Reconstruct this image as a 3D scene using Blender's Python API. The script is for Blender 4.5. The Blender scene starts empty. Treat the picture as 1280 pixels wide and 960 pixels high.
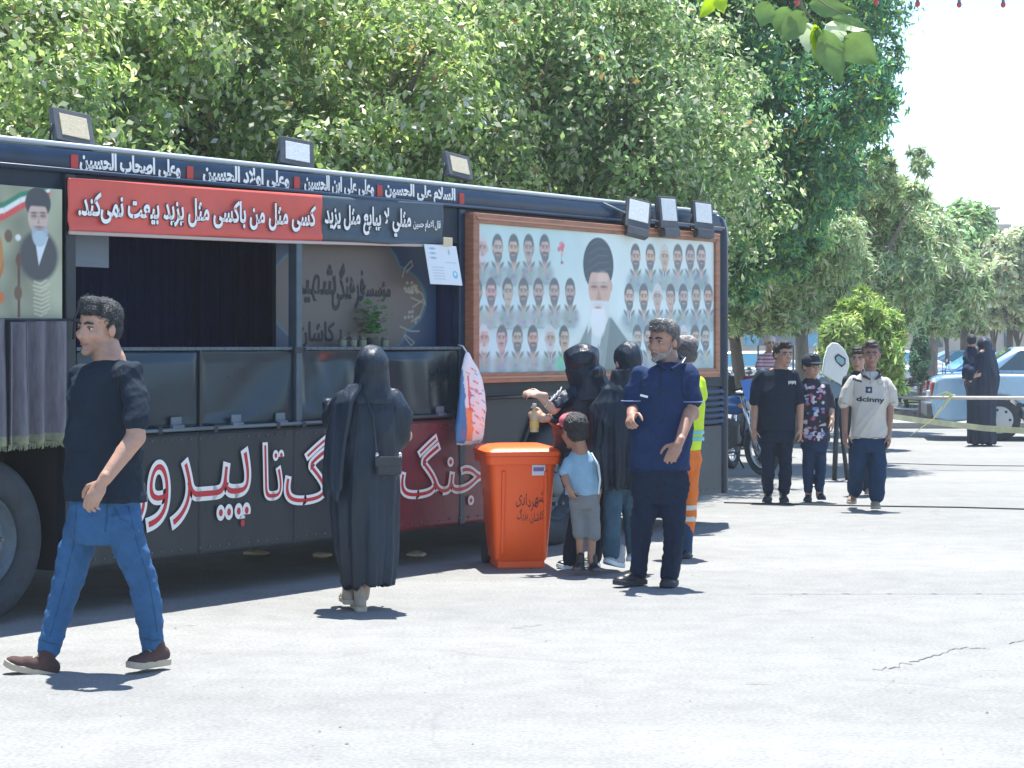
import bpy, math, random, unicodedata
import numpy as np
from mathutils import Vector, Matrix
from mathutils.bvhtree import BVHTree

S = bpy.context.scene
COL = S.collection

# ------------------------------------------------------------------ camera
CAMH, F, CX, HY = 1.57, 2600.0, 640.0, 430.0
cam = bpy.data.cameras.new('camera')
cam.sensor_width = 36.0
cam.lens = 36.0 * F / 1280.0
cam.shift_y = -(480.0 - HY) / 1280.0
cam.clip_start = 0.1
cam.clip_end = 2000.0
camo = bpy.data.objects.new('camera', cam)
camo.location = (0, 0, CAMH)
camo.rotation_euler = (math.radians(90), 0, 0)
COL.objects.link(camo)
S.camera = camo

# ------------------------------------------------------------------ sky, sun, exposure
SUNV = Vector((0.02, 0.24, 1.0)).normalized()
W = bpy.data.worlds.new('World')
S.world = W
W.use_nodes = True
nt = W.node_tree
bg = nt.nodes['Background']
sky = nt.nodes.new('ShaderNodeTexSky')
sky.sky_type = 'NISHITA'
sky.sun_disc = False
sky.sun_elevation = math.asin(SUNV.z)
sky.sun_rotation = math.atan2(SUNV.x, SUNV.y)
sky.altitude = 900
sky.air_density = 1.0
sky.dust_density = .25
sky.ozone_density = 2.0
nt.links.new(sky.outputs[0], bg.inputs[0])
bg.inputs[1].default_value = 0.13
sl = bpy.data.lights.new('sun', 'SUN')
sl.energy = 4.6
sl.angle = math.radians(0.5)
sl.color = (1.0, 0.965, 0.9)
so = bpy.data.objects.new('sun', sl)
so.rotation_euler = SUNV.to_track_quat('Z', 'Y').to_euler()
so.location = (0, 0, 30)
COL.objects.link(so)
S.view_settings.view_transform = 'Standard'
S.view_settings.look = 'None'
S.view_settings.exposure = 1.3
S.view_settings.gamma = 1.0
try:
    S.cycles.max_bounces = 8
    S.cycles.transparent_max_bounces = 8
except Exception:
    pass

# ------------------------------------------------------------------ helpers
def P(px, py, Y):
    """point seen at photo pixel (px, py) at depth Y metres"""
    return Vector(((px - CX) / F * Y, Y, CAMH + (HY - py) / F * Y))

def gY(py):
    return CAMH * F / (py - HY)

def G(px, py):
    Y = gY(py)
    return Vector(((px - CX) / F * Y, Y, 0))

def tag(o, label=None, cat=None, group=None, kind=None):
    if label: o['label'] = label
    if cat: o['category'] = cat
    if group: o['group'] = group
    if kind: o['kind'] = kind
    return o

def empty(name, loc, rz=0.0, label=None, cat=None, group=None):
    o = bpy.data.objects.new(name, None)
    o.location = loc
    o.rotation_euler = (0, 0, rz)
    o.empty_display_size = 0.2
    COL.objects.link(o)
    return tag(o, label, cat, group)

class MB:
    """collects polygons of one mesh"""
    def __init__(s):
        s.v = []; s.f = []; s.m = []
    def add(s, vs, fs, mi=0, M=None):
        n = len(s.v)
        if M is not None:
            vs = [M @ Vector(v) for v in vs]
        s.v += [tuple(v) for v in vs]
        s.f += [tuple(i + n for i in f) for f in fs]
        s.m += [mi] * len(fs)
        return s
    def box(s, x0, x1, y0, y1, z0, z1, mi=0, M=None):
        vs = [(x0,y0,z0),(x1,y0,z0),(x1,y1,z0),(x0,y1,z0),(x0,y0,z1),(x1,y0,z1),(x1,y1,z1),(x0,y1,z1)]
        return s.add(vs, [(0,3,2,1),(4,5,6,7),(0,1,5,4),(1,2,6,5),(2,3,7,6),(3,0,4,7)], mi, M)
    def tube(s, pts, rs, seg=10, mi=0, M=None, caps=True):
        pts = [Vector(p) for p in pts]
        if not hasattr(rs, '__len__'): rs = [rs] * len(pts)
        vs = []; fs = []
        prev = None
        for i, p in enumerate(pts):
            d = (pts[min(i+1, len(pts)-1)] - pts[max(i-1, 0)])
            d = d.normalized() if d.length > 1e-9 else Vector((0,0,1))
            if prev is None:
                a = d.orthogonal().normalized()
            else:
                a = prev - d * prev.dot(d)
                a = a.normalized() if a.length > 1e-6 else d.orthogonal().normalized()
            prev = a
            b = d.cross(a)
            for k in range(seg):
                t = 2 * math.pi * k / seg
                vs.append(p + (a * math.cos(t) + b * math.sin(t)) * rs[i])
        for i in range(len(pts) - 1):
            for k in range(seg):
                fs.append((i*seg+k, i*seg+(k+1)%seg, (i+1)*seg+(k+1)%seg, (i+1)*seg+k))
        if caps:
            fs.append(tuple(range(seg-1, -1, -1)))
            fs.append(tuple((len(pts)-1)*seg + k for k in range(seg)))
        return s.add(vs, fs, mi, M)
    def sph(s, c, r, seg=12, rings=8, mi=0, M=None, axes=None):
        """ellipsoid; r a number or three radii along axes"""
        if not hasattr(r, '__len__'): r = (r, r, r)
        ax = axes or (Vector((1,0,0)), Vector((0,1,0)), Vector((0,0,1)))
        c = Vector(c)
        vs = [c + ax[2]*r[2]]
        for i in range(1, rings):
            ph = math.pi * i / rings
            for k in range(seg):
                t = 2*math.pi*k/seg
                vs.append(c + ax[0]*(r[0]*math.sin(ph)*math.cos(t)) + ax[1]*(r[1]*math.sin(ph)*math.sin(t)) + ax[2]*(r[2]*math.cos(ph)))
        vs.append(c - ax[2]*r[2])
        fs = [(0, 1+k, 1+(k+1)%seg) for k in range(seg)]
        for i in range(rings-2):
            for k in range(seg):
                a = 1+i*seg
                fs.append((a+k, a+seg+k, a+seg+(k+1)%seg, a+(k+1)%seg))
        n = len(vs)-1; a = 1+(rings-2)*seg
        fs += [(n, a+(k+1)%seg, a+k) for k in range(seg)]
        return s.add(vs, fs, mi, M)
    def capsule(s, a, b, ra, rb, seg=12):
        s.tube([a, b], [ra, rb], seg)
        s.sph(a, ra, seg); s.sph(b, rb, seg)
        return s
    def rings(s, rg, seg=28, mi=0, M=None):
        """stacked ellipses: (cx, cy, cz, rx, ry)"""
        vs = []; fs = []
        for (cx, cy, cz, rx, ry) in rg:
            for k in range(seg):
                t = 2*math.pi*k/seg
                vs.append((cx+rx*math.cos(t), cy+ry*math.sin(t), cz))
        n = len(rg)
        up = rg[-1][2] > rg[0][2]
        for i in range(n-1):
            for k in range(seg):
                q = (i*seg+k, i*seg+(k+1)%seg, (i+1)*seg+(k+1)%seg, (i+1)*seg+k)
                fs.append(q if up else q[::-1])
        b = tuple(range(seg)); t_ = tuple((n-1)*seg+k for k in range(seg))
        fs.append(b[::-1] if up else b); fs.append(t_ if up else t_[::-1])
        return s.add(vs, fs, mi, M)
    def extr(s, poly, y0, y1, mi=0, M=None):
        """polygon in xz, extruded along y"""
        n = len(poly)
        vs = [(x, y0, z) for x, z in poly] + [(x, y1, z) for x, z in poly]
        fs = [tuple(range(n)), tuple(range(2*n-1, n-1, -1))]
        for i in range(n):
            j = (i+1) % n
            fs.append((i, i+n, j+n, j))
        return s.add(vs, fs, mi, M)
    def mesh(s, name, mats, smooth=False, sharp=None):
        me = bpy.data.meshes.new(name)
        me.from_pydata(s.v, [], s.f)
        if not isinstance(mats, (list, tuple)): mats = [mats]
        for m in mats: me.materials.append(m)
        if len(mats) > 1: me.polygons.foreach_set('material_index', s.m)
        me.validate()
        if smooth:
            me.shade_smooth()
            if sharp: me.set_sharp_from_angle(angle=math.radians(sharp))
        me.update()
        return me
    def build(s, name, mats, parent=None, smooth=False, sharp=None, bevel=0, fixn=False):
        me = s.mesh(name, mats, smooth, sharp)
        if fixn:
            import bmesh
            b = bmesh.new(); b.from_mesh(me); bmesh.ops.recalc_face_normals(b, faces=b.faces); b.to_mesh(me); b.free()
        return link(name, me, parent, bevel)

def link(name, me, parent=None, bevel=0):
    o = bpy.data.objects.new(name, me)
    COL.objects.link(o)
    if parent is not None: o.parent = parent
    if bevel:
        b = o.modifiers.new('b', 'BEVEL'); b.width = bevel; b.segments = 2; b.limit_method = 'ANGLE'
    return o

def npmesh(name, V, Fq, mats, smooth=False, mi=None):
    """fast mesh from numpy verts (n,3) and faces (m,k)"""
    me = bpy.data.meshes.new(name)
    n, m, k = len(V), len(Fq), Fq.shape[1]
    me.vertices.add(n); me.vertices.foreach_set('co', np.asarray(V, dtype=np.float32).ravel())
    me.loops.add(m*k); me.loops.foreach_set('vertex_index', np.asarray(Fq, dtype=np.int32).ravel())
    me.polygons.add(m)
    me.polygons.foreach_set('loop_start', np.arange(0, m*k, k, dtype=np.int32))
    me.polygons.foreach_set('loop_total', np.full(m, k, dtype=np.int32))
    if not isinstance(mats, (list, tuple)): mats = [mats]
    for q in mats: me.materials.append(q)
    if mi is not None: me.polygons.foreach_set('material_index', mi.astype(np.int32))
    me.update(calc_edges=True)
    if smooth: me.shade_smooth()
    return me

# ------------------------------------------------------------------ materials
def mat(name, col, rough=0.7, metal=0.0, noise=0.0, nscale=8.0, bump=0.0, bscale=30.0, col2=None,
        stretch=(1,1,1), spec=0.5, trans=0.0, attr=None, sheen=0.0, coat=0.0, emit=None, estr=0.0, alpha=1.0):
    m = bpy.data.materials.new(name)
    m.use_nodes = True
    t = m.node_tree; L = t.links
    b = t.nodes['Principled BSDF']
    b.inputs['Base Color'].default_value = (*col, 1)
    b.inputs['Roughness'].default_value = rough
    b.inputs['Metallic'].default_value = metal
    b.inputs['Specular IOR Level'].default_value = spec
    if sheen: b.inputs['Sheen Weight'].default_value = sheen
    if coat: b.inputs['Coat Weight'].default_value = coat; b.inputs['Coat Roughness'].default_value = 0.08
    if alpha < 1: b.inputs['Alpha'].default_value = alpha
    if emit: b.inputs['Emission Color'].default_value = (*emit, 1); b.inputs['Emission Strength'].default_value = estr
    tc = t.nodes.new('ShaderNodeTexCoord')
    mp = t.nodes.new('ShaderNodeMapping'); mp.inputs['Scale'].default_value = stretch
    L.new(tc.outputs['Object'], mp.inputs['Vector'])
    src = None
    if attr:
        a = t.nodes.new('ShaderNodeAttribute'); a.attribute_name = attr
        src = a.outputs['Color']
        L.new(src, b.inputs['Base Color'])
    if noise > 0:
        n = t.nodes.new('ShaderNodeTexNoise'); n.inputs['Scale'].default_value = nscale
        n.inputs['Detail'].default_value = 6; n.inputs['Roughness'].default_value = 0.65
        L.new(mp.outputs[0], n.inputs['Vector'])
        mx = t.nodes.new('ShaderNodeMix'); mx.data_type = 'RGBA'
        r = t.nodes.new('ShaderNodeMapRange'); r.inputs[1].default_value = 0.3; r.inputs[2].default_value = 0.7
        L.new(n.outputs['Fac'], r.inputs[0]); L.new(r.outputs[0], mx.inputs['Factor'])
        if src is not None:
            hs = t.nodes.new('ShaderNodeHueSaturation'); hs.inputs['Value'].default_value = 1 - noise
            L.new(src, hs.inputs['Color']); L.new(hs.outputs[0], mx.inputs['A']); L.new(src, mx.inputs['B'])
        else:
            c2 = col2 or tuple(min(1, c*(1+noise)) for c in col)
            c1 = col if col2 else tuple(c*(1-noise) for c in col)
            mx.inputs['A'].default_value = (*c1, 1); mx.inputs['B'].default_value = (*c2, 1)
        L.new(mx.outputs['Result'], b.inputs['Base Color'])
        rr = t.nodes.new('ShaderNodeMapRange'); rr.inputs[3].default_value = max(0, rough-0.12); rr.inputs[4].default_value = min(1, rough+0.12)
        L.new(n.outputs['Fac'], rr.inputs[0]); L.new(rr.outputs[0], b.inputs['Roughness'])
    if bump > 0:
        n2 = t.nodes.new('ShaderNodeTexNoise'); n2.inputs['Scale'].default_value = bscale; n2.inputs['Detail'].default_value = 4
        L.new(mp.outputs[0], n2.inputs['Vector'])
        bp = t.nodes.new('ShaderNodeBump'); bp.inputs['Strength'].default_value = bump; bp.inputs['Distance'].default_value = 0.02
        L.new(n2.outputs['Fac'], bp.inputs['Height']); L.new(bp.outputs[0], b.inputs['Normal'])
    if trans > 0:
        tr = t.nodes.new('ShaderNodeBsdfTranslucent')
        ms = t.nodes.new('ShaderNodeMixShader'); ms.inputs[0].default_value = trans
        hs = t.nodes.new('ShaderNodeHueSaturation'); hs.inputs['Saturation'].default_value = 1.15; hs.inputs['Value'].default_value = 1.5
        s0 = b.inputs['Base Color'].links[0].from_socket if b.inputs['Base Color'].links else None
        if s0: L.new(s0, hs.inputs['Color'])
        else: hs.inputs['Color'].default_value = (*col, 1)
        L.new(hs.outputs[0], tr.inputs['Color'])
        L.new(b.outputs[0], ms.inputs[1]); L.new(tr.outputs[0], ms.inputs[2])
        L.new(ms.outputs[0], t.nodes['Material Output'].inputs['Surface'])
    return m

M = {}
M['black_paint'] = mat('black_paint', (.007,.019,.036), .5, 0, .35, 2.2, .25, 5, spec=.3)
M['dark_sheet'] = mat('dark_sheet', (.010,.030,.046), .30, .25, .3, 1.6, .12, 2.2, spec=.5)
M['skirt_paint'] = mat('skirt_paint', (.018,.026,.034), .5, 0, .5, 2.6, .25, 4, spec=.3, col2=(.040,.047,.050), stretch=(1,1,.35))
M['skirt_red'] = mat('skirt_red', (.15,.018,.03), .45, 0, .35, 2.5, .2, 4)
M['navy_trim'] = mat('navy_trim', (.007,.026,.060), .35, 0, .3, 3, .1, 6, spec=.4)
M['rubber'] = mat('rubber', (.030,.040,.050), .85, 0, .3, 14, .2, 60)
M['rim'] = mat('rim', (.11,.15,.18), .5, .3, .3, 8)
M['interior'] = mat('interior', (.012,.022,.10), .9)
M['under'] = mat('under', (.015,.017,.02), .9)
M['chrome'] = mat('chrome', (.6,.62,.65), .25, .9)
M['black_metal'] = mat('black_metal', (.02,.028,.035), .45, .3, .2, 10)
M['red_band'] = mat('red_band', (.45,.04,.03), .6)
M['white_ink'] = mat('white_ink', (.8,.8,.78), .6)
M['black_ink'] = mat('black_ink', (.01,.012,.018), .6)
M['red_ink'] = mat('red_ink', (.5,.02,.03), .5)
M['banner_red'] = mat('banner_red', (.60,.095,.07), .6, 0, .12, 3, .3, 6)
M['banner_slate'] = mat('banner_slate', (.045,.075,.10), .6, 0, .15, 3, .3, 6)
M['banner_back'] = mat('banner_back', (.5,.42,.38), .8)
M['frame_wood'] = mat('frame_wood', (.30,.13,.07), .5, 0, .35, 6, .2, 40, stretch=(1,1,6))
M['print'] = mat('print', (1,1,1), .45, 0, 0, attr='Col')
M['paint_print'] = mat('paint_print', (1,1,1), .7, 0, .12, 9, attr='Col')
M['lens'] = mat('lens', (.72,.74,.72), .15, 0, .1, 40, .2, 90)
M['lens_warm'] = mat('lens_warm', (.55,.48,.33), .2, 0, .1, 40, .2, 90)
M['lamp_grey'] = mat('lamp_grey', (.10,.105,.11), .5, .3, .2, 10)
M['orange'] = mat('orange', (1.0,.125,.010), .40, 0, .2, 2.2, .1, 30, col2=(1.0,.11,.010), stretch=(1,1,.45))
M['paper'] = mat('paper', (.68,.75,.78), .7)
M['card'] = mat('card', (.6,.52,.35), .8)
M['glass'] = mat('glass', (.04,.07,.09), .05, 0, spec=.8)
M['glass_blue'] = mat('glass_blue', (.10,.30,.42), .08, 0, spec=.8)
M['chassis'] = mat('chassis', (.02,.02,.022), .8)

def shape(s):
    """joining forms and right-to-left order for Persian lettering"""
    s = s.replace('\u0644\u0627', '\x01')
    out = []
    for i, c in enumerate(s):
        f = AR.get(c)
        if not f: out.append(c); continue
        p = i > 0 and 'initial' in AR.get(s[i-1], {})
        n = i < len(s)-1 and 'initial' in f and 'final' in AR.get(s[i+1], {})
        k = 'medial' if p and n and 'medial' in f else 'final' if p and 'final' in f else 'initial' if n else 'isolated'
        out.append(f.get(k, c))
    return ''.join(reversed(out)).replace('\u200c', '')
AR = {}
for cp in list(range(0xFB50, 0xFC00)) + list(range(0xFE70, 0xFF00)):
    d = unicodedata.decomposition(chr(cp)).split()
    if len(d) == 2 and d[0] in ('<initial>', '<medial>', '<final>', '<isolated>'):
        AR.setdefault(chr(int(d[1], 16)), {})[d[0][1:-1]] = chr(cp)
    elif len(d) == 3 and d[1] == '0644' and int(d[2], 16) == 0x627:
        AR.setdefault('\x01', {})[d[0][1:-1]] = chr(cp)

AR['\u0640'] = {k: '\u0640' for k in ('initial', 'medial', 'final', 'isolated')}

def glyphs(s, off, res=3, persian=True):
    cu = bpy.data.curves.new('lettering', 'FONT')
    cu.body = shape(s) if persian else s
    cu.size = 1; cu.offset = off; cu.resolution_u = res
    o = bpy.data.objects.new('lettering', cu)
    COL.objects.link(o)
    dg = bpy.context.evaluated_depsgraph_get()
    me = bpy.data.meshes.new_from_object(o.evaluated_get(dg))
    n = len(me.vertices); V = np.zeros(n*3, np.float32); me.vertices.foreach_get('co', V); V = V.reshape(-1, 3)
    Fs = [tuple(p.vertices) for p in me.polygons]
    bpy.data.objects.remove(o); bpy.data.curves.remove(cu); bpy.data.meshes.remove(me)
    return V, Fs

def lettering(name, s, mapf, layers, parent, persian=True, res=3):
    """mapf(x01, y01, depth) -> local point; layers (offset, material, depth); the box is that of layer 0"""
    box = None; mb = MB(); mats = []
    data = []
    for off, m, dep in layers:
        V, Fs = glyphs(s, off, res, persian)
        data.append((V, Fs, m, dep))
    V0 = data[-1][0]
    x0, x1, y0, y1 = V0[:,0].min(), V0[:,0].max(), V0[:,1].min(), V0[:,1].max()
    for i, (V, Fs, m, dep) in enumerate(data):
        mats.append(m)
        mb.add([mapf((v[0]-x0)/(x1-x0), (v[1]-y0)/(y1-y0), dep) for v in V], Fs, i)
    return mb.build(name, mats, parent)

# ------------------------------------------------------------------ painted (printed) canvases
class Canvas:
    def __init__(s, w, h, step, base):
        s.w, s.h = w, h
        s.nx, s.nz = int(w/step)+1, int(h/step)+1
        xs = np.linspace(0, w, s.nx); zs = np.linspace(0, h, s.nz)
        s.X, s.Z = np.meshgrid(xs, zs)
        s.C = np.ones((s.nz, s.nx, 3)) * np.array(base)
        s.step = step
    def mix(s, a, col):
        a = np.clip(a, 0, 1)[..., None]
        s.C = s.C*(1-a) + np.array(col)*a
    def ell(s, x, z, rx, rz, col, soft=None, op=1.0, zmin=None, zmax=None, ang=0):
        soft = soft or s.step*1.7
        dx, dz = s.X-x, s.Z-z
        if ang:
            c, q = math.cos(ang), math.sin(ang); dx, dz = dx*c+dz*q, -dx*q+dz*c
        d = (1-np.sqrt((dx/rx)**2+(dz/rz)**2))*min(rx, rz)
        a = np.clip(d/soft+.5, 0, 1)*op
        if zmin is not None: a = a*(np.clip((s.Z-zmin)/soft+.5, 0, 1))
        if zmax is not None: a = a*(np.clip((zmax-s.Z)/soft+.5, 0, 1))
        s.mix(a, col)
    def poly(s, pts, col, op=1.0, soft=None):
        """soft convex polygon, any winding"""
        soft = soft or s.step
        n = len(pts); ar = sum(pts[i][0]*pts[(i+1)%n][1]-pts[(i+1)%n][0]*pts[i][1] for i in range(n))
        sg = 1 if ar > 0 else -1
        a = np.ones_like(s.X)*op
        for i in range(n):
            (x0, z0), (x1, z1) = pts[i], pts[(i+1)%n]
            L = math.hypot(x1-x0, z1-z0) or 1
            d = sg*((x1-x0)*(s.Z-z0)-(z1-z0)*(s.X-x0))/L
            a = a*np.clip(d/soft+.5, 0, 1)
        s.mix(a, col)
    def line(s, pts, r, col, op=1.0):
        for (x0, z0), (x1, z1) in zip(pts[:-1], pts[1:]):
            L2 = (x1-x0)**2+(z1-z0)**2 or 1e-9
            t = np.clip(((s.X-x0)*(x1-x0)+(s.Z-z0)*(z1-z0))/L2, 0, 1)
            d = np.sqrt((s.X-x0-t*(x1-x0))**2+(s.Z-z0-t*(z1-z0))**2)
            s.mix(np.clip((r-d)/s.step+.5, 0, 1)*op, col)
    def noise(s, amp, sc, seed=0):
        rg = np.random.default_rng(seed); t = np.zeros_like(s.X)
        for k in range(7):
            a, b = rg.normal(size=2)*sc*(1.5**k)*.5; t += np.sin(s.X*a+s.Z*b+rg.uniform(0, 6)+1.5*np.sin(s.X*b*.7-s.Z*a*.6))/(1.3**k)
        s.C = np.clip(s.C*(1+amp*t[..., None]*.4), 0, 1)
    def mesh(s, name, m, f):
        """f(X, Z) -> (n, 3) array of local points"""
        V = f(s.X.ravel(), s.Z.ravel())
        i = np.arange((s.nz-1)*(s.nx-1)); r = i//(s.nx-1); c = i % (s.nx-1); a = r*s.nx+c
        Fq = np.stack([a, a+1, a+s.nx+1, a+s.nx], 1)
        me = npmesh(name, V, Fq, m, True)
        at = me.color_attributes.new('Col', 'FLOAT_COLOR', 'POINT')
        cc = np.concatenate([s.C.reshape(-1, 3), np.ones((s.nx*s.nz, 1))], 1).astype(np.float32)
        at.data.foreach_set('color', cc.ravel())
        return me

# ------------------------------------------------------------------ one-skin bodies and cloth
def fold(co, amp, scale, seed, an=(1,1,1), ridge=None):
    rg = np.random.default_rng(seed); t = np.zeros(len(co)); c = co*np.array(an)
    if ridge is None: ridge = amp >= .0045
    if ridge:                      # pinched creases with soft valleys between them
        for k in range(4):
            d = rg.normal(size=3)*scale*(1.4**k)*.42; e = rg.normal(size=3)*scale*.5
            q = np.abs(np.sin(c@d+rg.uniform(0, 6)+1.5*np.sin(c@e+rg.uniform(0, 6))))
            t += (.55-q**.75)*1.9/(1.35**k)
        return amp*t/1.9
    for k in range(5):
        d = rg.normal(size=3)*scale*(1.45**k)*.6; e = rg.normal(size=3)*scale*.5
        t += np.sin(c@d+rg.uniform(0, 6)+1.8*np.sin(c@e+rg.uniform(0, 6)))/(1.35**k)
    return amp*t/2.2

def pleats(V, cx, cy, n, A, ztop, zbot, seed=0):
    """hanging pleats that open towards the hem"""
    th_ = np.arctan2(V[:,1]-cy, V[:,0]-cx); z = V[:,2]
    g_ = np.clip((ztop-z)/max(ztop-zbot, .01), 0, 1)**.8
    w_ = th_*n*.5+.5*np.sin(th_*3+seed)+.35*np.sin(z*2.3+seed*1.7+th_)
    w2 = th_*n*1.15+1.3*np.sin(th_*2+seed*2)
    return A*g_*((.5-np.abs(np.sin(w_))**.8)*1.5+.45*np.sin(w2))

def skin(name, mb, vox, m, parent, smooth=2, disp=None, tint=None):
    """one closed skin round the shapes in mb"""
    me = bpy.data.meshes.new(name); me.from_pydata(mb.v, [], mb.f)
    o = bpy.data.objects.new(name, me); COL.objects.link(o)
    r = o.modifiers.new('r', 'REMESH'); r.mode = 'VOXEL'; r.voxel_size = vox; r.use_smooth_shade = True
    if smooth:
        q = o.modifiers.new('s', 'SMOOTH'); q.factor = .5; q.iterations = smooth
    dg = bpy.context.evaluated_depsgraph_get()
    m2 = bpy.data.meshes.new_from_object(o.evaluated_get(dg))
    bpy.data.objects.remove(o); bpy.data.meshes.remove(me)
    m2.name = name
    n = len(m2.vertices)
    if disp or tint:
        V = np.zeros(n*3, np.float32); m2.vertices.foreach_get('co', V); V = V.reshape(-1, 3).astype(float)
        N = np.zeros(n*3, np.float32); m2.vertices.foreach_get('normal', N); N = N.reshape(-1, 3)
        if tint:
            at = m2.color_attributes.new('Col', 'FLOAT_COLOR', 'POINT')
            c = np.concatenate([tint(V, N), np.ones((n, 1))], 1).astype(np.float32)
            at.data.foreach_set('color', c.ravel())
        if disp:
            V2 = V + N*disp(V)[:, None]
            m2.vertices.foreach_set('co', V2.astype(np.float32).ravel())
    m2.materials.clear(); m2.materials.append(m)
    m2.shade_smooth(); m2.update()
    return link(name, m2, parent)

# ------------------------------------------------------------------ the ground
gm = bpy.data.materials.new('worn_asphalt'); gm.use_nodes = True
t = gm.node_tree; L = t.links; b = t.nodes['Principled BSDF']; b.inputs['Roughness'].default_value = .9
b.inputs['Specular IOR Level'].default_value = .25
tc = t.nodes.new('ShaderNodeTexCoord')
def tn(kind, scale, detail=5, stretch=None):
    n = t.nodes.new(kind); n.inputs['Scale'].default_value = scale
    if 'Detail' in n.inputs: n.inputs['Detail'].default_value = detail
    if stretch:
        mp = t.nodes.new('ShaderNodeMapping'); mp.inputs['Scale'].default_value = stretch[0]; mp.inputs['Rotation'].default_value = (0, 0, stretch[1])
        L.new(tc.outputs['Object'], mp.inputs[0]); L.new(mp.outputs[0], n.inputs['Vector'])
    else: L.new(tc.outputs['Object'], n.inputs['Vector'])
    return n
def ramp(src, stops):
    r = t.nodes.new('ShaderNodeValToRGB'); el = r.color_ramp.elements
    while len(el) < len(stops): el.new(.5)
    for e, (p, c) in zip(el, stops): e.position = p; e.color = (*c, 1) if hasattr(c, '__len__') else (c, c, c, 1)
    L.new(src, r.inputs[0]); return r.outputs[0]
def mul(a, b_, f=1.0, mode='MULTIPLY'):
    x = t.nodes.new('ShaderNodeMix'); x.data_type = 'RGBA'; x.blend_type = mode; x.inputs['Factor'].default_value = f
    L.new(a, x.inputs['A']); L.new(b_, x.inputs['B']); return x.outputs['Result']
big = ramp(tn('ShaderNodeTexNoise', .35, 6).outputs['Fac'], [(.3, (.225,.229,.222)), (.7, (.262,.264,.256))])
streak = ramp(tn('ShaderNodeTexNoise', .5, 4, ((.18, 1.5, 1), .62)).outputs['Fac'], [(.4, .95), (.62, 1.05)])
grit = ramp(tn('ShaderNodeTexNoise', 48, 6).outputs['Fac'], [(.3, .80), (.7, 1.14)])
mid = ramp(tn('ShaderNodeTexNoise', 4.5, 8).outputs['Fac'], [(.3, .90), (.55, 1.0), (.72, 1.06)])
spot = ramp(tn('ShaderNodeTexNoise', 3.2, 3, ((1, 2.2, 1), .3)).outputs['Fac'], [(.25, .68), (.31, 1.0)])
vz = tn('ShaderNodeTexVoronoi', .28); vz.feature = 'DISTANCE_TO_EDGE'
wn = tn('ShaderNodeTexNoise', 1.3, 6); 
mxv = t.nodes.new('ShaderNodeMix'); mxv.data_type = 'RGBA'; mxv.inputs['Factor'].default_value = .55; mxv.blend_type = 'ADD'
L.new(tc.outputs['Object'], mxv.inputs['A']); L.new(wn.outputs['Color'], mxv.inputs['B']); L.new(mxv.outputs['Result'], vz.inputs['Vector'])
crk = ramp(vz.outputs['Distance'], [(0.0, .88), (.0035, .95), (.007, 1.0)])
c = mul(mul(mul(mul(big, streak), grit), mid), spot)
cmask = ramp(tn('ShaderNodeTexNoise', .45, 2).outputs['Fac'], [(.48, 0.0), (.58, 1.0)])
cx = t.nodes.new('ShaderNodeMix'); cx.data_type = 'RGBA'; cx.blend_type = 'MULTIPLY'
L.new(cmask, cx.inputs['Factor']); L.new(c, cx.inputs['A']); L.new(crk, cx.inputs['B'])
L.new(cx.outputs['Result'], b.inputs['Base Color'])
bp = t.nodes.new('ShaderNodeBump'); bp.inputs['Strength'].default_value = .35; bp.inputs['Distance'].default_value = .01
L.new(tn('ShaderNodeTexNoise', 90, 6).outputs['Fac'], bp.inputs['Height']); L.new(bp.outputs[0], b.inputs['Normal'])
g = MB(); g.add([(-400,-60,0),(400,-60,0),(400,800,0),(-400,800,0)], [(0,1,2,3)])
tag(g.build('ground', gm), kind='structure')

def crack(pts, w, seed):
    rg = random.Random(seed); vs = []; 
    P_ = []
    for (a, b_) in zip(pts[:-1], pts[1:]):
        n = 7
        for i in range(n): P_.append(Vector(a).lerp(Vector(b_), i/n)+Vector((rg.uniform(-1,1)*.015, rg.uniform(-1,1)*.05, 0)))
    mb = MB()
    L_ = [p+Vector((0, w*rg.uniform(.3,1), .004)) for p in P_]; R_ = [p-Vector((0, w*rg.uniform(.3,1), -.004)) for p in P_]
    n = len(P_)
    mb.add(L_+R_, [(i+n, i+1+n, i+1, i) for i in range(n-1)])
    o = mb.build('ground_crack', M['crack']); tag(o, kind='structure')
M['crack'] = mat('crack', (.15,.155,.15), .95)
crack([G(1095,838), G(1125,832), G(1160,822), G(1190,812), G(1215,810), G(1240,812)], .013, 1)
crack([G(640,786), G(682,780)], .007, 3)
crack([G(1262,806), G(1290,798)], .014, 5)
# ================================================================== the long black bus
XV = 2470.0                                       # its sides run towards this point of the horizon
th = math.atan2(XV - CX, F)
EX = Vector((math.sin(th), math.cos(th), 0)); EY = Vector((-math.cos(th), math.sin(th), 0))
BO = Vector(((5-CX)/224.0, F/224.0, 0))
BRZ = math.atan2(EX.y, EX.x)
def buz(px, py, yo=0.0):
    a = (px-CX)/F; Q = BO + EY*yo
    u = (a*Q.y-Q.x)/(EX.x-a*EX.y); tt = Q.y+u*EX.y
    return u, CAMH+(HY-py)/F*tt
def bu(px, yo=0.0): return buz(px, HY, yo)[0]
def bworld(u, y, z): return BO + EX*u + EY*y + Vector((0, 0, z))
def bempty(name, u, y, z, label, cat, group=None, rz=0.0):
    return empty(name, bworld(u, y, z), BRZ+rz, label, cat, group)

BUS = bempty('bus', 0, 0, 0, 'long black converted bus with an open serving hatch and rounded roof edge', 'bus')
ZT, ZB, ZR, ZS, ZH = 2.715, .26, 2.555, 1.53, 1.055
u_l, u_end = -3.2, bu(906)
u_col0, u_col1 = bu(78), bu(91)
u_op1, u_brd0, u_brd1 = bu(572), bu(579), bu(897)
MX = Matrix(((0,1,0,0),(1,0,0,0),(0,0,1,0),(0,0,0,1)))
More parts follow.
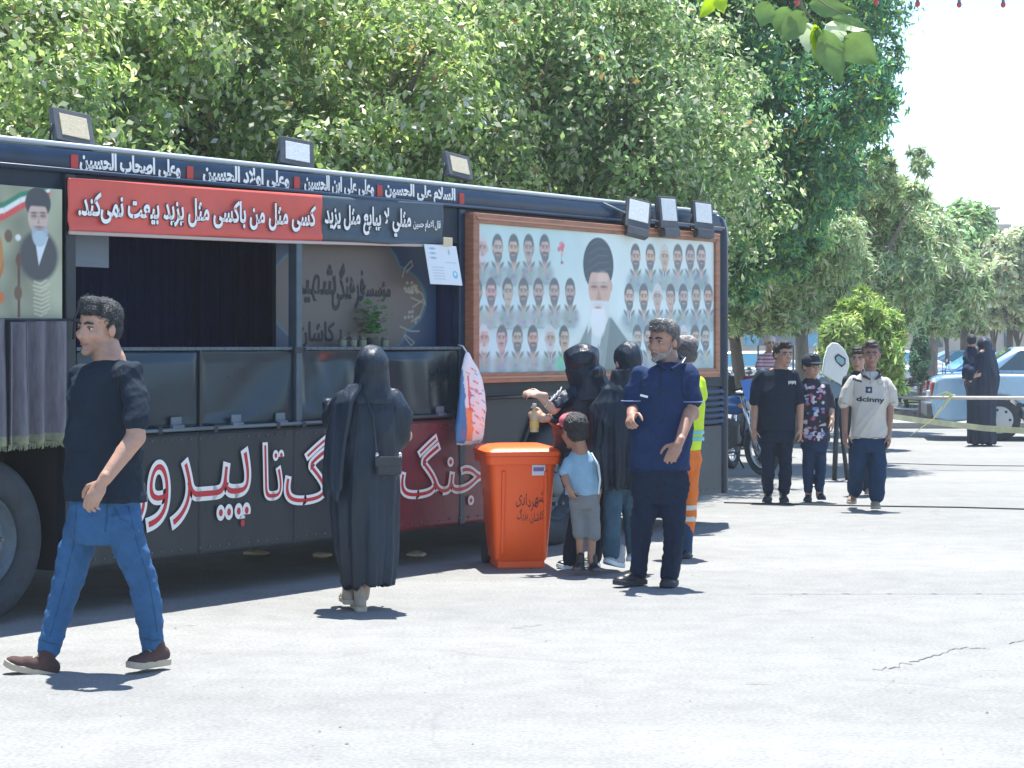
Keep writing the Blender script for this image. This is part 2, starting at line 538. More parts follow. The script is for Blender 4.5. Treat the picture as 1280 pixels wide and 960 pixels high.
# roof edge, rounded, with a curved corner down the rear end
prof = [(.06,ZR),(-.005,ZR),(-.02,ZR+.02),(-.02,ZR+.105),(-.005,ZR+.135),(.03,ZT-.012),(.10,ZT+.008),(.25,ZT+.02),(.25,ZT-.03),(.06,ZT-.05)]
m = MB(); m.extr(prof, u_l, u_end-.10, 0, MX); m.build('roof_edge', M['navy_trim'], BUS, True, 40, fixn=True)
m = MB(); m.box(u_l, u_end-.05, .24, 2.45, ZT-.02, ZT+.025); m.build('roof', M['black_paint'], BUS, bevel=.02)
m = MB(); m.tube([(u_l,-.035,ZR+.012),(u_end-.12,-.035,ZR+.012)], .014, 8); m.build('rain_rail', M['chrome_dull'] if 'chrome_dull' in M else M['navy_trim'], BUS, True)
m = MB(); m.tube([(u_l,.02,ZT+.005),(u_end-.12,.02,ZT+.005)], .016, 8); m.build('roof_highlight', mat('pale_highlight', (.42,.47,.52), .5), BUS, True)  # pale tube along the roof edge, standing in for its sunlit highlight
m = MB()
pts = [(u_end-.12,.03,ZT-.06),(u_end-.05,.03,ZT-.085),(u_end-.01,.03,ZT-.15),(u_end,.03,ZT-.26),(u_end,.03,ZB)]
m.tube(pts, .055, 12); m.build('corner_post', M['navy_trim'], BUS, True)
m = MB(); m.tube([(p[0]+.035,p[1]-.03,p[2]+.02) for p in pts], .012, 8); m.build('corner_trim', mat('dull_alloy', (.35,.4,.45), .4, .6), BUS, True)
# walls, floor and far side
m = MB(); m.box(u_l, u_end, 2.42, 2.48, ZB, ZT); m.build('far_wall', M['black_paint'], BUS)
m = MB(); m.box(u_end-.06, u_end-.01, .04, 2.42, ZB, ZT-.12); m.build('end_wall', M['black_paint'], BUS)
m = MB(); m.box(u_l, u_end-.07, .05, 2.41, 1.0, 1.04); m.build('floor_deck', M['under'], BUS)
m = MB(); m.box(u_l, u_end-.3, .5, .62, .5, .98); m.box(u_l, u_end-.3, 1.7, 1.82, .5, .98)
for k in range(9): m.box(-2+k*1.3, -1.92+k*1.3, .62, 1.7, .55, .9)
m.box(1.6,2.9,.35,1.0,.3,.8); m.box(3.6,4.6,.9,1.6,.32,.85)
m.build('chassis', M['chassis'], BUS)
m = MB(); m.box(u_l, u_l+.06, 0, 2.42, 1.0, ZT); m.build('partition', M['interior'], BUS)
m = MB(); m.box(u_brd0-.02, u_brd0+.03, .03, 2.41, 1.04, ZT-.03); m.build('partition', M['interior'], BUS)
m = MB(); m.box(u_col0+.0, u_brd0-.03, 2.0, 2.03, 1.04, ZT-.03); m.build('inner_wall', M['interior'], BUS)
m = MB(); m.box(u_col1+.02, u_brd0-.03, .06, 2.0, ZT-.07, ZT-.045); m.build('inner_ceiling', M['interior'], BUS)
m = MB(); m.box(u_col0-.02, u_col0+.03, .06, 2.0, 1.05, ZT-.08); m.build('partition', M['interior'], BUS)
# near side, left to right
m = MB(); m.box(u_l, u_col0, 0, .04, 1.0, ZR); m.build('side_panel', M['black_paint'], BUS)
m = MB(); m.box(u_col0, u_col1, -.03, .05, ZB, ZR); m.build('door_pillar', M['black_metal'], BUS, bevel=.01)
m = MB(); m.box(u_col1+.003, u_op1, .0, .05, 2.30, ZR-.003); m.build('hatch_header', M['black_paint'], BUS)
m = MB(); m.box(u_op1, u_brd0, -.02, .05, ZB, ZR); m.build('hatch_pillar', M['navy_trim'], BUS, bevel=.008)
m = MB(); m.box(u_brd0+.003, u_end-.04, 0, .04, 1.2, ZR-.003); m.build('side_panel', M['black_paint'], BUS)
# folded-down hatch sheets with dents
def sheet(name, u0, u1, z0, z1, yo, m, seed, amp=.012, nu=60, nz=28, wav=3.0):
    X, Z = np.meshgrid(np.linspace(u0, u1, nu), np.linspace(z0, z1, nz))
    co = np.stack([X.ravel(), Z.ravel(), 0*X.ravel()], 1)
    edge = np.minimum(np.minimum((X-u0), (u1-X)), np.minimum(Z-z0, z1-Z)).ravel()
    y = yo + .85*fold(co, amp, wav, seed, ridge=False)*np.clip(edge/.07, 0, 1)
    V = np.stack([X.ravel(), y, Z.ravel()], 1)
    i = np.arange((nz-1)*(nu-1)); r = i//(nu-1); c_ = i % (nu-1); a = r*nu+c_
    me = npmesh(name, V, np.stack([a, a+1, a+nu+1, a+nu], 1), m, True)
    o = link(name, me, BUS)
    s_ = o.modifiers.new('s', 'SOLIDIFY'); s_.thickness = .02; s_.offset = -1
    return o
u_m = bu(368); u_a = bu(247)
sheet('hatch_sheet', u_col1+.02, u_a-.008, ZH+.01, ZS, -.015, M['dark_sheet'], 3, .03)
sheet('hatch_sheet', u_a+.008, u_m-.03, ZH+.01, ZS, -.015, M['dark_sheet'], 4, .03)
sheet('hatch_sheet', u_m+.03, u_op1-.01, ZH+.01, ZS, -.015, M['dark_sheet'], 9, .045, 90, 34, 5)
m = MB(); m.box(u_a-.012, u_a+.012, -.03, .03, ZH, ZS); m.build('sheet_strap', M['black_metal'], BUS)
m = MB(); m.box(u_m-.028, u_m+.028, -.045, .03, ZH-.02, 2.29); m.build('hatch_post', mat('post_steel', (.06,.09,.12), .4, .3, .2, 8), BUS, bevel=.006)
m = MB(); m.box(u_m-.055, u_m+.055, -.05, -.02, ZS-.02, ZS+.02); m.sph((u_m-.05,-.05,ZS),.014); m.sph((u_m+.05,-.05,ZS),.014); m.build('post_clamp', M['black_metal'], BUS)
m = MB(); m.box(u_col1, u_op1, -.035, .05, ZS, ZS+.022); m.build('hatch_ledge', mat('ledge_steel', (.07,.10,.125), .4, .3, .2, 8), BUS, bevel=.004)
m = MB(); m.tube([(u_col1+.02,-.045,ZH-.01),(u_op1,-.045,ZH+.005)], .013, 8)
m.build('rod', M['dull'] if 'dull' in M else mat('rod_steel', (.12,.16,.19), .35, .6), BUS, True)
for px in (192, 262, 340, 372, 470, 560):
    m = MB(); m.box(bu(px)-.018, bu(px)+.018, -.06, -.02, ZH-.03, ZH+.015); m.build('rod_clip', M['black_metal'], BUS, bevel=.004)
# skirt, painted black with one dark red length
u_s0, u_r0, u_r1, u_s1 = bu(80), bu(497), bu(603), bu(640)
sheet('skirt', u_s0, u_a, ZB, ZH-.03, -.01, M['skirt_paint'], 12, .008)
sheet('skirt', u_a+.004, u_m-.02, ZB, ZH-.03, -.01, M['skirt_paint'], 13, .008)
sheet('skirt', u_m-.016, u_r0, ZB, ZH-.03, -.01, M['skirt_paint'], 14, .008)
sheet('skirt', u_r0+.003, u_r1, ZB, ZH-.03, -.01, M['skirt_red'], 15, .008)
# panel behind the bin with the rear wheel arch, then louvred end panel
ua0, ua1, ua2, ua3 = bu(640), bu(662), bu(738), bu(765)
m = MB()
m.extr([(u_r1+.003,1.2),(u_r1+.003,ZB),(ua0,ZB),(ua0,.62),(ua1,1.0),(ua2,1.0),(ua3,.62),(ua3,ZB),(bu(845),ZB),(bu(845),1.2)], -.01, .03)
m.build('wheel_panel', M['skirt_paint'], BUS)
m = MB(); m.tube([(ua0-.01,-.02,.62),(ua1,-.02,1.01),(ua2,-.02,1.01),(ua3+.01,-.02,.62)], .02, 6); m.build('arch_trim', M['black_metal'], BUS, True)
m = MB(); m.tube([(u_brd0+.1,-.03,1.17),(bu(672),-.05,1.18)], .014, 8); m.tube([(bu(655),-.05,1.175),(bu(668),-.07,1.18)], .022, 8); m.build('pipe', M['black_metal'], BUS, True)
m = MB(); m.box(bu(846), u_end-.055, 0, .03, ZB+.0, .86); m.build('end_panel', mat('end_grey', (.045,.058,.066), .6, 0, .25, 3, .15, 6), BUS, bevel=.005)
m = MB(); m.box(bu(846), u_end-.055, .02, .03, .87, 1.195); m.build('louvre_back', M['black_metal'], BUS)
for k in range(6):
    z = .885+k*.052
    m = MB(); m.extr([(-.03,z),(.015,z+.004),(.015,z+.034),(-.012,z+.03)], bu(846), u_end-.056, 0, MX); m.build('louvre', M['navy_trim'], BUS, fixn=True)
# wheel wells and wheels
m = MB(); m.box(u_l, u_s0, .7, .72, ZB, 1.0); m.box(u_s0-.01, u_s0+.02, .02, .72, ZB, 1.0); m.build('wheel_well', M['under'], BUS)
m = MB(); m.box(ua0, ua3, .6, .62, ZB, 1.0); m.build('wheel_well', M['under'], BUS)
def wheel(uc, R, front):
    w = MB()
    ring = [(-.0,.60),(-.035,.66),(-.045,.80),(-.035,.93),(-.01,.985),(.05,1.0),(.22,1.0),(.26,.95),(.26,.6)]
    sg = 48; vs = []; fs = []
    for (y, r) in ring:
        for k in range(sg):
            a = 2*math.pi*k/sg; vs.append((uc+R*r*math.cos(a), y+.06, R+R*r*math.sin(a)))
    for i in range(len(ring)-1):
        for k in range(sg): fs.append((i*sg+k, i*sg+(k+1)%sg, (i+1)*sg+(k+1)%sg, (i+1)*sg+k))
    w.add(vs, fs); wo = w.build('wheel', M['rubber'], BUS, True, 50, fixn=True)
    r_ = MB(); ring = [(.0,.60),(-.02,.565),(.01,.54),(.10,.50),(.13,.40),(.05,.33),(.04,.22),(-.02,.20),(-.045,.13),(-.045,.001)]
    if front: ring = [(.0,.60),(-.03,.56),(-.01,.53),(.02,.47),(-.01,.38),(-.015,.28),(-.05,.25),(-.085,.21),(-.09,.001)]
    vs = []; fs = []
    for (y, r) in ring:
        for k in range(sg):
            a = 2*math.pi*k/sg; vs.append((uc+R*r*math.cos(a), y+.06, R+R*r*math.sin(a)))
    for i in range(len(ring)-1):
        for k in range(sg): fs.append((i*sg+k, i*sg+(k+1)%sg, (i+1)*sg+(k+1)%sg, (i+1)*sg+k))
    r_.add(vs, fs); ro = r_.build('rim', M['rim'], wo, True, 40, fixn=True)
    nutm = None
    for k in range(10):
        a = 2*math.pi*k/10
        n_ = MB(); n_.tube([(0,.0,0),(0,-.035,0)], R*.032, 6)
        if nutm is None: nutm = n_.mesh('wheel_nut', M['lamp_grey'])
        o = link('wheel_nut', nutm, wo); o.location = (uc+R*.33*math.cos(a), .055, R+R*.33*math.sin(a))
    for k in range(8):
        pass
wheel(bu(-24, .02), .475, True)
wheel(bu(700, .02), .475, False)
for uc in (bu(-24), bu(700)):
    m = MB(); m.tube([(uc,.2,.475),(uc,2.2,.475)], .07); m.build('axle', M['chassis'], BUS)
for uc in (bu(-24), bu(700)):
    m = MB(); m.tube([(uc,2.08,.475),(uc,2.36,.475)], .475, 32); m.build('far_wheel', M['rubber'], BUS, True, 50)
# headlamp-like boxes and cable at the pillar
m = MB(); m.tube([(bu(84),-.05,1.60),(bu(80),-.09,1.72),(bu(84),-.12,1.84),(bu(92),-.12,1.86)], .008, 6); m.build('cable', M['black_metal'], BUS, True)

# ---- calligraphy band on the roof edge
def bmap(u0, u1, z0, z1, yo, dz=0.0, sl_=0.0):
    return lambda a, b_, dep: (u0+(u1-u0)*a, yo-dep, z0+(z1-z0)*b_+sl_*a)
def bfit(px0, px1, py0, py1, yo):
    """box from the photo's pixels (left, right, top, bottom at the middle)"""
    u0, u1 = bu(px0, yo), bu(px1, yo); pm = (px0+px1)/2
    return u0, u1, buz(pm, py1, yo)[1], buz(pm, py0, yo)[1]
for s_, x0, x1 in (('وعلی اصحاب الحسین',96,222),('وعلی اولاد الحسین',250,358),('وعلی علی ابن الحسین',377,464),('السلام علی الحسین',478,566)):
    lettering('lettering', s_, bmap(bu(x0), bu(x1), ZR+.006, ZR+.138, -.021), [(.045, M['white_ink'], .003)], BUS)
for x0 in (85, 230, 364, 468, 571):
    m = MB(); u0 = bu(x0); m.box(u0, u0+.055, -.026, -.0205, ZR+.03, ZR+.108)
    o = m.build('band_mark', M['red_band'], BUS)
# ---- large slogan on the skirt
big_layers = [(.021, M['white_ink'], .0025), (-.017, M['red_ink'], .004)]
for s_, x0, x1, y0, y1 in (('جنگ',500,601,546,632),('جنگ',356,470,548,640),('تا',329,352,556,622),('پیـرو',184,310,568,664),('زی',96,180,578,668)):
    b4 = bfit(x0, x1, y0, y1, -.02)
    lettering('slogan', s_, bmap(b4[0], b4[1], b4[2], b4[3], -.026), big_layers, BUS)

# ---- long banner over the hatch, red then slate
BAN = bempty('banner', bu(85,-.05), -.05, 2.22, 'long red and slate banner with white lettering over the open hatch', 'banner')
ob = bu(85,-.05)
def banz(px, top):
    y = (222+(255-222)*(px-85)/(553-85)) if top else (289+(306-289)*(px-85)/(553-85))
    return buz(px, y, -.05)[1]
zb0, zb1, zt0, zt1 = banz(85,0), banz(553,0), banz(85,1), banz(553,1)
def bansheet(name, pa, pb, m, parent):
    u0, u1 = bu(pa,-.05)-ob, bu(pb,-.05)-ob; U = bu(553,-.05)-ob
    nu, nz = 120, 16
    X, T = np.meshgrid(np.linspace(u0, u1, nu), np.linspace(0, 1, nz))
    Zb = zb0+(zb1-zb0)*X/U; Zt = zt0+(zt1-zt0)*X/U
    sag = -.012*np.sin(X*2.6)**2*(1-T)
    Z = Zb+(Zt-Zb)*T+sag-2.22
    y = .006*np.sin(X*4+T*3)+.004*np.sin(T*9+X*1.7)-.012*np.exp(-((T-.08)/.08)**2)
    V = np.stack([X.ravel(), y.ravel(), Z.ravel()], 1)
    i = np.arange((nz-1)*(nu-1)); r = i//(nu-1); c_ = i % (nu-1); a = r*nu+c_
    o = link(name, npmesh(name, V, np.stack([a, a+1, a+nu+1, a+nu], 1), m, True), parent)
    s2 = o.modifiers.new('s', 'SOLIDIFY'); s2.thickness = .006; s2.offset = 1
bansheet('red_cloth', 85, 401, M['banner_red'], BAN)
bansheet('slate_cloth', 401.3, 553, M['banner_slate'], BAN)
m = MB(); U = bu(553,-.05)-ob; m.tube([(0,-.008,zb0-2.22-.008),(U*.5,-.008,(zb0+zb1)/2-2.22-.018),(U,-.008,zb1-2.22-.008)], .011, 8); m.build('bottom_hem', M['banner_back'], BAN, True)
def banmap(px0, px1, f0, f1):
    u0, u1 = bu(px0,-.06)-ob, bu(px1,-.06)-ob; U = bu(553,-.05)-ob
    def f(a, b_, dep):
        u = u0+(u1-u0)*a; zb = zb0+(zb1-zb0)*u/U-2.22; zt = zt0+(zt1-zt0)*u/U-2.22
        return (u, -.02-dep, zb+(zt-zb)*(f0+(f1-f0)*b_))
    return f
ly = [(.06, M['black_ink'], .0), (.03, M['white_ink'], .003)]
lettering('lettering', 'کسی مثل من باکسی مثل یزید بیعت نمی‌کند.', banmap(96, 393, .16, .76), ly, BAN)
lettering('lettering', 'مثلي لا يبايع مثل يزيد', banmap(404, 512, .14, .82), ly, BAN)
lettering('lettering', 'قال الامام حسین', banmap(515, 549, .30, .58), [(.02, M['white_ink'], .003)], BAN)

# ---- portrait board in a wooden frame
rnd = random.Random(5)
uB0, uB1 = u_brd0, bu(896,-.06); zB0, zB1 = 1.285, 2.525
BRD = bempty('portrait_board', uB0, -.06, zB0, 'wide framed board printed with rows of small portraits round a large turbaned man', 'board')
fw = .075
wB, hB = uB1-uB0, zB1-zB0
for nm, pl in (('frame_rail', [(0,0),(wB,0),(wB-fw,fw),(fw,fw)]), ('frame_rail', [(0,hB),(fw,hB-fw),(wB-fw,hB-fw),(wB,hB)]),
               ('frame_stile', [(0,.001),(fw-.001,fw),(fw-.001,hB-fw),(0,hB-.001)]), ('frame_stile', [(wB,.001),(wB,hB-.001),(wB-fw+.001,hB-fw),(wB-fw+.001,fw)])):
    m = MB(); m.extr(pl, -.035, .055); m.build(nm, M['frame_wood'], BRD, bevel=.006, fixn=True)
for q in (0, 1):
    i0 = fw*.45
m = MB()
for pl in ([(i0,i0),(wB-i0,i0),(wB-i0-.012,i0+.012),(i0+.012,i0+.012)], [(i0,hB-i0),(i0+.012,hB-i0-.012),(wB-i0-.012,hB-i0-.012),(wB-i0,hB-i0)]):
    m.extr(pl, -.044, -.034)
m.build('frame_bead', mat('bead_wood', (.42,.22,.13), .45), BRD, fixn=True)
cw, ch = wB-2*fw, hB-2*fw
cv = Canvas(cw, ch, .0065, (.50,.70,.75))
cv.ell(cw*.46, ch*.55, cw*.3, ch*.9, (.66,.76,.74), soft=.5)
cv.ell(cw*.95, ch*.9, cw*.3, ch*.5, (.62,.70,.66), soft=.4)
cv.ell(cw*.1, ch*.95, cw*.3, ch*.4, (.46,.64,.62), soft=.4)
def cuv(px, py):
    u, z = buz(px, py, -.06); return u-uB0-fw, z-zB0-fw
def portrait(px, py, wpx, hpx, sd, beard=1, hair=1, cloth=None, tie=0, glass=0, yaw=None):
    rg = random.Random(sd)
    x, z = cuv(px, py); rx = abs(cuv(px+wpx/2, py)[0]-cuv(px-wpx/2, py)[0])/2*.98; rz = abs(cuv(px, py-hpx/2)[1]-cuv(px, py+hpx/2)[1])/2*.98
    sk = (.50+rg.uniform(-.06,.1), .33+rg.uniform(-.03,.06), .25+rg.uniform(-.02,.05))
    hc = rg.choice([(.05,.06,.075),(.07,.07,.075),(.045,.05,.06)]) if hair == 1 else (.55,.56,.56) if hair == 2 else (.2,.2,.2)
    cl = cloth or rg.choice([(.25,.29,.27),(.21,.27,.28),(.29,.33,.32),(.24,.30,.32),(.18,.23,.27)])
    yw = rg.uniform(-.15, .15)*rx if yaw is None else yaw*rx
    # shoulders fade into the pale ground
    cv.ell(x, z-rz*2.35, rx*2.15, rz*1.15, (.46,.58,.57), soft=rz*.7, op=.7)
    cv.ell(x, z-rz*2.0, rx*1.7, rz*.85, cl, soft=rz*.5, op=.85)
    for _ in range(7):
        cv.ell(x+rg.uniform(-1.4,1.4)*rx, z-rz*rg.uniform(1.5,2.4), rx*rg.uniform(.15,.4), rz*.16, tuple(c*rg.choice([.6,1.4]) for c in cl), soft=.012, op=.6)
    cv.poly([(x-rx*.55,z-rz*.7),(x-rx*.05,z-rz*1.95),(x+rx*.1,z-rz*1.95),(x+rx*.6,z-rz*.7)], (.62,.62,.6) if tie else sk)
    cv.ell(x-rx*.8, z-rz*1.25, rx*.5, rz*.14, tuple(c*.55 for c in cl), ang=-.7); cv.ell(x+rx*.8, z-rz*1.25, rx*.5, rz*.14, tuple(c*.55 for c in cl), ang=.7)
    if tie: cv.poly([(x-rx*.15,z-rz*1.2),(x-.0,z-rz*2),(x+rx*.2,z-rz*1.2)], (.05,.08,.16))
    cv.ell(x, z-rz*.95, rx*.5, rz*.35, tuple(c*.7 for c in sk))
    cv.ell(x-rx*.04, z+rz*.14, rx*1.06, rz*.98, hc)                       # hair
    cv.ell(x-rx*.95, z-rz*.02, rx*.16, rz*.2, sk); cv.ell(x+rx*.95, z-rz*.02, rx*.16, rz*.2, sk)
    cv.ell(x+yw, z-rz*.12, rx*.84, rz*.92, sk, zmax=z+rz*rg.uniform(.48,.62))       # face
    cv.ell(x+yw+rx*.3, z+rz*.2, rx*.35, rz*.3, tuple(min(1, c*1.3) for c in sk), soft=.02, op=.6)
    if beard:
        bc = tuple(c*1.3 for c in hc) if beard == 1 else (.6,.6,.6)
        cv.ell(x+yw, z-rz*.55, rx*.76, rz*.52, bc, soft=.012, op=.92, zmax=z-rz*.28)
        cv.ell(x+yw, z-rz*.5, rx*.34, rz*.09, (.45,.22,.19))
    else:
        cv.ell(x+yw, z-rz*.55, rx*.33, rz*.06, (.34,.15,.12))
    cv.ell(x+yw, z-rz*.36, rx*.4, rz*.07, tuple(c*.5 for c in hc) if beard or rg.random() < .6 else sk)
    for s_ in (-1, 1):
        cv.ell(x+yw+s_*rx*.38, z+rz*.20, rx*.30, rz*.055, (.06,.05,.05), ang=-s_*.12)
        cv.ell(x+yw+s_*rx*.36, z+rz*.05, rx*.22, rz*.075, (.16,.10,.08))
        if glass: cv.ell(x+yw+s_*rx*.38, z+rz*.05, rx*.34, rz*.17, (.1,.1,.1), op=.35)
    cv.poly([(x+yw-rx*.04,z+rz*.1),(x+yw-rx*.2,z-rz*.22),(x+yw+rx*.16,z-rz*.22)], tuple(c*.78 for c in sk), op=.8)
    # a scribbled name under each portrait
    z0 = z-rz*2.75; xx = x-rx*1.5; pts = []
    while xx < x+rx*1.5:
        pts.append((xx, z0+rg.uniform(-.012,.014))); xx += rg.uniform(.010,.022)
    for a_, b_ in zip(pts[:-1], pts[1:]):
        if rg.random() < .8: cv.line([a_, b_], .0035, (.12,.20,.22), .75)
sd = 0
def row(xs, py, hpx, w0, w1, opts={}):
    global sd
    for i, x in enumerate(xs):
        sd += 1
        f = (x-580)/310
        portrait(x, py, w0+(w1-w0)*f, hpx*(1-.13*f), sd*7+3, **opts.get(i, dict(beard=1 if sd % 7 else 0)))
row([601.5,620.5,640.7,659.5,679.3], 310.5, 34, 13.5, 10.5, {0: dict(hair=2, beard=2), 3: dict(beard=0), 2: dict(beard=1)})
row([594.5,612.5,633,653,671.5,691.5,711.3], 365, 34, 13.5, 10.5, {1: dict(glass=1), 2: dict(beard=0)})
row([603,626,645.5,664.5,686,703.5], 423.5, 33, 13.5, 10.5, {0: dict(hair=2, beard=2), 4: dict(hair=2, beard=2, tie=1), 5: dict(beard=0, cloth=(.10,.50,.34))})
row([793,811.7,829,846,861.3,875], 321.5, 34, 13.5, 11, {2: dict(hair=2, beard=0, tie=1), 0: dict(beard=1)})
row([785,803.3,820.5,837,852.6,868.8,884], 371.5, 35, 13, 11, {0: dict(tie=1), 2: dict(hair=2, beard=0)})
row([795,809,822,838,853,867.5,880], 422.5, 34, 12.5, 11, {4: dict(hair=2, beard=2)})
# flower
x, z = cuv(700, 312)
for k in range(9): cv.ell(x+rnd.uniform(-.035,.03), z+rnd.uniform(-.04,.05), .02, .02, rnd.choice([(.62,.10,.14),(.72,.22,.26),(.75,.42,.44)]))
cv.line([(x,z-.03),(x+.005,z-.1)], .004, (.1,.3,.2)); cv.ell(x+.01, z-.1, .02, .012, (.3,.08,.1))
cv.C = cv.C*.86+np.array((.50,.68,.72))*.14
# large central portrait
def ce(px, py, rpx, rpy, col, **k):
    x, z = cuv(px, py); rx = abs(cuv(px+rpx, py)[0]-cuv(px-rpx, py)[0])/2; rz = abs(cuv(px, py-rpy)[1]-cuv(px, py+rpy)[1])/2
    if 'pzmax' in k: k['zmax'] = cuv(px, k.pop('pzmax'))[1]
    if 'pzmin' in k: k['zmin'] = cuv(px, k.pop('pzmin'))[1]
    cv.ell(x, z, rx, rz, col, **k)
def cp_(pts, col, **k): cv.poly([cuv(*p) for p in pts], col, **k)
ce(757, 470, 44, 72, (.50,.60,.58), soft=.12)
cp_([(738,408),(722,436),(720,478),(800,478),(780,424),(760,396)], (.25,.32,.32), soft=.02)
cp_([(762,396),(752,478),(804,478),(786,430)], (.17,.23,.24), soft=.015)
cp_([(733,406),(718,440),(716,478),(731,478)], (.21,.28,.28), soft=.015)
cp_([(738,410),(736,478),(740,478),(747,440),(753,406)], (.58,.66,.66), soft=.01)
cp_([(746,430),(737,478),(739,478),(752,440)], (.30,.38,.38), soft=.01)
ce(746.5, 331, 19, 34, (.045,.07,.095))
for k in range(5): 
    x0, z0 = cuv(730+k*2, 350-k*11); x1, z1 = cuv(762-k*1.5, 336-k*8); cv.line([(x0,z0),((x0+x1)/2,(z0+z1)/2+.03),(x1,z1)], .004, (.10,.14,.17), .7)
ce(761.5, 358, 2.2, 7, (.55,.36,.29))
ce(748, 360, 14, 27, (.60,.41,.33), pzmax=341)
ce(752, 348, 7, 8, (.72,.55,.45), soft=.03, op=.7)
ce(747.5, 388, 12.5, 24, (.66,.70,.70), soft=.02, pzmax=376)
ce(746.5, 400, 9.5, 22, (.74,.78,.79), soft=.03)
ce(746, 381, 7, 2.6, (.62,.64,.64)); ce(746, 384.5, 4.5, 1.4, (.55,.25,.22))
for q in (-1, 1):
    ce(747+q*6, 353.5, 4.6, 1.1, (.35,.34,.33)); ce(747+q*6, 358.5, 3.6, 1.4, (.14,.10,.09)); ce(747+q*6.3, 359.5, 5.5, 4.6, (.25,.17,.14), op=.28)
cp_([(746.5,356),(744,374),(750,374)], (.50,.31,.25)); ce(747, 373.5, 3.4, 1.8, (.48,.29,.23))
cv.noise(.05, 5, 3)
me = cv.mesh('print_sheet', M['print'], lambda X, Z: np.stack([X+fw, .0*X-.012, Z+fw], 1))
link('print_sheet', me, BRD)
m = MB(); m.box(fw-.01, wB-fw+.01, -.005, .05, fw-.01, hB-fw+.01); m.build('backing', M['black_metal'], BRD)

# ---- left poster
uP0, uP1 = bu(-60,-.03), bu(77,-.03); zP0, zP1 = 1.70, 2.455
PST = bempty('poster', uP0, -.03, zP0, 'olive poster with a turbaned bearded man and a waving tricolour, beside the hatch', 'poster')
cv = Canvas(uP1-uP0, zP1-zP0, .0055, (.30,.32,.22))
cv.noise(.5, 6, 8)
def cuv(px, py):
    u, z = buz(px, py, -.03); return u-uP0, z-zP0
for off, col in ((0,(.02,.22,.12)),(7,(.75,.78,.76)),(14,(.62,.08,.07))):
    for x0, y0, x1, y1 in ((-60,250,-20,258),(-20,258,5,252),(5,252,25,240),(25,240,62,232)):
        h_ = 1 if x1 < 30 else .55
        cp_([(x0,y0+off),(x1,y1+off*(h_)),(x1,y1+off*h_+9*h_),(x0,y0+off+9)], col, soft=.01)
ce(48, 320, 24, 32, (.06,.065,.07), soft=.03)
cp_([(42,290),(48,332),(60,296)], (.62,.70,.74), soft=.008)
ce(47, 254, 16, 20, (.05,.055,.06))
ce(47, 272, 12.5, 20, (.55,.42,.35), pzmax=258)
ce(49, 291, 10, 17, (.35,.42,.46), soft=.012, pzmax=284); ce(49, 298, 8, 10, (.38,.50,.56), soft=.01)
ce(48.5, 284, 6, 1.6, (.2,.18,.17)); ce(48.5,287,4,1.3,(.45,.2,.17))
for q in (-1, 1):
    ce(47.5+q*5.5, 266, 3.6, 1.1, (.06,.05,.05)); ce(47.5+q*5.5, 270, 2.8, 1.2, (.1,.07,.06)); ce(47.5+q*5.8, 270.5, 4.6, 4, (.15,.12,.1), op=.3)
cp_([(47.5,268),(45.5,280),(50,280)], (.44,.31,.25))
ce(-12, 330, 16, 24, (.42,.10,.04), soft=.01); ce(0, 318, 3, 22, (.45,.22,.05)); ce(10, 295, 5, 8, (.16,.09,.06)); ce(22,297,3.5,4,(.7,.7,.68)); ce(0,372,5,7,(.5,.15,.04))
x0, z0 = cuv(23, 318); x1, z1 = cuv(23, 395); cv.line([(x0,z0),(x1,z1)], .009, (.10,.05,.035)); ce(23,325,4,8,(.12,.06,.04)); ce(22,366,5,9,(.14,.08,.05))
for k in range(9):
    x0, z0 = cuv(42+rnd.uniform(-1,1), 352+k*5); x1, z1 = cuv(60+rnd.uniform(-3,2), 350+k*5); cv.line([(x0,z0),((x0+x1)/2,z0-.012),(x1,z1)], .004, (.6,.58,.42), .8)
link('poster_sheet', cv.mesh('poster_sheet', M['print'], lambda X, Z: np.stack([X, 0*X-.004, Z], 1)), PST)
m = MB(); m.box(0, uP1-uP0, -.001, .025, 0, zP1-zP0); m.build('backing', M['black_metal'], PST)

# ---- three fringed cloths hung below the poster
def cloth(px0, px1, pyt, pyb, seed, label, nf, yb=-.10):
    u0, u1 = bu(px0, yb), bu(px1, yb); zt, zb = buz(px0, pyt, yb)[1], buz(px0, pyb, yb)[1]
    c0 = bempty('hanging_cloth', (u0+u1)/2, yb, zb, label, 'cloth', 'striped cloths hung along the side of the bus')
    w = u1-u0; nu, nz = 60, 40
    X, Zz = np.meshgrid(np.linspace(-w/2, w/2, nu), np.linspace(0, zt-zb, nz))
    f = 1-.25*Zz/(zt-zb)
    y = (.042*np.sin((X/w)*2*math.pi*nf+seed)+.014*np.sin(X*23+seed*2+Zz*1.5))*f
    V = np.stack([(X*(1+.03*np.sin(Zz*5+seed))).ravel(), y.ravel(), Zz.ravel()], 1)
    i = np.arange((nz-1)*(nu-1)); r = i//(nu-1); c_ = i % (nu-1); a = r*nu+c_
    mi = (r < 3).astype(int)
    o = link('fabric', npmesh('fabric', V, np.stack([a, a+1, a+nu+1, a+nu], 1), [M['stripe_cloth'], M['fringe']], True, mi), c0)
    s2 = o.modifiers.new('s', 'SOLIDIFY'); s2.thickness = .008
    m = MB()
    for k in range(46):
        x = -w/2+w*k/45; yy = .028*math.sin((x/w)*2*math.pi*nf+seed)+.014*math.sin(x*23+seed*2)
        m.tube([(x,yy,.005),(x+rnd.uniform(-.006,.006),yy+rnd.uniform(-.005,.005),-rnd.uniform(.015,.032))], .003, 4)
    m.build('fringe', M['fringe'], c0)
M['stripe_cloth'] = mat('stripe_cloth', (.10,.10,.125), .95, 0, .4, 5, .3, 60, col2=(.20,.195,.225), stretch=(10,3,1))
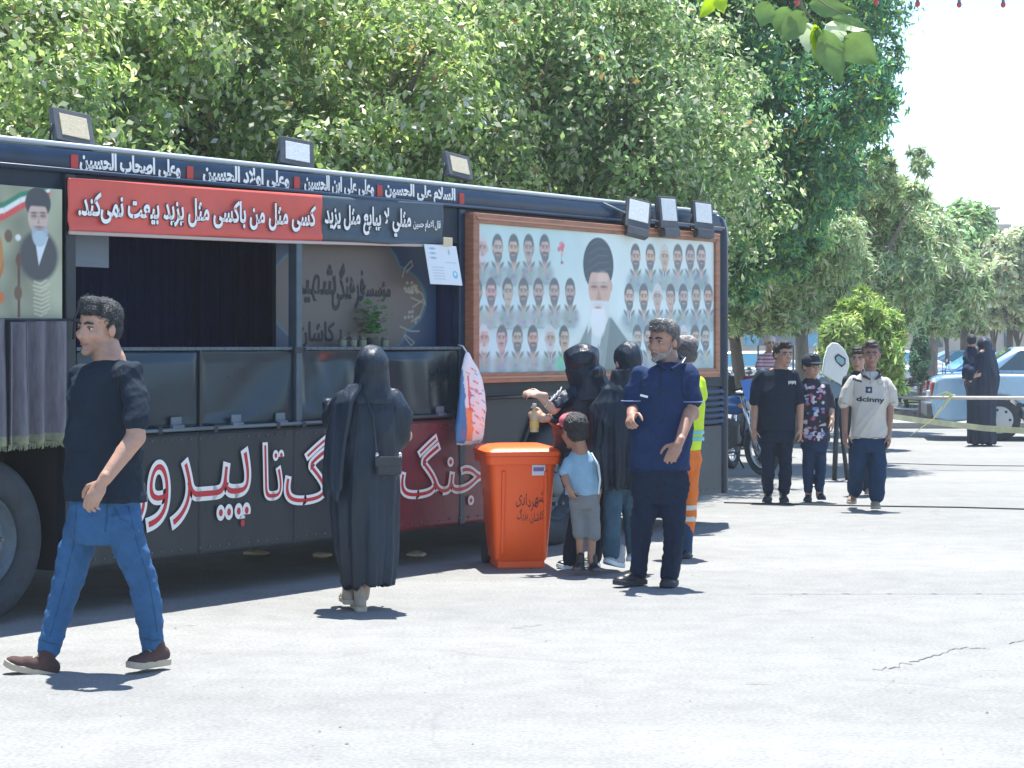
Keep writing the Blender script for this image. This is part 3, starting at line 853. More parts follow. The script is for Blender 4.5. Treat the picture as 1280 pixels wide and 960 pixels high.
M['fringe'] = mat('fringe', (.22,.24,.16), .95, 0, .3, 30)
cloth(-40, 3, 398, 560, 1.0, 'grey striped cloth at the far left end of the hanging row', 1.5, -.06)
cloth(8, 31, 402, 557, 2.2, 'grey striped cloth second from the left, hanging above the wheel', 1.2)
cloth(36, 58, 401, 555, 3.6, 'grey striped cloth hanging in the row, second from the hatch pillar', 1.1, -.09)
cloth(62, 86, 401, 553, 4.4, 'grey striped cloth hanging nearest the hatch pillar, with a yellowish fringe', 1.0, -.075)
m = MB(); m.tube([(bu(-40),-.08,buz(0,400)[1]),(bu(88),-.08,buz(88,400)[1])], .008, 6); m.build('cloth_rail', M['black_metal'], BUS, True)

# ---- sign, grey sheet and plant inside the hatch
yi = .14
u0, u1 = bu(345, yi), bu(545, yi); z0, z1 = 1.50, buz(450, 300, yi)[1]
SGN = bempty('calligraphy_sign', u0, yi, 1.36, 'dark blue sign with a grey scalloped medallion and black calligraphy inside the hatch', 'sign')
cv = Canvas(u1-u0, z1-1.36, .0055, (.006,.030,.085))
def cuv(px, py):
    u, z = buz(px, py, yi); return u-u0, z-1.36
for (a_, b_, ra, rb) in ((425,370,85,70),(480,375,52,45),(465,345,35,45),(462,410,45,35),(500,377,28,20),(425,330,48,38)):
    ce(a_, b_, ra+2.5, rb+2.5, (.03,.12,.17))
for (a_, b_, ra, rb) in ((425,370,85,70),(480,375,52,45),(465,345,35,45),(462,410,45,35),(500,377,28,20),(425,330,48,38)):
    ce(a_, b_, ra, rb, (.085,.074,.068))
for pts in ([(503,346),(506,335),(514,326),(516,332),(508,340)], [(516,358),(528,368),(531,378),(525,395),(514,402)], [(500,408),(513,414),(524,414)],[(505,420),(514,432),(518,428),(506,418)],[(516,384),(530,374),(532,380),(514,372)]):
    cv.line([cuv(*p) for p in pts], .006, (.22,.23,.19))
for k in range(26):
    a_ = rnd.uniform(506,524); b_ = rnd.choice([rnd.uniform(353,366), rnd.uniform(386,404)]); ce(a_, b_, 1.6, 2.0, (.24,.25,.20))
link('sign_sheet', cv.mesh('sign_sheet', M['print'], lambda X, Z: np.stack([X, 0*X, Z], 1)), SGN)
m = MB(); m.box(0, u1-u0, .004, .03, 0, z1-1.36); m.build('backing', M['black_metal'], SGN)
def smap(px0, px1, py0, py1, rise):
    a0, a1 = bu(px0, yi)-u0, bu(px1, yi)-u0
    b0, b1 = buz((px0+px1)/2, py1, yi)[1]-1.36, buz((px0+px1)/2, py0, yi)[1]-1.36
    return lambda a, b_, dep: (a0+(a1-a0)*a, -.004-dep, b0+(b1-b0)*b_+rise*math.sin(a*math.pi*.9))
lettering('lettering', 'مؤسسه', smap(452, 488, 352, 377, .0), [(.02, M['black_ink'], 0)], SGN)
lettering('lettering', 'فرهنگی', smap(415, 455, 332, 390, .02), [(.02, M['black_ink'], 0)], SGN)
lettering('lettering', 'شهید', smap(366, 420, 330, 380, .0), [(.02, M['black_ink'], 0)], SGN)
lettering('lettering', 'کاشان', smap(372, 418, 402, 434, .0), [(.02, M['black_ink'], 0)], SGN)
lettering('lettering', 'محمد رضا', smap(425, 472, 412, 436, .0), [(.02, M['black_ink'], 0)], SGN)
SH = bempty('grey_sheet', bu(93,.2), .2, 1.95, 'plain grey sheet hanging in the upper left corner of the hatch', 'sheet')
m = MB(); a_ = buz(93, 333, .2); b_ = buz(136, 285, .2); m.box(0, b_[0]-a_[0], 0, .01, a_[1]-1.95, b_[1]-1.95+.05); m.build('panel', mat('grey_sheet', (.16,.20,.25), .8, 0, .15, 5), SH)
m = MB(); m.box(u_m+.1, bu(570,.5), .2, .5, ZS-.1, ZS+.0); m.build('counter', M['black_metal'], BUS)
# plant and small jars on the ledge
pl0 = buz(466, 432, .07)
PLN = bempty('potted_plant', pl0[0], .07, ZS+.02, 'small leafy green plant standing in front of the calligraphy sign', 'plant')
m = MB(); m.rings([(0,0,-.0,.035,.035),(0,0,.06,.045,.045)], 14); m.build('pot', mat('pot_dark', (.06,.07,.07), .6), PLN)
m = MB()
for k in range(190):
    a = rnd.uniform(0, 6.28); e = rnd.uniform(.0, 1.4); r = rnd.uniform(.03,.17)
    c = Vector((math.cos(a)*math.cos(e)*r*.8, math.sin(a)*math.cos(e)*r*.7, .09+math.sin(e)*r*1.5)); d = Vector((math.cos(a),math.sin(a),rnd.uniform(-.3,.6))).normalized()*.055; n = d.cross(Vector((0,0,1))).normalized()*.022
    m.add([c, c+d*.5+n, c+d, c+d*.5-n], [(0,1,2,3)])
m.build('leaves', mat('pot_leaf', (.10,.28,.10), .5, 0, .4, 30, trans=.3), PLN)
jm = None
for i, px in enumerate((428, 441, 453, 481)):
    u, _ = buz(px, 432, .03)
    j = bempty('jar', u, .03, ZS+.022, ['short dark jar on the ledge at the left end of the row','short dark jar on the ledge, second in the row','short dark jar on the ledge, third in the row, under the plant','short dark jar on the ledge right of the plant'][i], 'jar', 'jars on the ledge of the hatch')
    m = MB(); m.rings([(0,0,0,.028,.028),(0,0,.045,.03,.03),(0,0,.052,.02,.02)], 12); m.build('glass_body', mat('jar_glass', (.12,.16,.12), .2), j, True, 40)
    m = MB(); m.rings([(0,0,.053,.023,.023),(0,0,.065,.023,.023)], 12); m.build('lid', M['lamp_grey'], j)

# ---- paper notice taped at the hatch pillar
NT = bempty('paper_notice', bu(530,-.08), -.08, buz(550,356,-.08)[1], 'white printed paper notice taped beside the banner end', 'notice')
zz = buz(550,356,-.08)[1]
q = [buz(538,355,-.08), buz(578,357,-.08), buz(570,308,-.08), buz(530,305,-.08)]; o0 = bu(530,-.08)
cv = Canvas(.40, .30, .0045, (.62,.72,.78))
for k in range(5): cv.line([(.05,.13-k*.022),(.18,.13-k*.022)], .003, (.2,.32,.42), .6)
cv.line([(.22,.17),(.36,.17)], .004, (.3,.42,.5), .6)
for k in range(3): cv.ell(.08, .20+k*.035, .035, .008, (.25,.40,.52))
cv.ell(.32,.08,.035,.03,(.08,.45,.62)); cv.ell(.32,.085,.018,.015,(.62,.72,.78)); cv.ell(.28,.25,.014,.022,(.2,.5,.5))
def nmap(X, Z):
    a = X/.40; b_ = Z/.30
    p0 = np.array(q[0]); p1 = np.array(q[1]); p2 = np.array(q[2]); p3 = np.array(q[3])
    R = (p0[None]*(1-a)[:,None]+p1[None]*a[:,None])*(1-b_)[:,None]+(p3[None]*(1-a)[:,None]+p2[None]*a[:,None])*b_[:,None]
    return np.stack([R[:,0]-o0, -.012*np.sin(a*3), R[:,1]-zz], 1)
o = link('sheet', cv.mesh('sheet', M['print'], nmap), NT)
s2 = o.modifiers.new('s', 'SOLIDIFY'); s2.thickness = .002
CD = bempty('cardboard_tab', bu(552,-.09), -.09, buz(557,308,-.09)[1], 'small square of buff cardboard stuck above the paper notice', 'cardboard')
m = MB(); m.box(0, bu(563,-.09)-bu(552,-.09), -.02, -.012, 0, buz(557,297,-.09)[1]-buz(557,308,-.09)[1]); m.build('tab', M['card'], CD, bevel=.002)

# ---- floodlights
def flood(px, py, w, h, yo, yaw, tilt, label, lens, long=False, roll=0):
    """centre of the lamp at pixel (px, py) on the plane y = yo of the bus"""
    u, z = buz(px, py, yo)
    r = bempty('floodlight', u, yo, z, label, 'floodlight', 'floodlights along the roof edge of the bus')
    R = Matrix.Rotation(yaw, 4, 'Z') @ Matrix.Rotation(tilt, 4, 'X') @ Matrix.Rotation(roll, 4, 'Y')
    m = MB(); m.box(-w/2, w/2, -.02, .02, -h/2, h/2, 0, R); m.build('housing', M['lamp_grey'], r, bevel=.006)
    m = MB()
    for k in range(9): x = -w*.4+w*.8*k/8; m.box(x-.003, x+.003, .021, .05, -h*.42, h*.42, 0, R)
    m.build('cooling_fins', M['lamp_grey'], r)
    m = MB(); lw, lh = (w*.40, h*.34) if long else (w*.36, h*.33); zz = h*.08 if long else 0
    m.box(-lw, lw, -.026, -.019, -lh+zz, lh+zz, 0, R); m.build('lens', lens, r, bevel=.003)
    if long:
        m = MB(); m.box(-w*.42, w*.42, -.045, .03, -h/2-.07, -h/2-.002, 0, R); m.build('driver_box', M['lamp_grey'], r, bevel=.005)
    m = MB()
    dn = -(z-ZT)-.0 if z > ZT+.02 else -.12
    for q in (-1, 1):
        m.tube([R @ Vector((q*(w/2+.008), .0, 0)), R @ Vector((q*(w/2+.008), .03, -h*.35)), Vector((q*w*.38, .07, max(dn, -h*.75)))], .007, 6)
    m.tube([Vector((-w*.38,.07,max(dn,-h*.75))), Vector((w*.38,.07,max(dn,-h*.75)))], .007, 6)
    m.tube([Vector((0,.07,max(dn,-h*.75))), Vector((0,.10,min(dn,-.1)))], .009, 6)
    m.build('bracket', M['black_metal'], r, True)
    return r
flood(90, 160, .28, .21, .10, -.05, -.35, 'square floodlight with a warm yellowish lens, leftmost on the bus roof', M['lens_warm'], roll=.10)
flood(370, 191, .25, .19, .10, -.35, -.25, 'square floodlight with a pale lens standing above the middle of the red banner', M['lens'], roll=.12)
flood(572, 208, .25, .19, .10, -.1, -.35, 'small floodlight with a buff lens above the end of the slate banner', M['lens_warm'], roll=.12)
flood(797, 268, .22, .26, -.14, -.55, -.30, 'tall floodlight on the portrait board top, left one of the close three', M['lens'], True, roll=.22)
flood(834, 266, .22, .27, -.14, -.2, -.12, 'tall floodlight on the portrait board top, middle one of the close three', M['lens'], True)
flood(878, 270, .20, .25, -.14, -.45, -.22, 'tall floodlight on the portrait board top, nearest the rounded bus corner', M['lens'], True, roll=.08)
m = MB(); m.tube([bworld(bu(755),-.03,ZR+.18)-BO, bworld(bu(778),-.10,ZR+.02)-BO], .006, 6)
m = MB(); m.tube([(bu(752),-.02,ZT-.02),(bu(782),-.12,ZR+.03),(bu(890),-.12,ZR+.02)], .009, 6); m.build('lamp_arm', M['rim'], BUS, True)

# ---- printed carrier bag hung at the hatch corner
yb = -.12
bu0, bz0 = buz(586, 556, yb)
BAG = bempty('carrier_bag', bu0, yb, bz0, 'white plastic carrier bag with orange and blue print hanging from the hatch corner', 'bag')
kb = .777*172
rg = [(0,0,0,.15,.02),(.005,0,.03,.165,.045),(.012,0,.12,.17,.06),(.03,0,.25,.165,.06),(.045,0,.36,.15,.05),(.03,0,.48,.13,.04),(.015,0,.56,.10,.03),(-.01,0,.62,.05,.02),(-.02,0,.67,.02,.012)]
m = MB(); m.rings([(a+.0, b_, c_*1.0, d, e) for a, b_, c_, d, e in rg], 40)
def bagtint(V, N):
    C_ = np.ones((len(V), 3))*np.array((.72,.74,.76)); x = V[:,0]; z = V[:,2]
    f = fold(V, 1, 14, 6)
    def put(mask, col): C_[mask] = col
    put(x < -.075+.02*f, (.07,.22,.45))
    put((x > -.10+.2*(.5-z)*.2) & (x < -.01+.02*f) & (z < .27) & (z > .03), (.75,.26,.07))
    put((x > -.055) & (x < -.02+.02*f) & (z > .25) & (z < .5), (.62,.10,.12))
    rg_ = np.random.default_rng(4)
    for k in range(26):
        cx_, cz_ = rg_.uniform(-.05,.13), rg_.uniform(.05,.56); w_ = rg_.uniform(.012,.03)
        put((abs(x-cx_) < w_) & (abs(z-cz_+.4*(x-cx_)) < .006), [(.15,.25,.5),(.65,.12,.12),(.7,.35,.15)][k % 3])
    put(z < .012, (.8,.8,.8))
    return C_
M['bag'] = mat('bag_plastic', (1,1,1), .35, attr='Col', trans=.0)
skin('bag_body', m, .0075, M['bag'], BAG, 2, lambda V: fold(V, .010, 16, 3, (1,1,.4)), bagtint)
m = MB(); m.tube([(-.02,0,.66),(-.03,.03,.71),(-.02,.08,.72)], .006, 6); m.build('handle', M['paper'], BAG, True)

# ---- orange wheeled bin
bc = P(646, 430, 14.75); 
BIN = empty('wheeled_bin', (bc.x, 14.75, 0), math.radians(9), 'tall bright orange wheeled bin with black scrawled lettering beside the bus', 'bin')
BIN.scale = (.93, 1, .985)
def bin_ring(z, w, d, r, yc=0):
    pts = []
    for cx_, cy_, a0 in ((w-r, d-r, 0), (-w+r, d-r, 90), (-w+r, -d+r, 180), (w-r, -d+r, 270)):
        for k in range(6):
            a = math.radians(a0+k*18); pts.append((cx_+r*math.cos(a), yc+cy_+r*math.sin(a), z))
    return pts
m = MB(); lev = [(.05,.185,.20,.04),(.07,.20,.215,.045),(.35,.222,.245,.05),(.74,.252,.285,.05),(.75,.262,.30,.05)]
vs = []; fs = []
for z, w, d, r in lev: vs += bin_ring(z, w, d, r)
n = 24
for i in range(len(lev)-1):
    for k in range(n): fs.append((i*n+k, i*n+(k+1)%n, (i+1)*n+(k+1)%n, (i+1)*n+k))
fs.append(tuple(range(n-1,-1,-1)))
m.add(vs, fs)
m.build('body', M['orange'], BIN, True, 35)
for x in (-.15, .17):
    m = MB(); m.add([(x-.012,-.221,.10),(x+.012,-.221,.10),(x+.014,-.288,.70),(x-.014,-.288,.70),(x-.008,-.231,.11),(x+.008,-.231,.11),(x+.010,-.298,.69),(x-.010,-.298,.69)], [(4,5,6,7),(0,1,5,4),(1,2,6,5),(2,3,7,6),(3,0,4,7)]); m.build('rib', M['orange'], BIN)
m = MB(); vs = []; fs = []
for z, w, d, r in ((.745,.28,.32,.05),(.80,.285,.325,.05),(.80,.262,.30,.05)): vs += bin_ring(z, w, d, r)
for i in range(2):
    for k in range(n): fs.append((i*n+k, i*n+(k+1)%n, (i+1)*n+(k+1)%n, (i+1)*n+k))
m.add(vs, fs); m.build('rim', M['orange'], BIN, True, 35)
m = MB(); vs = []; fs = []
lv = [(.803,.292,.335,.05),(.835,.292,.335,.05),(.855,.27,.31,.06),(.872,.20,.24,.06)]
for z, w, d, r in lv: vs += bin_ring(z, w, d, r)
for i in range(3):
    for k in range(n): fs.append((i*n+k, i*n+(k+1)%n, (i+1)*n+(k+1)%n, (i+1)*n+k))
fs.append(tuple(3*n+k for k in range(n))); fs.append(tuple(range(n-1,-1,-1)))
m.add(vs, fs); m.build('lid', M['orange'], BIN, True, 35)
m = MB(); m.tube([(-.27,.36,.80),(.27,.36,.80)], .018, 10); m.build('handle', M['orange'], BIN, True)
for x in (-.2, .2):
    m = MB(); m.tube([(x-.03,.22,.09),(x+.03,.22,.09)], .09, 20); m.build('wheel', M['rubber'], BIN, True, 40)
m = MB(); m.box(-.18,.18,-.20,.2,.0,.052); m.build('foot', M['orange'], BIN, bevel=.01)
# front face of the bin leans outwards
def fpt(x, z, dep): 
    return (x, -(.215+(z-.07)*.105)-.006-dep, z)
lettering('scrawl', 'شهرداری', lambda a, b_, d: fpt(-.05+.215*a, .43+.11*b_+.02*math.sin(a*9), d), [(-.005, M['black_ink'], 0)], BIN)
lettering('scrawl', 'کاشان بزرگ', lambda a, b_, d: fpt(-.04+.20*a, .33+.09*b_+.012*math.sin(a*7), d), [(-.005, M['black_ink'], 0)], BIN)
m = MB(); m.add([fpt(.065,.665,.004), fpt(.165,.665,.004), fpt(.165,.74,.004), fpt(.065,.74,.004)], [(0,1,2,3)]); m.build('sticker', M['paper'], BIN)
m = MB(); m.add([fpt(.075,.695,.007), fpt(.155,.695,.007), fpt(.155,.722,.007), fpt(.075,.722,.007)], [(0,1,2,3)]); m.build('sticker_band', mat('sticker_purple', (.22,.12,.4), .5), BIN)

# ---- scraps lying under the bus
for i, (px, py, w) in enumerate(((322,694,.10),(404,697,.05),(520,696,.09))):
    g_ = G(px, 700+i) if i else G(px, 735)
    p = bworld(bu(px), .25+.2*i, 0)
    p = G(px, py); s_ = empty('rubble_scrap', (p.x, p.y, 0), rnd.uniform(0, 3), ['pale crumpled scrap on the ground under the bus, left one','small pale scrap on the ground under the bus behind the standing woman','flat pale scrap on the ground under the dark red skirt'][i], 'scrap', 'scraps lying under the bus')
    m = MB(); m.sph((0,0,.018), (w,.08,.02), 12, 6); m.sph((w*.6,.02,.02), (w*.5,.06,.022), 10, 6)
    skin('lump', m, .008, M['card'], s_, 1, lambda V: fold(V, .006, 30, 3))

# ---- blue curtains inside the hatch
def curtain(px0, px1, yy, label, seed):
    u0, u1 = bu(px0, yy), bu(px1, yy); c0 = bempty('curtain', (u0+u1)/2, yy, 1.3, label, 'curtain', 'blue curtains inside the hatch')
    w = u1-u0; nu, nz = 90, 14
    X, Zz = np.meshgrid(np.linspace(-w/2, w/2, nu), np.linspace(0, 1.2, nz))
    y = (.035 if seed == 1.0 else .015)*np.sin(X*34+seed+.6*np.sin(X*9))*(1-.3*Zz)+.012*np.sin(X*80+seed)
    V = np.stack([X.ravel(), y.ravel(), Zz.ravel()], 1)
    i = np.arange((nz-1)*(nu-1)); r = i//(nu-1); c_ = i % (nu-1); a = r*nu+c_
    link('fabric', npmesh('fabric', V, np.stack([a, a+1, a+nu+1, a+nu], 1), M['curtain_blue' if seed == 1.0 else 'curtain_navy'], True), c0)
M['curtain_blue'] = mat('curtain_blue', (.02,.10,.34), .55, 0, .3, 6, .2, 30)
M['curtain_navy'] = mat('curtain_navy', (.003,.009,.055), .7, 0, .3, 6, .2, 30, spec=.15)
curtain(515, 590, .35, 'blue satin curtain at the right end inside the hatch', 1.0)
curtain(92, 250, 1.1, 'dark navy curtain inside the left half of the hatch', 2.4)
curtain(252, 352, 1.0, 'narrow dark navy curtain behind the hatch post', 4.0)
# ---- rivets, hinges
m = MB()
for px in range(96, 570, 9):
    m.sph((bu(px), -.036, ZS+.011), .006, 6, 4)
for px in range(92, 600, 12):
    m.sph((bu(px), -.014, ZB+.05), .007, 6, 4); m.sph((bu(px), -.014, ZH-.07), .007, 6, 4)
for px in range(652, 900, 8):
    if px > 776 or px < 650: m.sph((bu(px), -.012, ZB+.05), .007, 6, 4)
o = m.build('rivets', M['rim'], BUS, True); o['kind'] = 'stuff'
for px in (130, 215, 290, 345, 410, 480, 545):
    m = MB(); u = bu(px); m.tube([(u-.05,-.045,ZH+.01),(u+.05,-.045,ZH+.01)], .014, 8); m.box(u-.045, u+.045, -.038, -.03, ZH+.01, ZH+.07); m.build('hinge', M['rim'], BUS)
# ================================================================== trees
rgt = np.random.default_rng(11)
def leafmat(name, c, c2, rough=.38, trans=.52):
    m = bpy.data.materials.new(name); m.use_nodes = True; t = m.node_tree; L = t.links; b = t.nodes['Principled BSDF']
    a = t.nodes.new('ShaderNodeAttribute'); a.attribute_name = 'Col'
    L.new(a.outputs['Color'], b.inputs['Base Color']); b.inputs['Roughness'].default_value = rough; b.inputs['Specular IOR Level'].default_value = .5
    tr = t.nodes.new('ShaderNodeBsdfTranslucent'); hs = t.nodes.new('ShaderNodeHueSaturation'); hs.inputs['Value'].default_value = 1.5; hs.inputs['Saturation'].default_value = 1.1; hs.inputs['Hue'].default_value = .49
    ms = t.nodes.new('ShaderNodeMixShader'); ms.inputs[0].default_value = trans
    L.new(a.outputs['Color'], hs.inputs['Color']); L.new(hs.outputs[0], tr.inputs['Color'])
    L.new(b.outputs[0], ms.inputs[1]); L.new(tr.outputs[0], ms.inputs[2]); L.new(ms.outputs[0], t.nodes['Material Output'].inputs['Surface'])
    m['c1'] = c; m['c2'] = c2
    return m
LM = {
 'mulberry': (leafmat('mulberry_leaf', 0, 0), [(.165,.25,.08), (.26,.345,.125), (.105,.165,.065), (.44,.48,.30)]),
 'elm': (leafmat('elm_leaf', 0, 0), [(.125,.205,.085), (.20,.29,.12), (.08,.135,.065), (.38,.42,.26)]),
 'ash': (leafmat('ash_leaf', 0, 0), [(.055,.155,.085), (.09,.20,.09), (.035,.10,.07), (.20,.32,.08)]),
 'pine': (leafmat('pine_needle', 0, 0, .6, .25), [(.19,.29,.13), (.28,.38,.17), (.11,.18,.09), (.38,.43,.23)]),
 'pale_far': (leafmat('pale_far_leaf', 0, 0, .6, .3), [(.23,.29,.15), (.30,.34,.19), (.16,.22,.12), (.34,.35,.22)]),  # paler leaf colours for the far trees
 'green': (leafmat('green_leaf', 0, 0, .5, .3), [(.13,.24,.09), (.19,.31,.12), (.08,.16,.07), (.24,.34,.15)]),
 'thuja': (leafmat('thuja_spray', 0, 0, .5, .35), [(.15,.25,.06), (.23,.33,.09), (.09,.16,.05), (.30,.37,.13)]),
 'juniper': (leafmat('juniper_spray', 0, 0, .6, .2), [(.045,.10,.055), (.06,.13,.07), (.03,.07,.045), (.07,.13,.06)]),
}
def leaves(blobs, n, ln, wd, kind, up=.35, needle=False, shell=.55, seed=0, droop=0.0):
    """blobs: array rows x,y,z,r(xyz scale) in local metres; returns a mesh of small bent leaves"""
    rg = np.random.default_rng(seed)
    B = np.array(blobs, dtype=float)
    vol = B[:,3]**2
    # clumps on every blob
    nc = max(8, n//55)
    bi = rg.choice(len(B), nc, p=vol/vol.sum())
    d = rg.normal(size=(nc, 3)); d /= np.linalg.norm(d, axis=1)[:,None]
    rad = rg.uniform(shell, 1.05, nc)**.6
    cc = B[bi,:3] + d*(B[bi,3]*rad)[:,None]*np.array([1,1,.9])
    cr = B[bi,3]*rg.uniform(.12, .26, nc)
    tone = rg.normal(size=nc)*.22
    ci = rg.integers(0, nc, n)
    o = rg.normal(size=(n, 3))*.62
    p = cc[ci] + o*cr[ci][:,None]
    out = d[ci]*.8 + o*.4 + rg.normal(size=(n,3))*.55 + np.array([0,0,up-droop])
    out /= np.linalg.norm(out, axis=1)[:,None]
    a = np.cross(out, rg.normal(size=(n,3))); a /= np.linalg.norm(a, axis=1)[:,None]     # leaf length direction
    a[:,2] -= .35+droop; a /= np.linalg.norm(a, axis=1)[:,None]
    w = np.cross(out, a); w /= np.linalg.norm(w, axis=1)[:,None]
    nn = np.cross(a, w)
    s = rg.uniform(.65, 1.3, n)[:,None]
    L_ = ln*s; W_ = wd*s
    v0 = p; v1 = p + a*L_*.45 + w*W_*.5 + nn*W_*.15; v2 = p + a*L_; v3 = p + a*L_*.45 - w*W_*.5 + nn*W_*.15
    V = np.stack([v0, v1, v2, v3], 1).reshape(-1, 3)
    Fq = np.arange(n*4).reshape(n, 4)
    m, pal = LM[kind]
    me = npmesh('crown', V, Fq, m)
    pal = np.array(pal)
    pi_ = rg.choice(len(pal), n, p=[.36,.28,.16,.20] if len(pal) == 4 else None)  # the last, palest colour stands in for sunlit highlights on the leaves
    c = pal[pi_]*1.45*np.exp(tone[ci]+rg.normal(size=n)*.18)[:,None]
    dead = rg.random(n) < .02; c[dead] = np.array((.28,.20,.08))
    c = np.clip(c, 0, .62)
    cc4 = np.repeat(np.concatenate([c, np.ones((n,1))], 1), 4, 0).astype(np.float32)
    at = me.color_attributes.new('Col', 'FLOAT_COLOR', 'POINT'); at.data.foreach_set('color', cc4.ravel())
    return me
M['bark'] = mat('bark', (.12,.095,.075), .95, 0, .45, 9, .8, 26, stretch=(1,1,.25))
M['bark_pale'] = mat('bark_pale', (.20,.175,.155), .95, 0, .4, 9, .8, 26, stretch=(1,1,.25))
def tree(name, label, base, trunk, r0, blobs, n, ln, wd, kind, seed, group=None, bark='bark', cat='tree', limbs=7, **kw):
    """base (x, y); trunk: points relative to base; blobs relative to base"""
    r = empty(name, (base[0], base[1], 0), 0, label, cat, group)
    rg = random.Random(seed)
    m = MB()
    nT = len(trunk); m.tube(trunk, [r0*(1-.45*i/(nT-1)) if nT > 1 else r0 for i in range(nT)], 12)
    tp = Vector(trunk[-1])
    bl = sorted(blobs, key=lambda q: -q[3])
    for k in range(limbs*2 if n > 30000 else limbs):
        b = bl[k % len(bl)]
        st = Vector(trunk[-1]).lerp(Vector(trunk[max(0, nT-2)]), rg.uniform(0, .6))
        en = Vector(b[:3]) + Vector((rg.uniform(-1,1), rg.uniform(-1,1), rg.uniform(-.4,1)))*b[3]*(.6 if k < limbs else 1.0)
        md = st.lerp(en, .5) + Vector((rg.uniform(-.1,.1), rg.uniform(-.1,.1), .12))*(en-st).length*.6
        m.tube([st, st.lerp(md, .5), md, md.lerp(en, .6), en], [r0*.42, r0*.33, r0*.25, r0*.15, r0*.05], 7)
        for j in range(3):
            e2 = md + Vector((rg.uniform(-1,1), rg.uniform(-1,1), rg.uniform(-.3,1)))*b[3]*.7
            m.tube([md, md.lerp(e2, .5)+Vector((0,0,.05)), e2], [r0*.16, r0*.1, r0*.03], 5)
    m.build('trunk', M[bark], r, True)
    me = leaves(blobs, n, ln, wd, kind, seed=seed, **kw)
    link('crown', me, r)
    return r
def blobsP(base, Y, lst, dj=.6, seed=0):
    """(px, py, radius px[, dy]) at depth Y -> local blobs"""
    rg = random.Random(seed); out = []
    for q in lst:
        dy = q[3] if len(q) > 3 else rg.uniform(-dj, dj)
        w = P(q[0], q[1], Y+dy); out.append((w.x-base[0], w.y-base[1], w.z, q[2]*Y/F))
    return out
def dome(base, Y, cx, cz, R, k, seed, squash=.8):
    rg = random.Random(seed); out = [(cx-base[0], 0, cz, R*.62)]
    for i in range(k):
        a = i*2.399+rg.uniform(-.3,.3); e = math.asin(max(-.5, min(1, -0.35+1.35*(i+.5)/k)))
        out.append((cx-base[0]+R*.72*math.cos(a)*math.cos(e), R*.72*math.sin(a)*math.cos(e), cz+R*squash*math.sin(e), R*rg.uniform(.28,.42)))
    return out
def big(px, Y, cz, R, n, kind, seed, label, ln=.10, wd=.05, k=22, squash=.85, group='leafy trees behind the bus', **kw):
    x = (px-CX)/F*Y
    return tree('broadleaf_tree', label, (x, Y), [(0,0,0),(.05,.03,cz*.35),(.02,-.05,cz*.75)], .17, dome((x,Y), Y, x, cz, R, k, seed, squash), n, ln, wd, kind, seed, group, **kw)
# the near row, then taller ones behind
big(-60, 17.5, 3.3, 2.1, 44200, 'mulberry', 21, 'yellow-green mulberry tree at the far left behind the bus front', .088, .044)
big(175, 19.5, 3.5, 2.2, 51000, 'mulberry', 22, 'pale yellow-green mulberry tree behind the red banner', .088, .044)
big(395, 20.5, 3.6, 2.2, 51000, 'mulberry', 23, 'bright mulberry tree behind the middle floodlight', .088, .044)
big(600, 22.5, 3.8, 2.4, 51000, 'elm', 24, 'grey-green elm behind the slate banner end', .088, .044)
big(745, 23.5, 3.7, 2.0, 47600, 'elm', 25, 'mid-green elm behind the portrait board', .088, .044)
big(20, 23, 5.6, 3.0, 40800, 'elm', 26, 'tall darker tree rising above the leftmost floodlight', .092, .045)
big(270, 25, 5.9, 3.1, 44200, 'mulberry', 27, 'tall light green tree filling the top left between two darker crowns', .092, .045)
big(500, 26, 6.0, 3.1, 44200, 'mulberry', 28, 'tall light green tree above the open hatch', .092, .045)
big(690, 27, 6.2, 3.1, 44200, 'elm', 29, 'tall dull green tree above the left half of the portrait board', .092, .045)
# the ash with its drooping dark edge against the sky
Ya = 27.0; xa = (872-CX)/F*Ya
lst = [(860,30,95),(960,20,95),(1050,25,75),(1085,60,45),(900,130,90),(990,120,90),(1060,115,62),(870,215,70),(950,230,70),(1020,215,58),(1075,170,42),(1092,110,30),(930,300,55),(985,300,48),(1010,265,40),(900,270,60),(860,-60,120),(980,-70,110),(1060,-50,80),(930,345,35),(1045,235,25)]
tree('ash_tree', 'large dark green ash with drooping leaflets rising to the bright sky', (xa, Ya), [(0,0,0),(.1,0,1.2),(.0,.1,2.4),(.15,0,3.6)], .2, blobsP((xa,Ya), Ya, lst, 1.0, 3), 85000, .11, .036, 'ash', 31, 'leafy trees behind the bus', droop=.3)
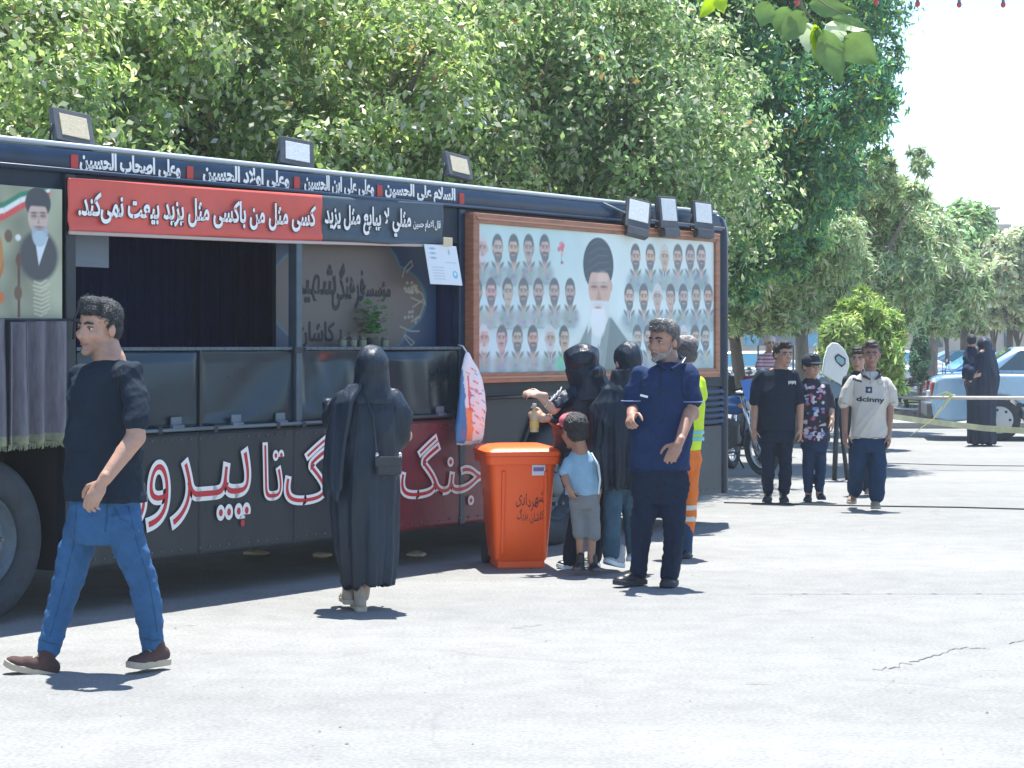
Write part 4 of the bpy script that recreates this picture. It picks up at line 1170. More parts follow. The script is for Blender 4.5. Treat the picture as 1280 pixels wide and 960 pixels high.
# pines
Yp = 36.0
def pine(px, Y, lst, n, seed, label, trunk, r0, kind='pine', bark='bark_pale', ln=.13, wd=.022, **kw):
    b = ((px-CX)/F*Y, Y)
    return tree('pine_tree', label, b, trunk, r0, blobsP(b, Y, lst, 1.0, seed), n, ln, wd, kind, seed, 'pines beyond the bus end', bark, up=.6, **kw)
pine(1003, 33, [(1000,310,45),(960,325,40),(1035,300,45),(1010,270,38),(970,365,38),(1030,350,38),(940,350,34),(1000,345,40),(1060,330,30),(975,392,24),(1022,385,24),(1040,372,20),(985,290,14),(1025,272,12),(1048,318,14),(1000,400,16)], 30000, 41, 'pine with a straight grey trunk behind the cap-wearing boy', [(0,0,0),(0,0,1.1),(-.02,0,2.2)], .15, ln=.15, wd=.035)
pine(1075, 37, [(1075,260,45),(1060,215,36),(1100,235,30),(1035,240,35),(1090,300,45),(1130,300,36),(1085,345,40),(1135,345,38),(1120,270,26),(1143,240,14),(1153,205,12),(1146,192,9),(1105,205,12),(1120,225,12),(1100,380,26),(1135,385,24),(1120,405,16),(1155,300,12),(1128,250,9),(1062,182,10),(1040,205,10),(1090,200,9)], 36000, 42, 'tall olive pine with a bare leaning top against the sky', [(0,0,0),(0,0,1.2),(.1,0,2.6)], .16, ln=.16, wd=.035)
pine(1165, 42, [(1160,300,34),(1160,262,16),(1162,240,7),(1185,330,34),(1150,345,34),(1175,370,30),(1205,355,30),(1140,320,26),(1170,395,22),(1190,385,20),(1150,380,20),(1195,312,12)], 26000, 43, 'grey-green pine with a thin spire top', [(0,0,0),(0,0,1.2),(.1,0,2.6)], .14, ln=.17, wd=.04)
pine(930, 35, [(925,380,40),(955,385,30),(905,360,40),(945,345,40),(975,395,22),(905,400,24)], 18000, 44, 'dark low pine just beyond the rounded bus corner with a leaning brown trunk', [(-.15,0,0),(-.02,0,.6),(-.1,0,1.2),(-.2,0,2.0)], .15, 'pine', 'bark', ln=.15, wd=.035)
def bush(name, label, px, Y, lst, n, kind, seed, ln, wd, cat='tree', th=.8, r0=.08, group=None, **kw):
    b = ((px-CX)/F*Y, Y)
    return tree(name, label, b, [(0,0,0),(0,0,th*.5),(0,0,th)], r0, blobsP(b, Y, lst, .5, seed), n, ln, wd, kind, seed, group, 'bark', cat, limbs=5, **kw)
bush('broadleaf_tree', 'rounded fresh green tree left of the distant rooftop', 1205, 60, [(1205,300,38),(1190,340,36),(1222,330,32),(1210,275,26),(1185,370,34),(1215,375,30),(1235,350,22)], 20000, 'green', 51, .22, .11, th=2.2, r0=.16)
bush('broadleaf_tree', 'pale tree at the right edge of the picture', 1262, 55, [(1262,320,30),(1250,350,30),(1275,355,30),(1285,310,28),(1255,385,26),(1280,390,24),(1300,340,30)], 16000, 'pale_far', 52, .20, .10, th=2.0, r0=.14)
bush('broadleaf_tree', 'low pale tree behind the black-veiled woman', 1212, 62, [(1200,395,24),(1222,398,20),(1240,392,22),(1190,385,20)], 9000, 'pale_far', 53, .2, .1, th=1.8, r0=.12)
bush('thuja_bush', 'bright yellow-green feathery conifer bush behind the boys', 1078, 31, [(1078,400,30),(1060,420,30),(1098,418,30),(1078,382,20),(1052,445,28),(1104,445,26),(1047,408,14),(1110,402,14),(1078,455,32),(1076,370,10),(1078,360,5),(1060,385,10),(1094,388,10),(1060,480,28),(1098,480,28),(1078,500,26)], 26000, 'thuja', 54, .14, .035, th=.5, cat='bush')
bush('juniper', 'small dark conical clipped juniper on the lawn', 1150, 40, [(1150,466,10),(1150,460,11),(1150,453,12),(1150,446,12.5),(1150,439,12),(1150,432,10.5),(1150,425,8.5),(1150,418,6),(1150,412,4),(1150,407,2.2)], 16000, 'juniper', 55, .06, .025, th=.5, shell=.2, cat='bush', r0=.05)
# slim trunks of trees farther on
for i, (px, y0, y1, Y, lb) in enumerate(((1183,402,466,50,'slim trunk of a young tree just right of the clipped juniper'),(1242,380,446,58,'slim pale trunk standing right of the black-veiled woman'),(1272,385,446,58,'slim dark trunk near the right edge of the picture'))):
    b = P(px, 430, Y)
    tree('young_tree', lb, (b.x, Y), [(0,0,0),(.03,0,1.0),(0,0,1.9)], .075, blobsP((b.x,Y), Y, [(px,372,22),(px-14,382,16),(px+14,384,16)], .5, i), 5000, .18, .08, 'pale_far' if i else 'green', 60+i, 'young trees beyond the lawn', 'bark')

# ---- mulberry twig hanging close to the camera
Yl = 5.2
tw = P(985, -60, Yl)
TWG = empty('mulberry_twig', tw, 0, 'nearby twig with large backlit mulberry leaves hanging into the top of the view', 'twig')
def R_(px, py, dy=0): return P(px, py, Yl+dy)-tw
m = MB(); m.tube([R_(985,-60),R_(995,-20),R_(1003,10),R_(1020,28)], [.006,.005,.0035,.002], 8)
m.tube([R_(990,-35),R_(975,-10),R_(960,5)], [.003,.0025,.0015], 6); m.tube([R_(995,-20),R_(1035,8),R_(1060,20)], [.003,.002,.0015], 6)
m.tube([R_(940,-60),R_(905,-25),R_(893,-5)], [.004,.003,.0015], 6)
m.build('stem', mat('twig_bark', (.16,.16,.10), .8), TWG, True)
lm1 = mat('mulberry_leaf_near', (.13,.21,.07), .35, 0, .25, 18, .15, 60, trans=.30)
lm2 = mat('mulberry_leaf_young', (.30,.42,.06), .35, 0, .2, 18, .15, 60, trans=.55)
lm3 = mat('mulberry_leaf_pale', (.55,.62,.42), .35, 0, .1, 18, trans=.3)
for (bx, by, tx, ty, wpx, mm, tilt) in ((1010,28,1010,68,20,lm3,.2),(1018,30,1026,76,17,lm2,.5),(1030,38,1052,108,30,lm1,.1),(1055,45,1098,82,34,lm1,-.3),(1005,15,975,55,26,lm1,.3),(985,8,968,45,22,lm1,-.3),(960,2,950,36,24,lm1,.4),(1040,22,1090,38,20,lm1,.5),(1022,34,1024,88,16,lm1,-.4),(895,-4,873,24,14,lm2,.3),(898,-6,905,18,14,lm2,-.2),(1010,5,1070,14,22,lm1,.2),(1032,30,1062,52,20,lm3,-.2),(1000,-30,960,-12,22,lm1,.2),(1010,-25,1060,-18,26,lm1,.1)):
    dyb = rnd.uniform(-.04,.04)
    A = R_(bx, by, dyb); T = R_(tx, ty, dyb+rnd.uniform(-.03,.03)); d = T-A
    sd_ = d.cross(Vector((0,-1,0))).normalized(); n_ = sd_.cross(d).normalized(); sd_ = (sd_*math.cos(tilt)+n_*math.sin(tilt)); W_ = wpx*Yl/F*.62
    vs = []; fs = []; K = 10
    prf = [0,.55,.85,1,1,.93,.80,.62,.40,.18,0]
    for i in range(K+1):
        tt = i/K; c_ = A+d*tt-n_*(.10*d.length*math.sin(tt*math.pi))
        for q in (-1,-.5,0,.5,1):
            vs.append(c_+sd_*(W_*prf[i]*q*(1+.06*math.sin(i*2.1)))+n_*(abs(q)*W_*.22)-n_*(.0 if q else .002))
    for i in range(K):
        for j in range(4): fs.append((i*5+j, i*5+j+1, (i+1)*5+j+1, (i+1)*5+j))
    m = MB(); m.add(vs, fs); m.tube([A-d*.15, A], .001, 4)
    m.build('leaf', mm, TWG, True)

# ---- string of small lamps
SL = empty('light_string', P(1100, -12, 14), 0, 'string of small red-capped blue lamps along the top right against the sky', 'light string')
o_ = P(1100, -12, 14)
m = MB(); m.tube([P(930,-14,14)-o_, P(1100,-11,14)-o_, P(1300,-13,14)-o_], .006, 6); m.build('wire', M['black_metal'], SL, True)
sm = mat('lamp_socket', (.03,.25,.35), .4); bm_ = mat('lamp_bulb', (.45,.05,.05), .2)
for px, py in ((996,3),(1045,1),(1095,2),(1147,4),(1199,5),(1254,5)):
    w = P(px, py, 14)-o_
    m = MB(); m.tube([w+Vector((0,0,.10)), w+Vector((0,0,.012))], .011, 8); so_ = m.build('socket', sm, SL, True)
    m = MB(); m.sph(w-Vector((0,0,.004)), (.018,.018,.022), 10, 6); m.build('bulb', bm_, so_, True)

# ================================================================== far side of the square
Yk = 44.0
def far(px, Y): return (px-CX)/F*Y
# lawn bed with kerb stones
lw = MB(); lw.box(far(1045,Yk)-1, far(1185,40)+2.2, Yk-1.2, Yk+5, 0, .20); o = lw.build('lawn_bed', mat('soil', (.12,.10,.07), .95)); tag(o, kind='structure')
rgz = np.random.default_rng(3)
n = 26000; X0, X1 = far(1045,Yk)-.9, far(1185,40)+2.1
x = rgz.uniform(X0, X1, n); y = rgz.uniform(Yk-1.1, Yk+4.9, n); hgt = rgz.uniform(.05,.12,n); a = rgz.uniform(0,6.28,n); w = .012
V = np.stack([np.stack([x-w*np.cos(a), y-w*np.sin(a), 0*x+.2],1), np.stack([x+w*np.cos(a), y+w*np.sin(a), 0*x+.2],1), np.stack([x+rgz.normal(size=n)*.03, y+rgz.normal(size=n)*.03, .2+hgt],1)],1).reshape(-1,3)
o = link('grass', npmesh('grass', V, np.arange(n*3).reshape(n,3), mat('grass_blade', (.20,.33,.06), .6, 0, .4, 1.5, trans=.3))); tag(o, 'sunlit short lawn grass in the raised bed', 'grass', kind='stuff')
KS = empty('kerb_wall', (far(1110,Yk), Yk-1.35, 0), 0, 'low pale kerb wall of long stones along the front of the lawn', 'kerb')
kx0 = far(1045,Yk)-1-far(1110,Yk); st = None
for k in range(5):
    for j, (z0, z1, yy) in enumerate(((0,.20,0),(.205,.34,.06))):
        mm = MB(); mm.box(0, 1.18, 0, .26-.06*j, z0, z1)
        o = mm.build('stone', M.setdefault('kerb', mat('kerb_stone', (.26,.25,.235), .9, 0, .2, 4, .3, 30)), KS, bevel=.012); o.location = (kx0+k*1.2+.01, yy-.08+.0*j, 0)
# low pavement strip in front
m = MB(); m.box(far(1040,40), far(1186,40)+3, 38.6, 40.4, 0, .11); o = m.build('pavement', mat('pave', (.28,.27,.25), .9, 0, .2, 3, .3, 30), bevel=.01); tag(o, kind='structure')
# barrier rail across the right
Yb = 26.0
BR = empty('barrier_rail', (far(1190,Yb), Yb, 0), 0, 'long pale metal pipe rail crossing in front of the black-veiled woman', 'barrier')
zr = CAMH+(HY-497)/F*Yb; zr2 = CAMH+(HY-498)/F*Yb
m = MB(); m.tube([(far(1106,Yb)-far(1190,Yb),0,zr),(far(1400,Yb)-far(1190,Yb),0,zr2)], .022, 10); m.build('rail', mat('rail_paint', (.50,.47,.43), .5, .2, .2, 6), BR, True)
m = MB(); m.tube([(far(1300,Yb)-far(1190,Yb),0,0),(far(1300,Yb)-far(1190,Yb),0,zr)], .03, 8); m.build('post', M['lamp_grey'], BR, True)
m = MB(); m.tube([(far(1090,Yb)-far(1190,Yb),0,0),(far(1090,Yb)-far(1190,Yb),0,zr)], .022, 8); m.tube([(far(1086,Yb)-far(1190,Yb),0,zr),(far(1126,Yb)-far(1190,Yb),0,zr-.03)], .035, 8); m.build('post', M['black_metal'], BR, True)
# yellow tape sagging near the ground
Yt = 30.0
TP = empty('barrier_tape', (far(1180,Yt), Yt, 0), 0, 'yellow plastic barrier tape sagging close to the ground at the right', 'tape')
tp = [(1085,519),(1115,524),(1150,529),(1190,534),(1230,539),(1290,543)]
m = MB(); vs = []
for i, (a, b_) in enumerate(tp):
    w_ = P(a, b_, Yt-.9*i); w2 = w_-Vector((far(1180,Yt), Yt, 0)); w2.z = max(w2.z, .03)
    vs += [w2+Vector((0,.02,.075)), w2+Vector((0,0,-.0))]
m.add(vs, [(2*i, 2*i+1, 2*i+3, 2*i+2) for i in range(len(tp)-1)])
o = m.build('ribbon', mat('tape_yellow', (.60,.58,.36), .4, 0, .2, 3, trans=.2), TP); s2 = o.modifiers.new('s','SOLIDIFY'); s2.thickness = .003
m = MB(); q0 = P(1190,497,Yb+.0)-Vector((far(1180,Yt), Yt, 0)); 
m.tube([q0+Vector((-.02,-.03,.03)), q0+Vector((-.10,-.02,-.10)), q0+Vector((-.22,.1,-.28)), q0+Vector((-.45,.4,-.5))], [.022,.016,.008,.004], 5)
for k in range(5): m.tube([q0+Vector((0,-.03,.02)), q0+Vector((-.07+.02*k,-.04,.07-.01*k)), q0+Vector((-.20+.06*k,-.02,.03-.03*(k%2)))], [.010,.014,.006], 4)
m.build('knot', mat('tape_yellow2', (.55,.55,.25), .4), TP)
# thin dark lines on the asphalt, drawn as tubes
def cable(pts, r, label):
    p0 = G(*pts[0]); r_ = empty('ground_line', p0, 0, label, 'cable')
    m = MB(); m.tube([G(*p)-p0+Vector((0,0,r)) for p in pts], r, 6); m.build('line_tube', M['rubber'], r_, True)
cable([(905,629),(1000,631.5),(1100,633.5),(1200,635),(1290,637.5)], .007, 'thin black line on the ground running right from under the boys')
cable([(1095,579),(1130,580),(1180,581.5),(1230,582.5),(1290,583)], .005, 'thinner black line lying farther back on the ground, right of the boys')

# far buildings
def bld(name, label, x0, x1, Y, z1, m_, extra=None, dep=6):
    r = empty(name, ((x0+x1)/2, Y, 0), 0, label, 'building'); c = (x0+x1)/2
    q = MB(); q.box(x0-c, x1-c, 0, dep, 0, z1); q.build('wall', m_, r)
    q = MB(); q.box(x0-c-.1, x1-c+.1, -.1, dep+.1, z1+.002, z1+.22); q.build('parapet', M.setdefault('parapet', mat('parapet', (.40,.36,.30), .9)), r)
    return r, c
stone = mat('pale_wall', (.40,.37,.31), .9, 0, .15, 1.5, .2, 12)
Yw = 78.0
BW, cw_ = bld('long_building', 'long pale low building behind the far parked cars', far(880,Yw), far(1420,Yw), Yw, 3.6, stone)
for px0, px1, y0, y1, mm in ((930,948,402,432,'b'),(1008,1022,398,434,'b'),(1024,1032,404,436,'w'),(1120,1130,410,436,'w'),(1165,1178,404,434,'d'),(1218,1226,404,436,'w'),(955,962,405,432,'w'),(1255,1264,404,434,'d')):
    z0 = CAMH+(HY-y1)/F*Yw; z1 = CAMH+(HY-y0)/F*Yw
    q = MB(); q.box(far(px0,Yw)-cw_, far(px1,Yw)-cw_, -.06, .02, max(z0,.1), z1); po = q.build('door' if mm != 'w' else 'window', {'b': mat('blue_door', (.12,.36,.52), .5), 'w': mat('brown_frame', (.30,.20,.12), .6), 'd': mat('dark_door', (.05,.10,.12), .5)}[mm], BW)
    q = MB(); w_ = far(px1,Yw)-far(px0,Yw); q.box(far(px0,Yw)-cw_+w_*.15, far(px1,Yw)-cw_-w_*.15, -.08, -.062, max(z0,.1)+(z1-z0)*.45, z1-.15); q.build('pane', M['glass_blue'], po)
Yf = 150.0
BF, cf = bld('distant_building', 'distant flat-roofed pale building above the trees at the right', far(1222,Yf), far(1262,Yf), Yf, CAMH+(HY-284)/F*Yf, mat('far_stone', (.45,.40,.36), .9), dep=5)
for k in range(3):
    q = MB(); a = far(1226+k*12,Yf)-cf; zt = CAMH+(HY-287)/F*Yf; q.box(a, a+.4, -.08, .02, zt-.9, zt-.2); q.build('window', M['glass'], BF)
q = MB(); zt = CAMH+(HY-284)/F*Yf+.225; q.box(far(1223,Yf)-cf, far(1247,Yf)-cf, .5, 4, zt, zt+1.1); wu = q.build('rooftop_room', stone, BF)
q = MB(); q.box(far(1220,Yf)-cf, far(1252,Yf)-cf, .3, 4.3, zt+1.102, zt+1.25); q.build('canopy', M['parapet'], BF)
q = MB(); q.tube([(far(1276,Yf)-cf,2,0),(far(1276,Yf)-cf,2,9.2)], .06, 6); q.build('mast', M['lamp_grey'], BF)

# navy awning in the distance
AW = empty('awning', (far(975,48), 48, 0), 0, 'dark navy awning tent under the pine, behind the toddler', 'awning')
q = MB(); a0, a1, a2, a3 = far(955,48)-far(975,48), far(1000,48)-far(975,48), far(959,48)-far(975,48), far(990,48)-far(975,48)
z0 = CAMH+(HY-432)/F*48; z1 = CAMH+(HY-403)/F*48
q.add([(a0,-.5,z0),(a1,-.5,z0),(a1,1.2,z0),(a0,1.2,z0),(a2,-.1,z1),(a3,-.1,z1),(a3,.8,z1),(a2,.8,z1)], [(0,1,5,4),(1,2,6,5),(2,3,7,6),(3,0,4,7),(4,5,6,7)])
q.build('cover', mat('navy_cloth', (.02,.045,.10), .8), AW)
for x_ in (a0, a1):
    for y_ in (-.45, 1.15):
        q = MB(); q.tube([(x_,y_,0),(x_,y_,z0)], .025, 6); q.build('pole', M['lamp_grey'], AW)

# ================================================================== cars
carprof = [(-2.18,.42),(-2.22,.62),(-2.16,.92),(-1.55,.98),(1.0,.98),(1.75,.86),(2.12,.70),(2.16,.45),(2.05,.26),(-2.08,.26)]
def car(label, loc, rz, col, rough=.3, group=None, blue=False, sc=1.0):
    r = empty('parked_car', loc, rz, label, 'car', group); r.scale = (sc, sc, sc)
    paint = mat('car_paint', col, rough, .25, .05, 4, coat=.6)
    # lower body: stations across width so the flanks curve in
    q = MB(); secs = [(-.84,.90),(-.80,1.0),(0,1.02),(.80,1.0),(.84,.90)]
    W_ = [(-.85,-.03),(-.80,0),(.80,0),(.85,-.03)]
    arch = []
    def archpts(xc, R=.36):
        return [(xc+R*math.cos(math.pi*k/10), .31+R*math.sin(math.pi*k/10)) for k in range(11)]
    top = [(-2.10,.30),(-2.22,.36),(-2.24,.55),(-2.18,.88),(-2.08,.955),(-1.45,.985),(.95,.985),(1.75,.90),(2.10,.76),(2.2,.55),(2.18,.32)]
    bot = [(2.0,.24)]+archpts(1.32)+[(.9,.22),(-.8,.22)]+archpts(-1.25)+[(-2.0,.26)]
    poly = top[::-1]+bot[::-1] if False else top+bot
    q.extr(poly, -.83, .83); q.build('body', paint, r, bevel=.05, fixn=True, smooth=True, sharp=40)
    # greenhouse
    q = MB(); b0, b1 = (-1.62,.975),(1.15,.975); t0, t1 = (-.98,1.385),(.28,1.40)
    vs = [(b0[0],-.76,b0[1]),(b1[0],-.76,b1[1]),(b1[0],.76,b1[1]),(b0[0],.76,b0[1]),(t0[0],-.58,t0[1]),(t1[0],-.58,t1[1]),(t1[0],.58,t1[1]),(t0[0],.58,t0[1])]
    q.add(vs, [(0,3,2,1),(4,5,6,7),(0,1,5,4),(1,2,6,5),(2,3,7,6),(3,0,4,7)]); q.build('roof', paint, r, bevel=.07, smooth=True, sharp=40)
    gl = M['glass_blue'] if blue else M['glass']
    def quad(nm, ix, s0, s1, h0, h1, out):
        a, b_, c_, d = [Vector(vs[i]) for i in ix]
        n_ = (b_-a).cross(d-a).normalized()
        P4 = []
        for (s_, h_) in ((s0,h0),(s1,h0),(s1,h1),(s0,h1)):
            P4.append((a.lerp(b_, s_)).lerp(d.lerp(c_, s_), h_)+n_*out)
        q = MB(); q.add(P4, [(0,1,2,3)]); o = q.build(nm, gl, r); s2 = o.modifiers.new('s','SOLIDIFY'); s2.thickness = .012; s2.offset = 1
    for ix in ((0,1,5,4),(2,3,7,6)):
        for s0, s1 in ((.10,.27),(.30,.58),(.61,.90)) if ix[0] == 0 else ((.10,.39),(.42,.70),(.73,.90)):
            quad('side_window', ix, s0, s1, .16, .86, .006)
    quad('windscreen', (1,2,6,5), .08, .92, .12, .9, .006); quad('rear_window', (3,0,4,7), .08, .92, .12, .9, .006)
    for x_ in (-1.25, 1.32):
        for s_ in (-1, 1):
            q = MB(); q.tube([(x_,s_*.66,.31),(x_,s_*.70,.31),(x_,s_*.83,.31),(x_,s_*.845,.31)], [.28,.31,.31,.28], 24); w_ = q.build('wheel', M['rubber'], r, True, 40)
            q = MB(); q.tube([(x_,s_*.82,.31),(x_,s_*.852,.31),(x_,s_*.858,.31)], [.20,.20,.16], 20); rr = q.build('rim', M.setdefault('hubcap', mat('hubcap', (.38,.40,.40), .4, .5)), w_, True, 40)
            for k in range(7):
                a = 2*math.pi*k/7; q = MB(); q.box(x_+.15*math.cos(a)-.018, x_+.15*math.cos(a)+.018, s_*.8585, s_*.861, .31+.15*math.sin(a)-.018, .31+.15*math.sin(a)+.018); q.build('rim_hole', M['rubber'], w_)
    for s_ in (-1, 1):
        q = MB(); q.box(-2.235,-2.14, s_*.62-.17, s_*.62+.17, .62, .86); q.build('tail_light', M.setdefault('tail', mat('tail', (.35,.02,.02), .25)), r, bevel=.02)
        q = MB(); q.box(2.06,2.17, s_*.60-.18, s_*.60+.18, .58, .74); q.build('headlight', M['lens'], r, bevel=.02)
        for xh in (-.75, .35):
            q = MB(); q.box(xh-.09, xh+.09, s_*.835-.012, s_*.835+.012, .80, .835); q.build('door_handle', M['black_metal'], r, bevel=.006)
        q = MB(); q.box(-1.0,1.05, s_*.838-.008, s_*.838+.008, .50, .55); q.build('door_strip', M['black_metal'], r, bevel=.004)
        q = MB(); q.box(-.205,-.198, s_*.834-.003, s_*.834+.003, .26, .96); q.build('door_gap', M['black_metal'], r)
        q = MB(); q.box(.98,1.1, s_*.87-.08, s_*.87+.08, 1.0, 1.1); q.build('mirror', paint, r, bevel=.02)
    q = MB(); q.box(-2.30,-2.19,-.80,.80,.34,.56); q.build('bumper', M['lamp_grey'], r, bevel=.03)
    q = MB(); q.box(2.14,2.25,-.80,.80,.32,.54); q.build('bumper', M['lamp_grey'], r, bevel=.03)
    q = MB(); q.box(-2.245,-2.20,-.26,.26,.60,.72); q.build('number_plate', M['paper'], r)
    return r
Yc = 33.5
car('light blue sedan parked behind the black-veiled woman, only its rear half in view', (far(1258,Yc)+1.42, Yc+.9, 0), math.radians(-8), (.27,.43,.58), .3, sc=1.1)
GC = 'cars parked in the far row'
car('white car in the far row just beyond the bus corner', (far(950,52), 52, 0), math.radians(5), (.72,.74,.74), group=GC, blue=True)
car('silver car in the far row directly behind the tilted white panel', (far(1035,54), 54, 0), math.radians(175), (.62,.68,.72), group=GC, blue=True)
car('white car in the far row between the feathery bush and the clipped juniper', (far(1128,57), 57, 0), math.radians(4), (.76,.78,.78), group=GC, blue=True)
car('pale blue car in the far row right of the clipped juniper', (far(1200,60), 60, 0), math.radians(180), (.50,.64,.72), group=GC, blue=True)
car('deep blue car standing directly behind the light blue sedan', (far(1275,45), 45, 0), math.radians(2), (.05,.16,.36), blue=True, group=GC)

# ================================================================== motorcycles
def motorbike(label, loc, rz, col, group, lean=.12):
    r = empty('motorcycle', loc, rz, label, 'motorcycle', group)
    T = Matrix.Rotation(lean, 4, 'X')
    paint = mat('bike_paint', col, .25, .1, coat=.7)
    for xc in (-.63, .63):
        q = MB(); pts = [T @ Vector((xc+.27*math.cos(a), 0, .31+.27*math.sin(a))) for a in np.linspace(0, 2*math.pi, 29)]; q.tube(pts, .042, 8, caps=False); w_ = q.build('wheel', M['rubber'], r, True)
        q = MB(); pts = [T @ Vector((xc+.215*math.cos(a), 0, .31+.215*math.sin(a))) for a in np.linspace(0, 2*math.pi, 29)]; q.tube(pts, .014, 6, caps=False); q.build('rim', M['chrome'], w_, True)
        for k in range(8):
            a = 2*math.pi*k/8; q = MB(); q.tube([T @ Vector((xc,0,.31)), T @ Vector((xc+.21*math.cos(a),0,.31+.21*math.sin(a)))], .005, 4); q.build('spoke', M['chrome'], w_)
        q = MB(); q.tube([T @ Vector((xc,-.06,.31)), T @ Vector((xc,.06,.31))], .05, 12); q.build('hub', M['chrome'], w_, True, 40)
        q = MB(); vs = []; A = np.linspace(.35, 2.5, 10)
        for a in A:
            for yy in (-.06, 0, .06): vs.append(T @ Vector((xc+(.335-.02*(yy != 0))*math.cos(a), yy, .31+(.335-.02*(yy != 0))*math.sin(a))))
        fs = [(i*3+j, i*3+j+1, i*3+j+4, i*3+j+3) for i in range(9) for j in (0,1)]; q.add(vs, fs); o = q.build('mudguard', paint, r, True); s2 = o.modifiers.new('s','SOLIDIFY'); s2.thickness = .008
    def tb(nm, pts, rad, mm, s=8):
        q = MB(); q.tube([T @ Vector(p) for p in pts], rad, s); return q.build(nm, mm, r, True)
    tb('frame', [(-.63,.09,.31),(-.25,.08,.38),(.20,.05,.34),(.42,.0,.80),(-.1,0,.74),(-.45,0,.72)], .02, M['black_metal'])
    for s_ in (-1, 1):
        tb('fork', [(.63,s_*.075,.31),(.47,s_*.07,.78),(.42,s_*.06,.96)], .02, M['chrome'])
        tb('shock', [(-.6,s_*.10,.36),(-.48,s_*.10,.68)], .025, M['chrome'])
        tb('mirror_stalk', [(.40,s_*.22,1.0),(.42,s_*.28,1.16)], .006, M['black_metal'])
        q = MB(); q.sph(T @ Vector((.42,s_*.29,1.20)), (.015,.06,.045), 10, 6); q.build('mirror', M['chrome'], r, True)
        q = MB(); q.sph(T @ Vector((.50,s_*.15,.86)), (.03,.03,.03), 8, 6); q.build('indicator', mat('amber', (.7,.25,.03), .3), r, True)
    tb('handlebar', [(.34,-.36,.98),(.40,-.2,1.0),(.43,0,.97),(.40,.2,1.0),(.34,.36,.98)], .014, M['black_metal'])
    tb('exhaust', [(.2,-.1,.30),(-.2,-.13,.24),(-.5,-.15,.28),(-.95,-.16,.36)], .035, M['chrome'])
    q = MB(); q.sph(T @ Vector((.18,0,.84)), (.26,.13,.12), 16, 10); q.build('fuel_tank', paint, r, True)
    q = MB(); q.sph(T @ Vector((-.35,0,.82)), (.40,.13,.065), 16, 8); q.build('seat', M['rubber'], r, True)
    q = MB(); q.tube([T @ Vector((.0,0,.30)), T @ Vector((.12,0,.62))], [.13,.09], 12); q.tube([T @ Vector((.02,-.13,.38)), T @ Vector((.02,.13,.38))], .10, 12); q.build('engine', M['lamp_grey'], r, True, 40)
    q = MB(); q.sph(T @ Vector((.54,0,.86)), (.07,.09,.09), 14, 8); hl = q.build('headlight', M['lens'], r, True)
    q = MB(); q.box(-.95,-.86,-.05,.05,.60,.70,0,T); q.build('tail_light', M['tail'], r, bevel=.01)
    q = MB(); q.add([T @ Vector(p) for p in ((.60,-.14,.92),(.60,.14,.92),(.50,.11,1.16),(.50,-.11,1.16))], [(0,1,2,3)]); o = q.build('fairing', paint, r); s2 = o.modifiers.new('s','SOLIDIFY'); s2.thickness = .01
    tb('stand', [(-.05,.1,.3),(-.08,.26,.02)], .012, M['black_metal'])
    return r
GM = 'motorcycles parked beyond the bus'
motorbike('blue motorcycle nearest the bus corner, partly hidden by it', (far(912,25.5), 25.3, 0), math.radians(-58), (.04,.16,.45), GM)
motorbike('red motorcycle carrying the toddler, behind the heavier boy', (far(955,28.2), 28.2, 0), math.radians(-100), (.35,.05,.05), GM)
motorbike('black and silver motorcycle with its front wheel turned, just behind the blue one', (far(936,26.8), 26.8, 0), math.radians(-115), (.05,.05,.06), GM)
motorbike('white motorcycle standing furthest back of the group', (far(925,29.5), 29.5, 0), math.radians(-40), (.6,.62,.62), GM)
motorbike('small dark motorcycle far off between bush and juniper', (far(1117,46), 42.5, 0), math.radians(-20), (.06,.05,.06), GM)

# ---- white tilted panel with a small window on a post
Yq = 24.0
WP = empty('tilted_panel', (far(1045,Yq), Yq, 0), 0, 'white rounded panel with a small six-sided window and blue-grey base, tilted behind the cap-wearing boy', 'panel')
c0 = P(1045, 430, Yq); k_ = F/Yq
def wp(px, py): w_ = P(px, py, Yq); return (w_.x-c0.x, w_.z)
out = [(1027,468),(1030,448),(1034,434),(1040,428),(1047,429),(1055,437),(1060,447),(1061,456),(1057,470),(1052,482)]
q = MB(); q.extr([wp(*p) for p in out], -.05, .05); q.build('shell', mat('white_shell', (.66,.68,.66), .35, 0, .08, 3, coat=.3), WP, bevel=.012, fixn=True)
q = MB(); q.extr([wp(*p) for p in ((1026,470),(1052,483),(1055,488),(1050,495),(1040,500),(1028,480),(1022,474))], -.055, .045); q.build('base', mat('blue_grey', (.12,.19,.25), .4), WP, bevel=.01, fixn=True)
q = MB(); q.extr([wp(*p) for p in ((1042,446),(1047,442),(1056,448),(1056,455),(1051,459),(1044,452))], -.062, -.052); wn_ = q.build('window_seal', M['black_metal'], WP, bevel=.004, fixn=True)
q = MB(); q.extr([wp(*p) for p in ((1044,447),(1047,444.5),(1054,449),(1054.5,454),(1051,456.5),(1045,451.5))], -.066, -.0625); q.build('window_pane', M['glass_blue'], wn_, fixn=True)
q = MB(); a_ = wp(1047,495); b_ = wp(1043,572); q.tube([(a_[0],0,a_[1]),(b_[0],0,0.0)], .03, 8); q.build('post', M['black_metal'], WP, True)
q = MB(); q.tube([(a_[0],0,a_[1]),(a_[0]+.12,.05,0.0)], .025, 8); q.build('post', M['black_metal'], WP, True)
# shade trees standing right of the bus end cast the dappled shade on the asphalt

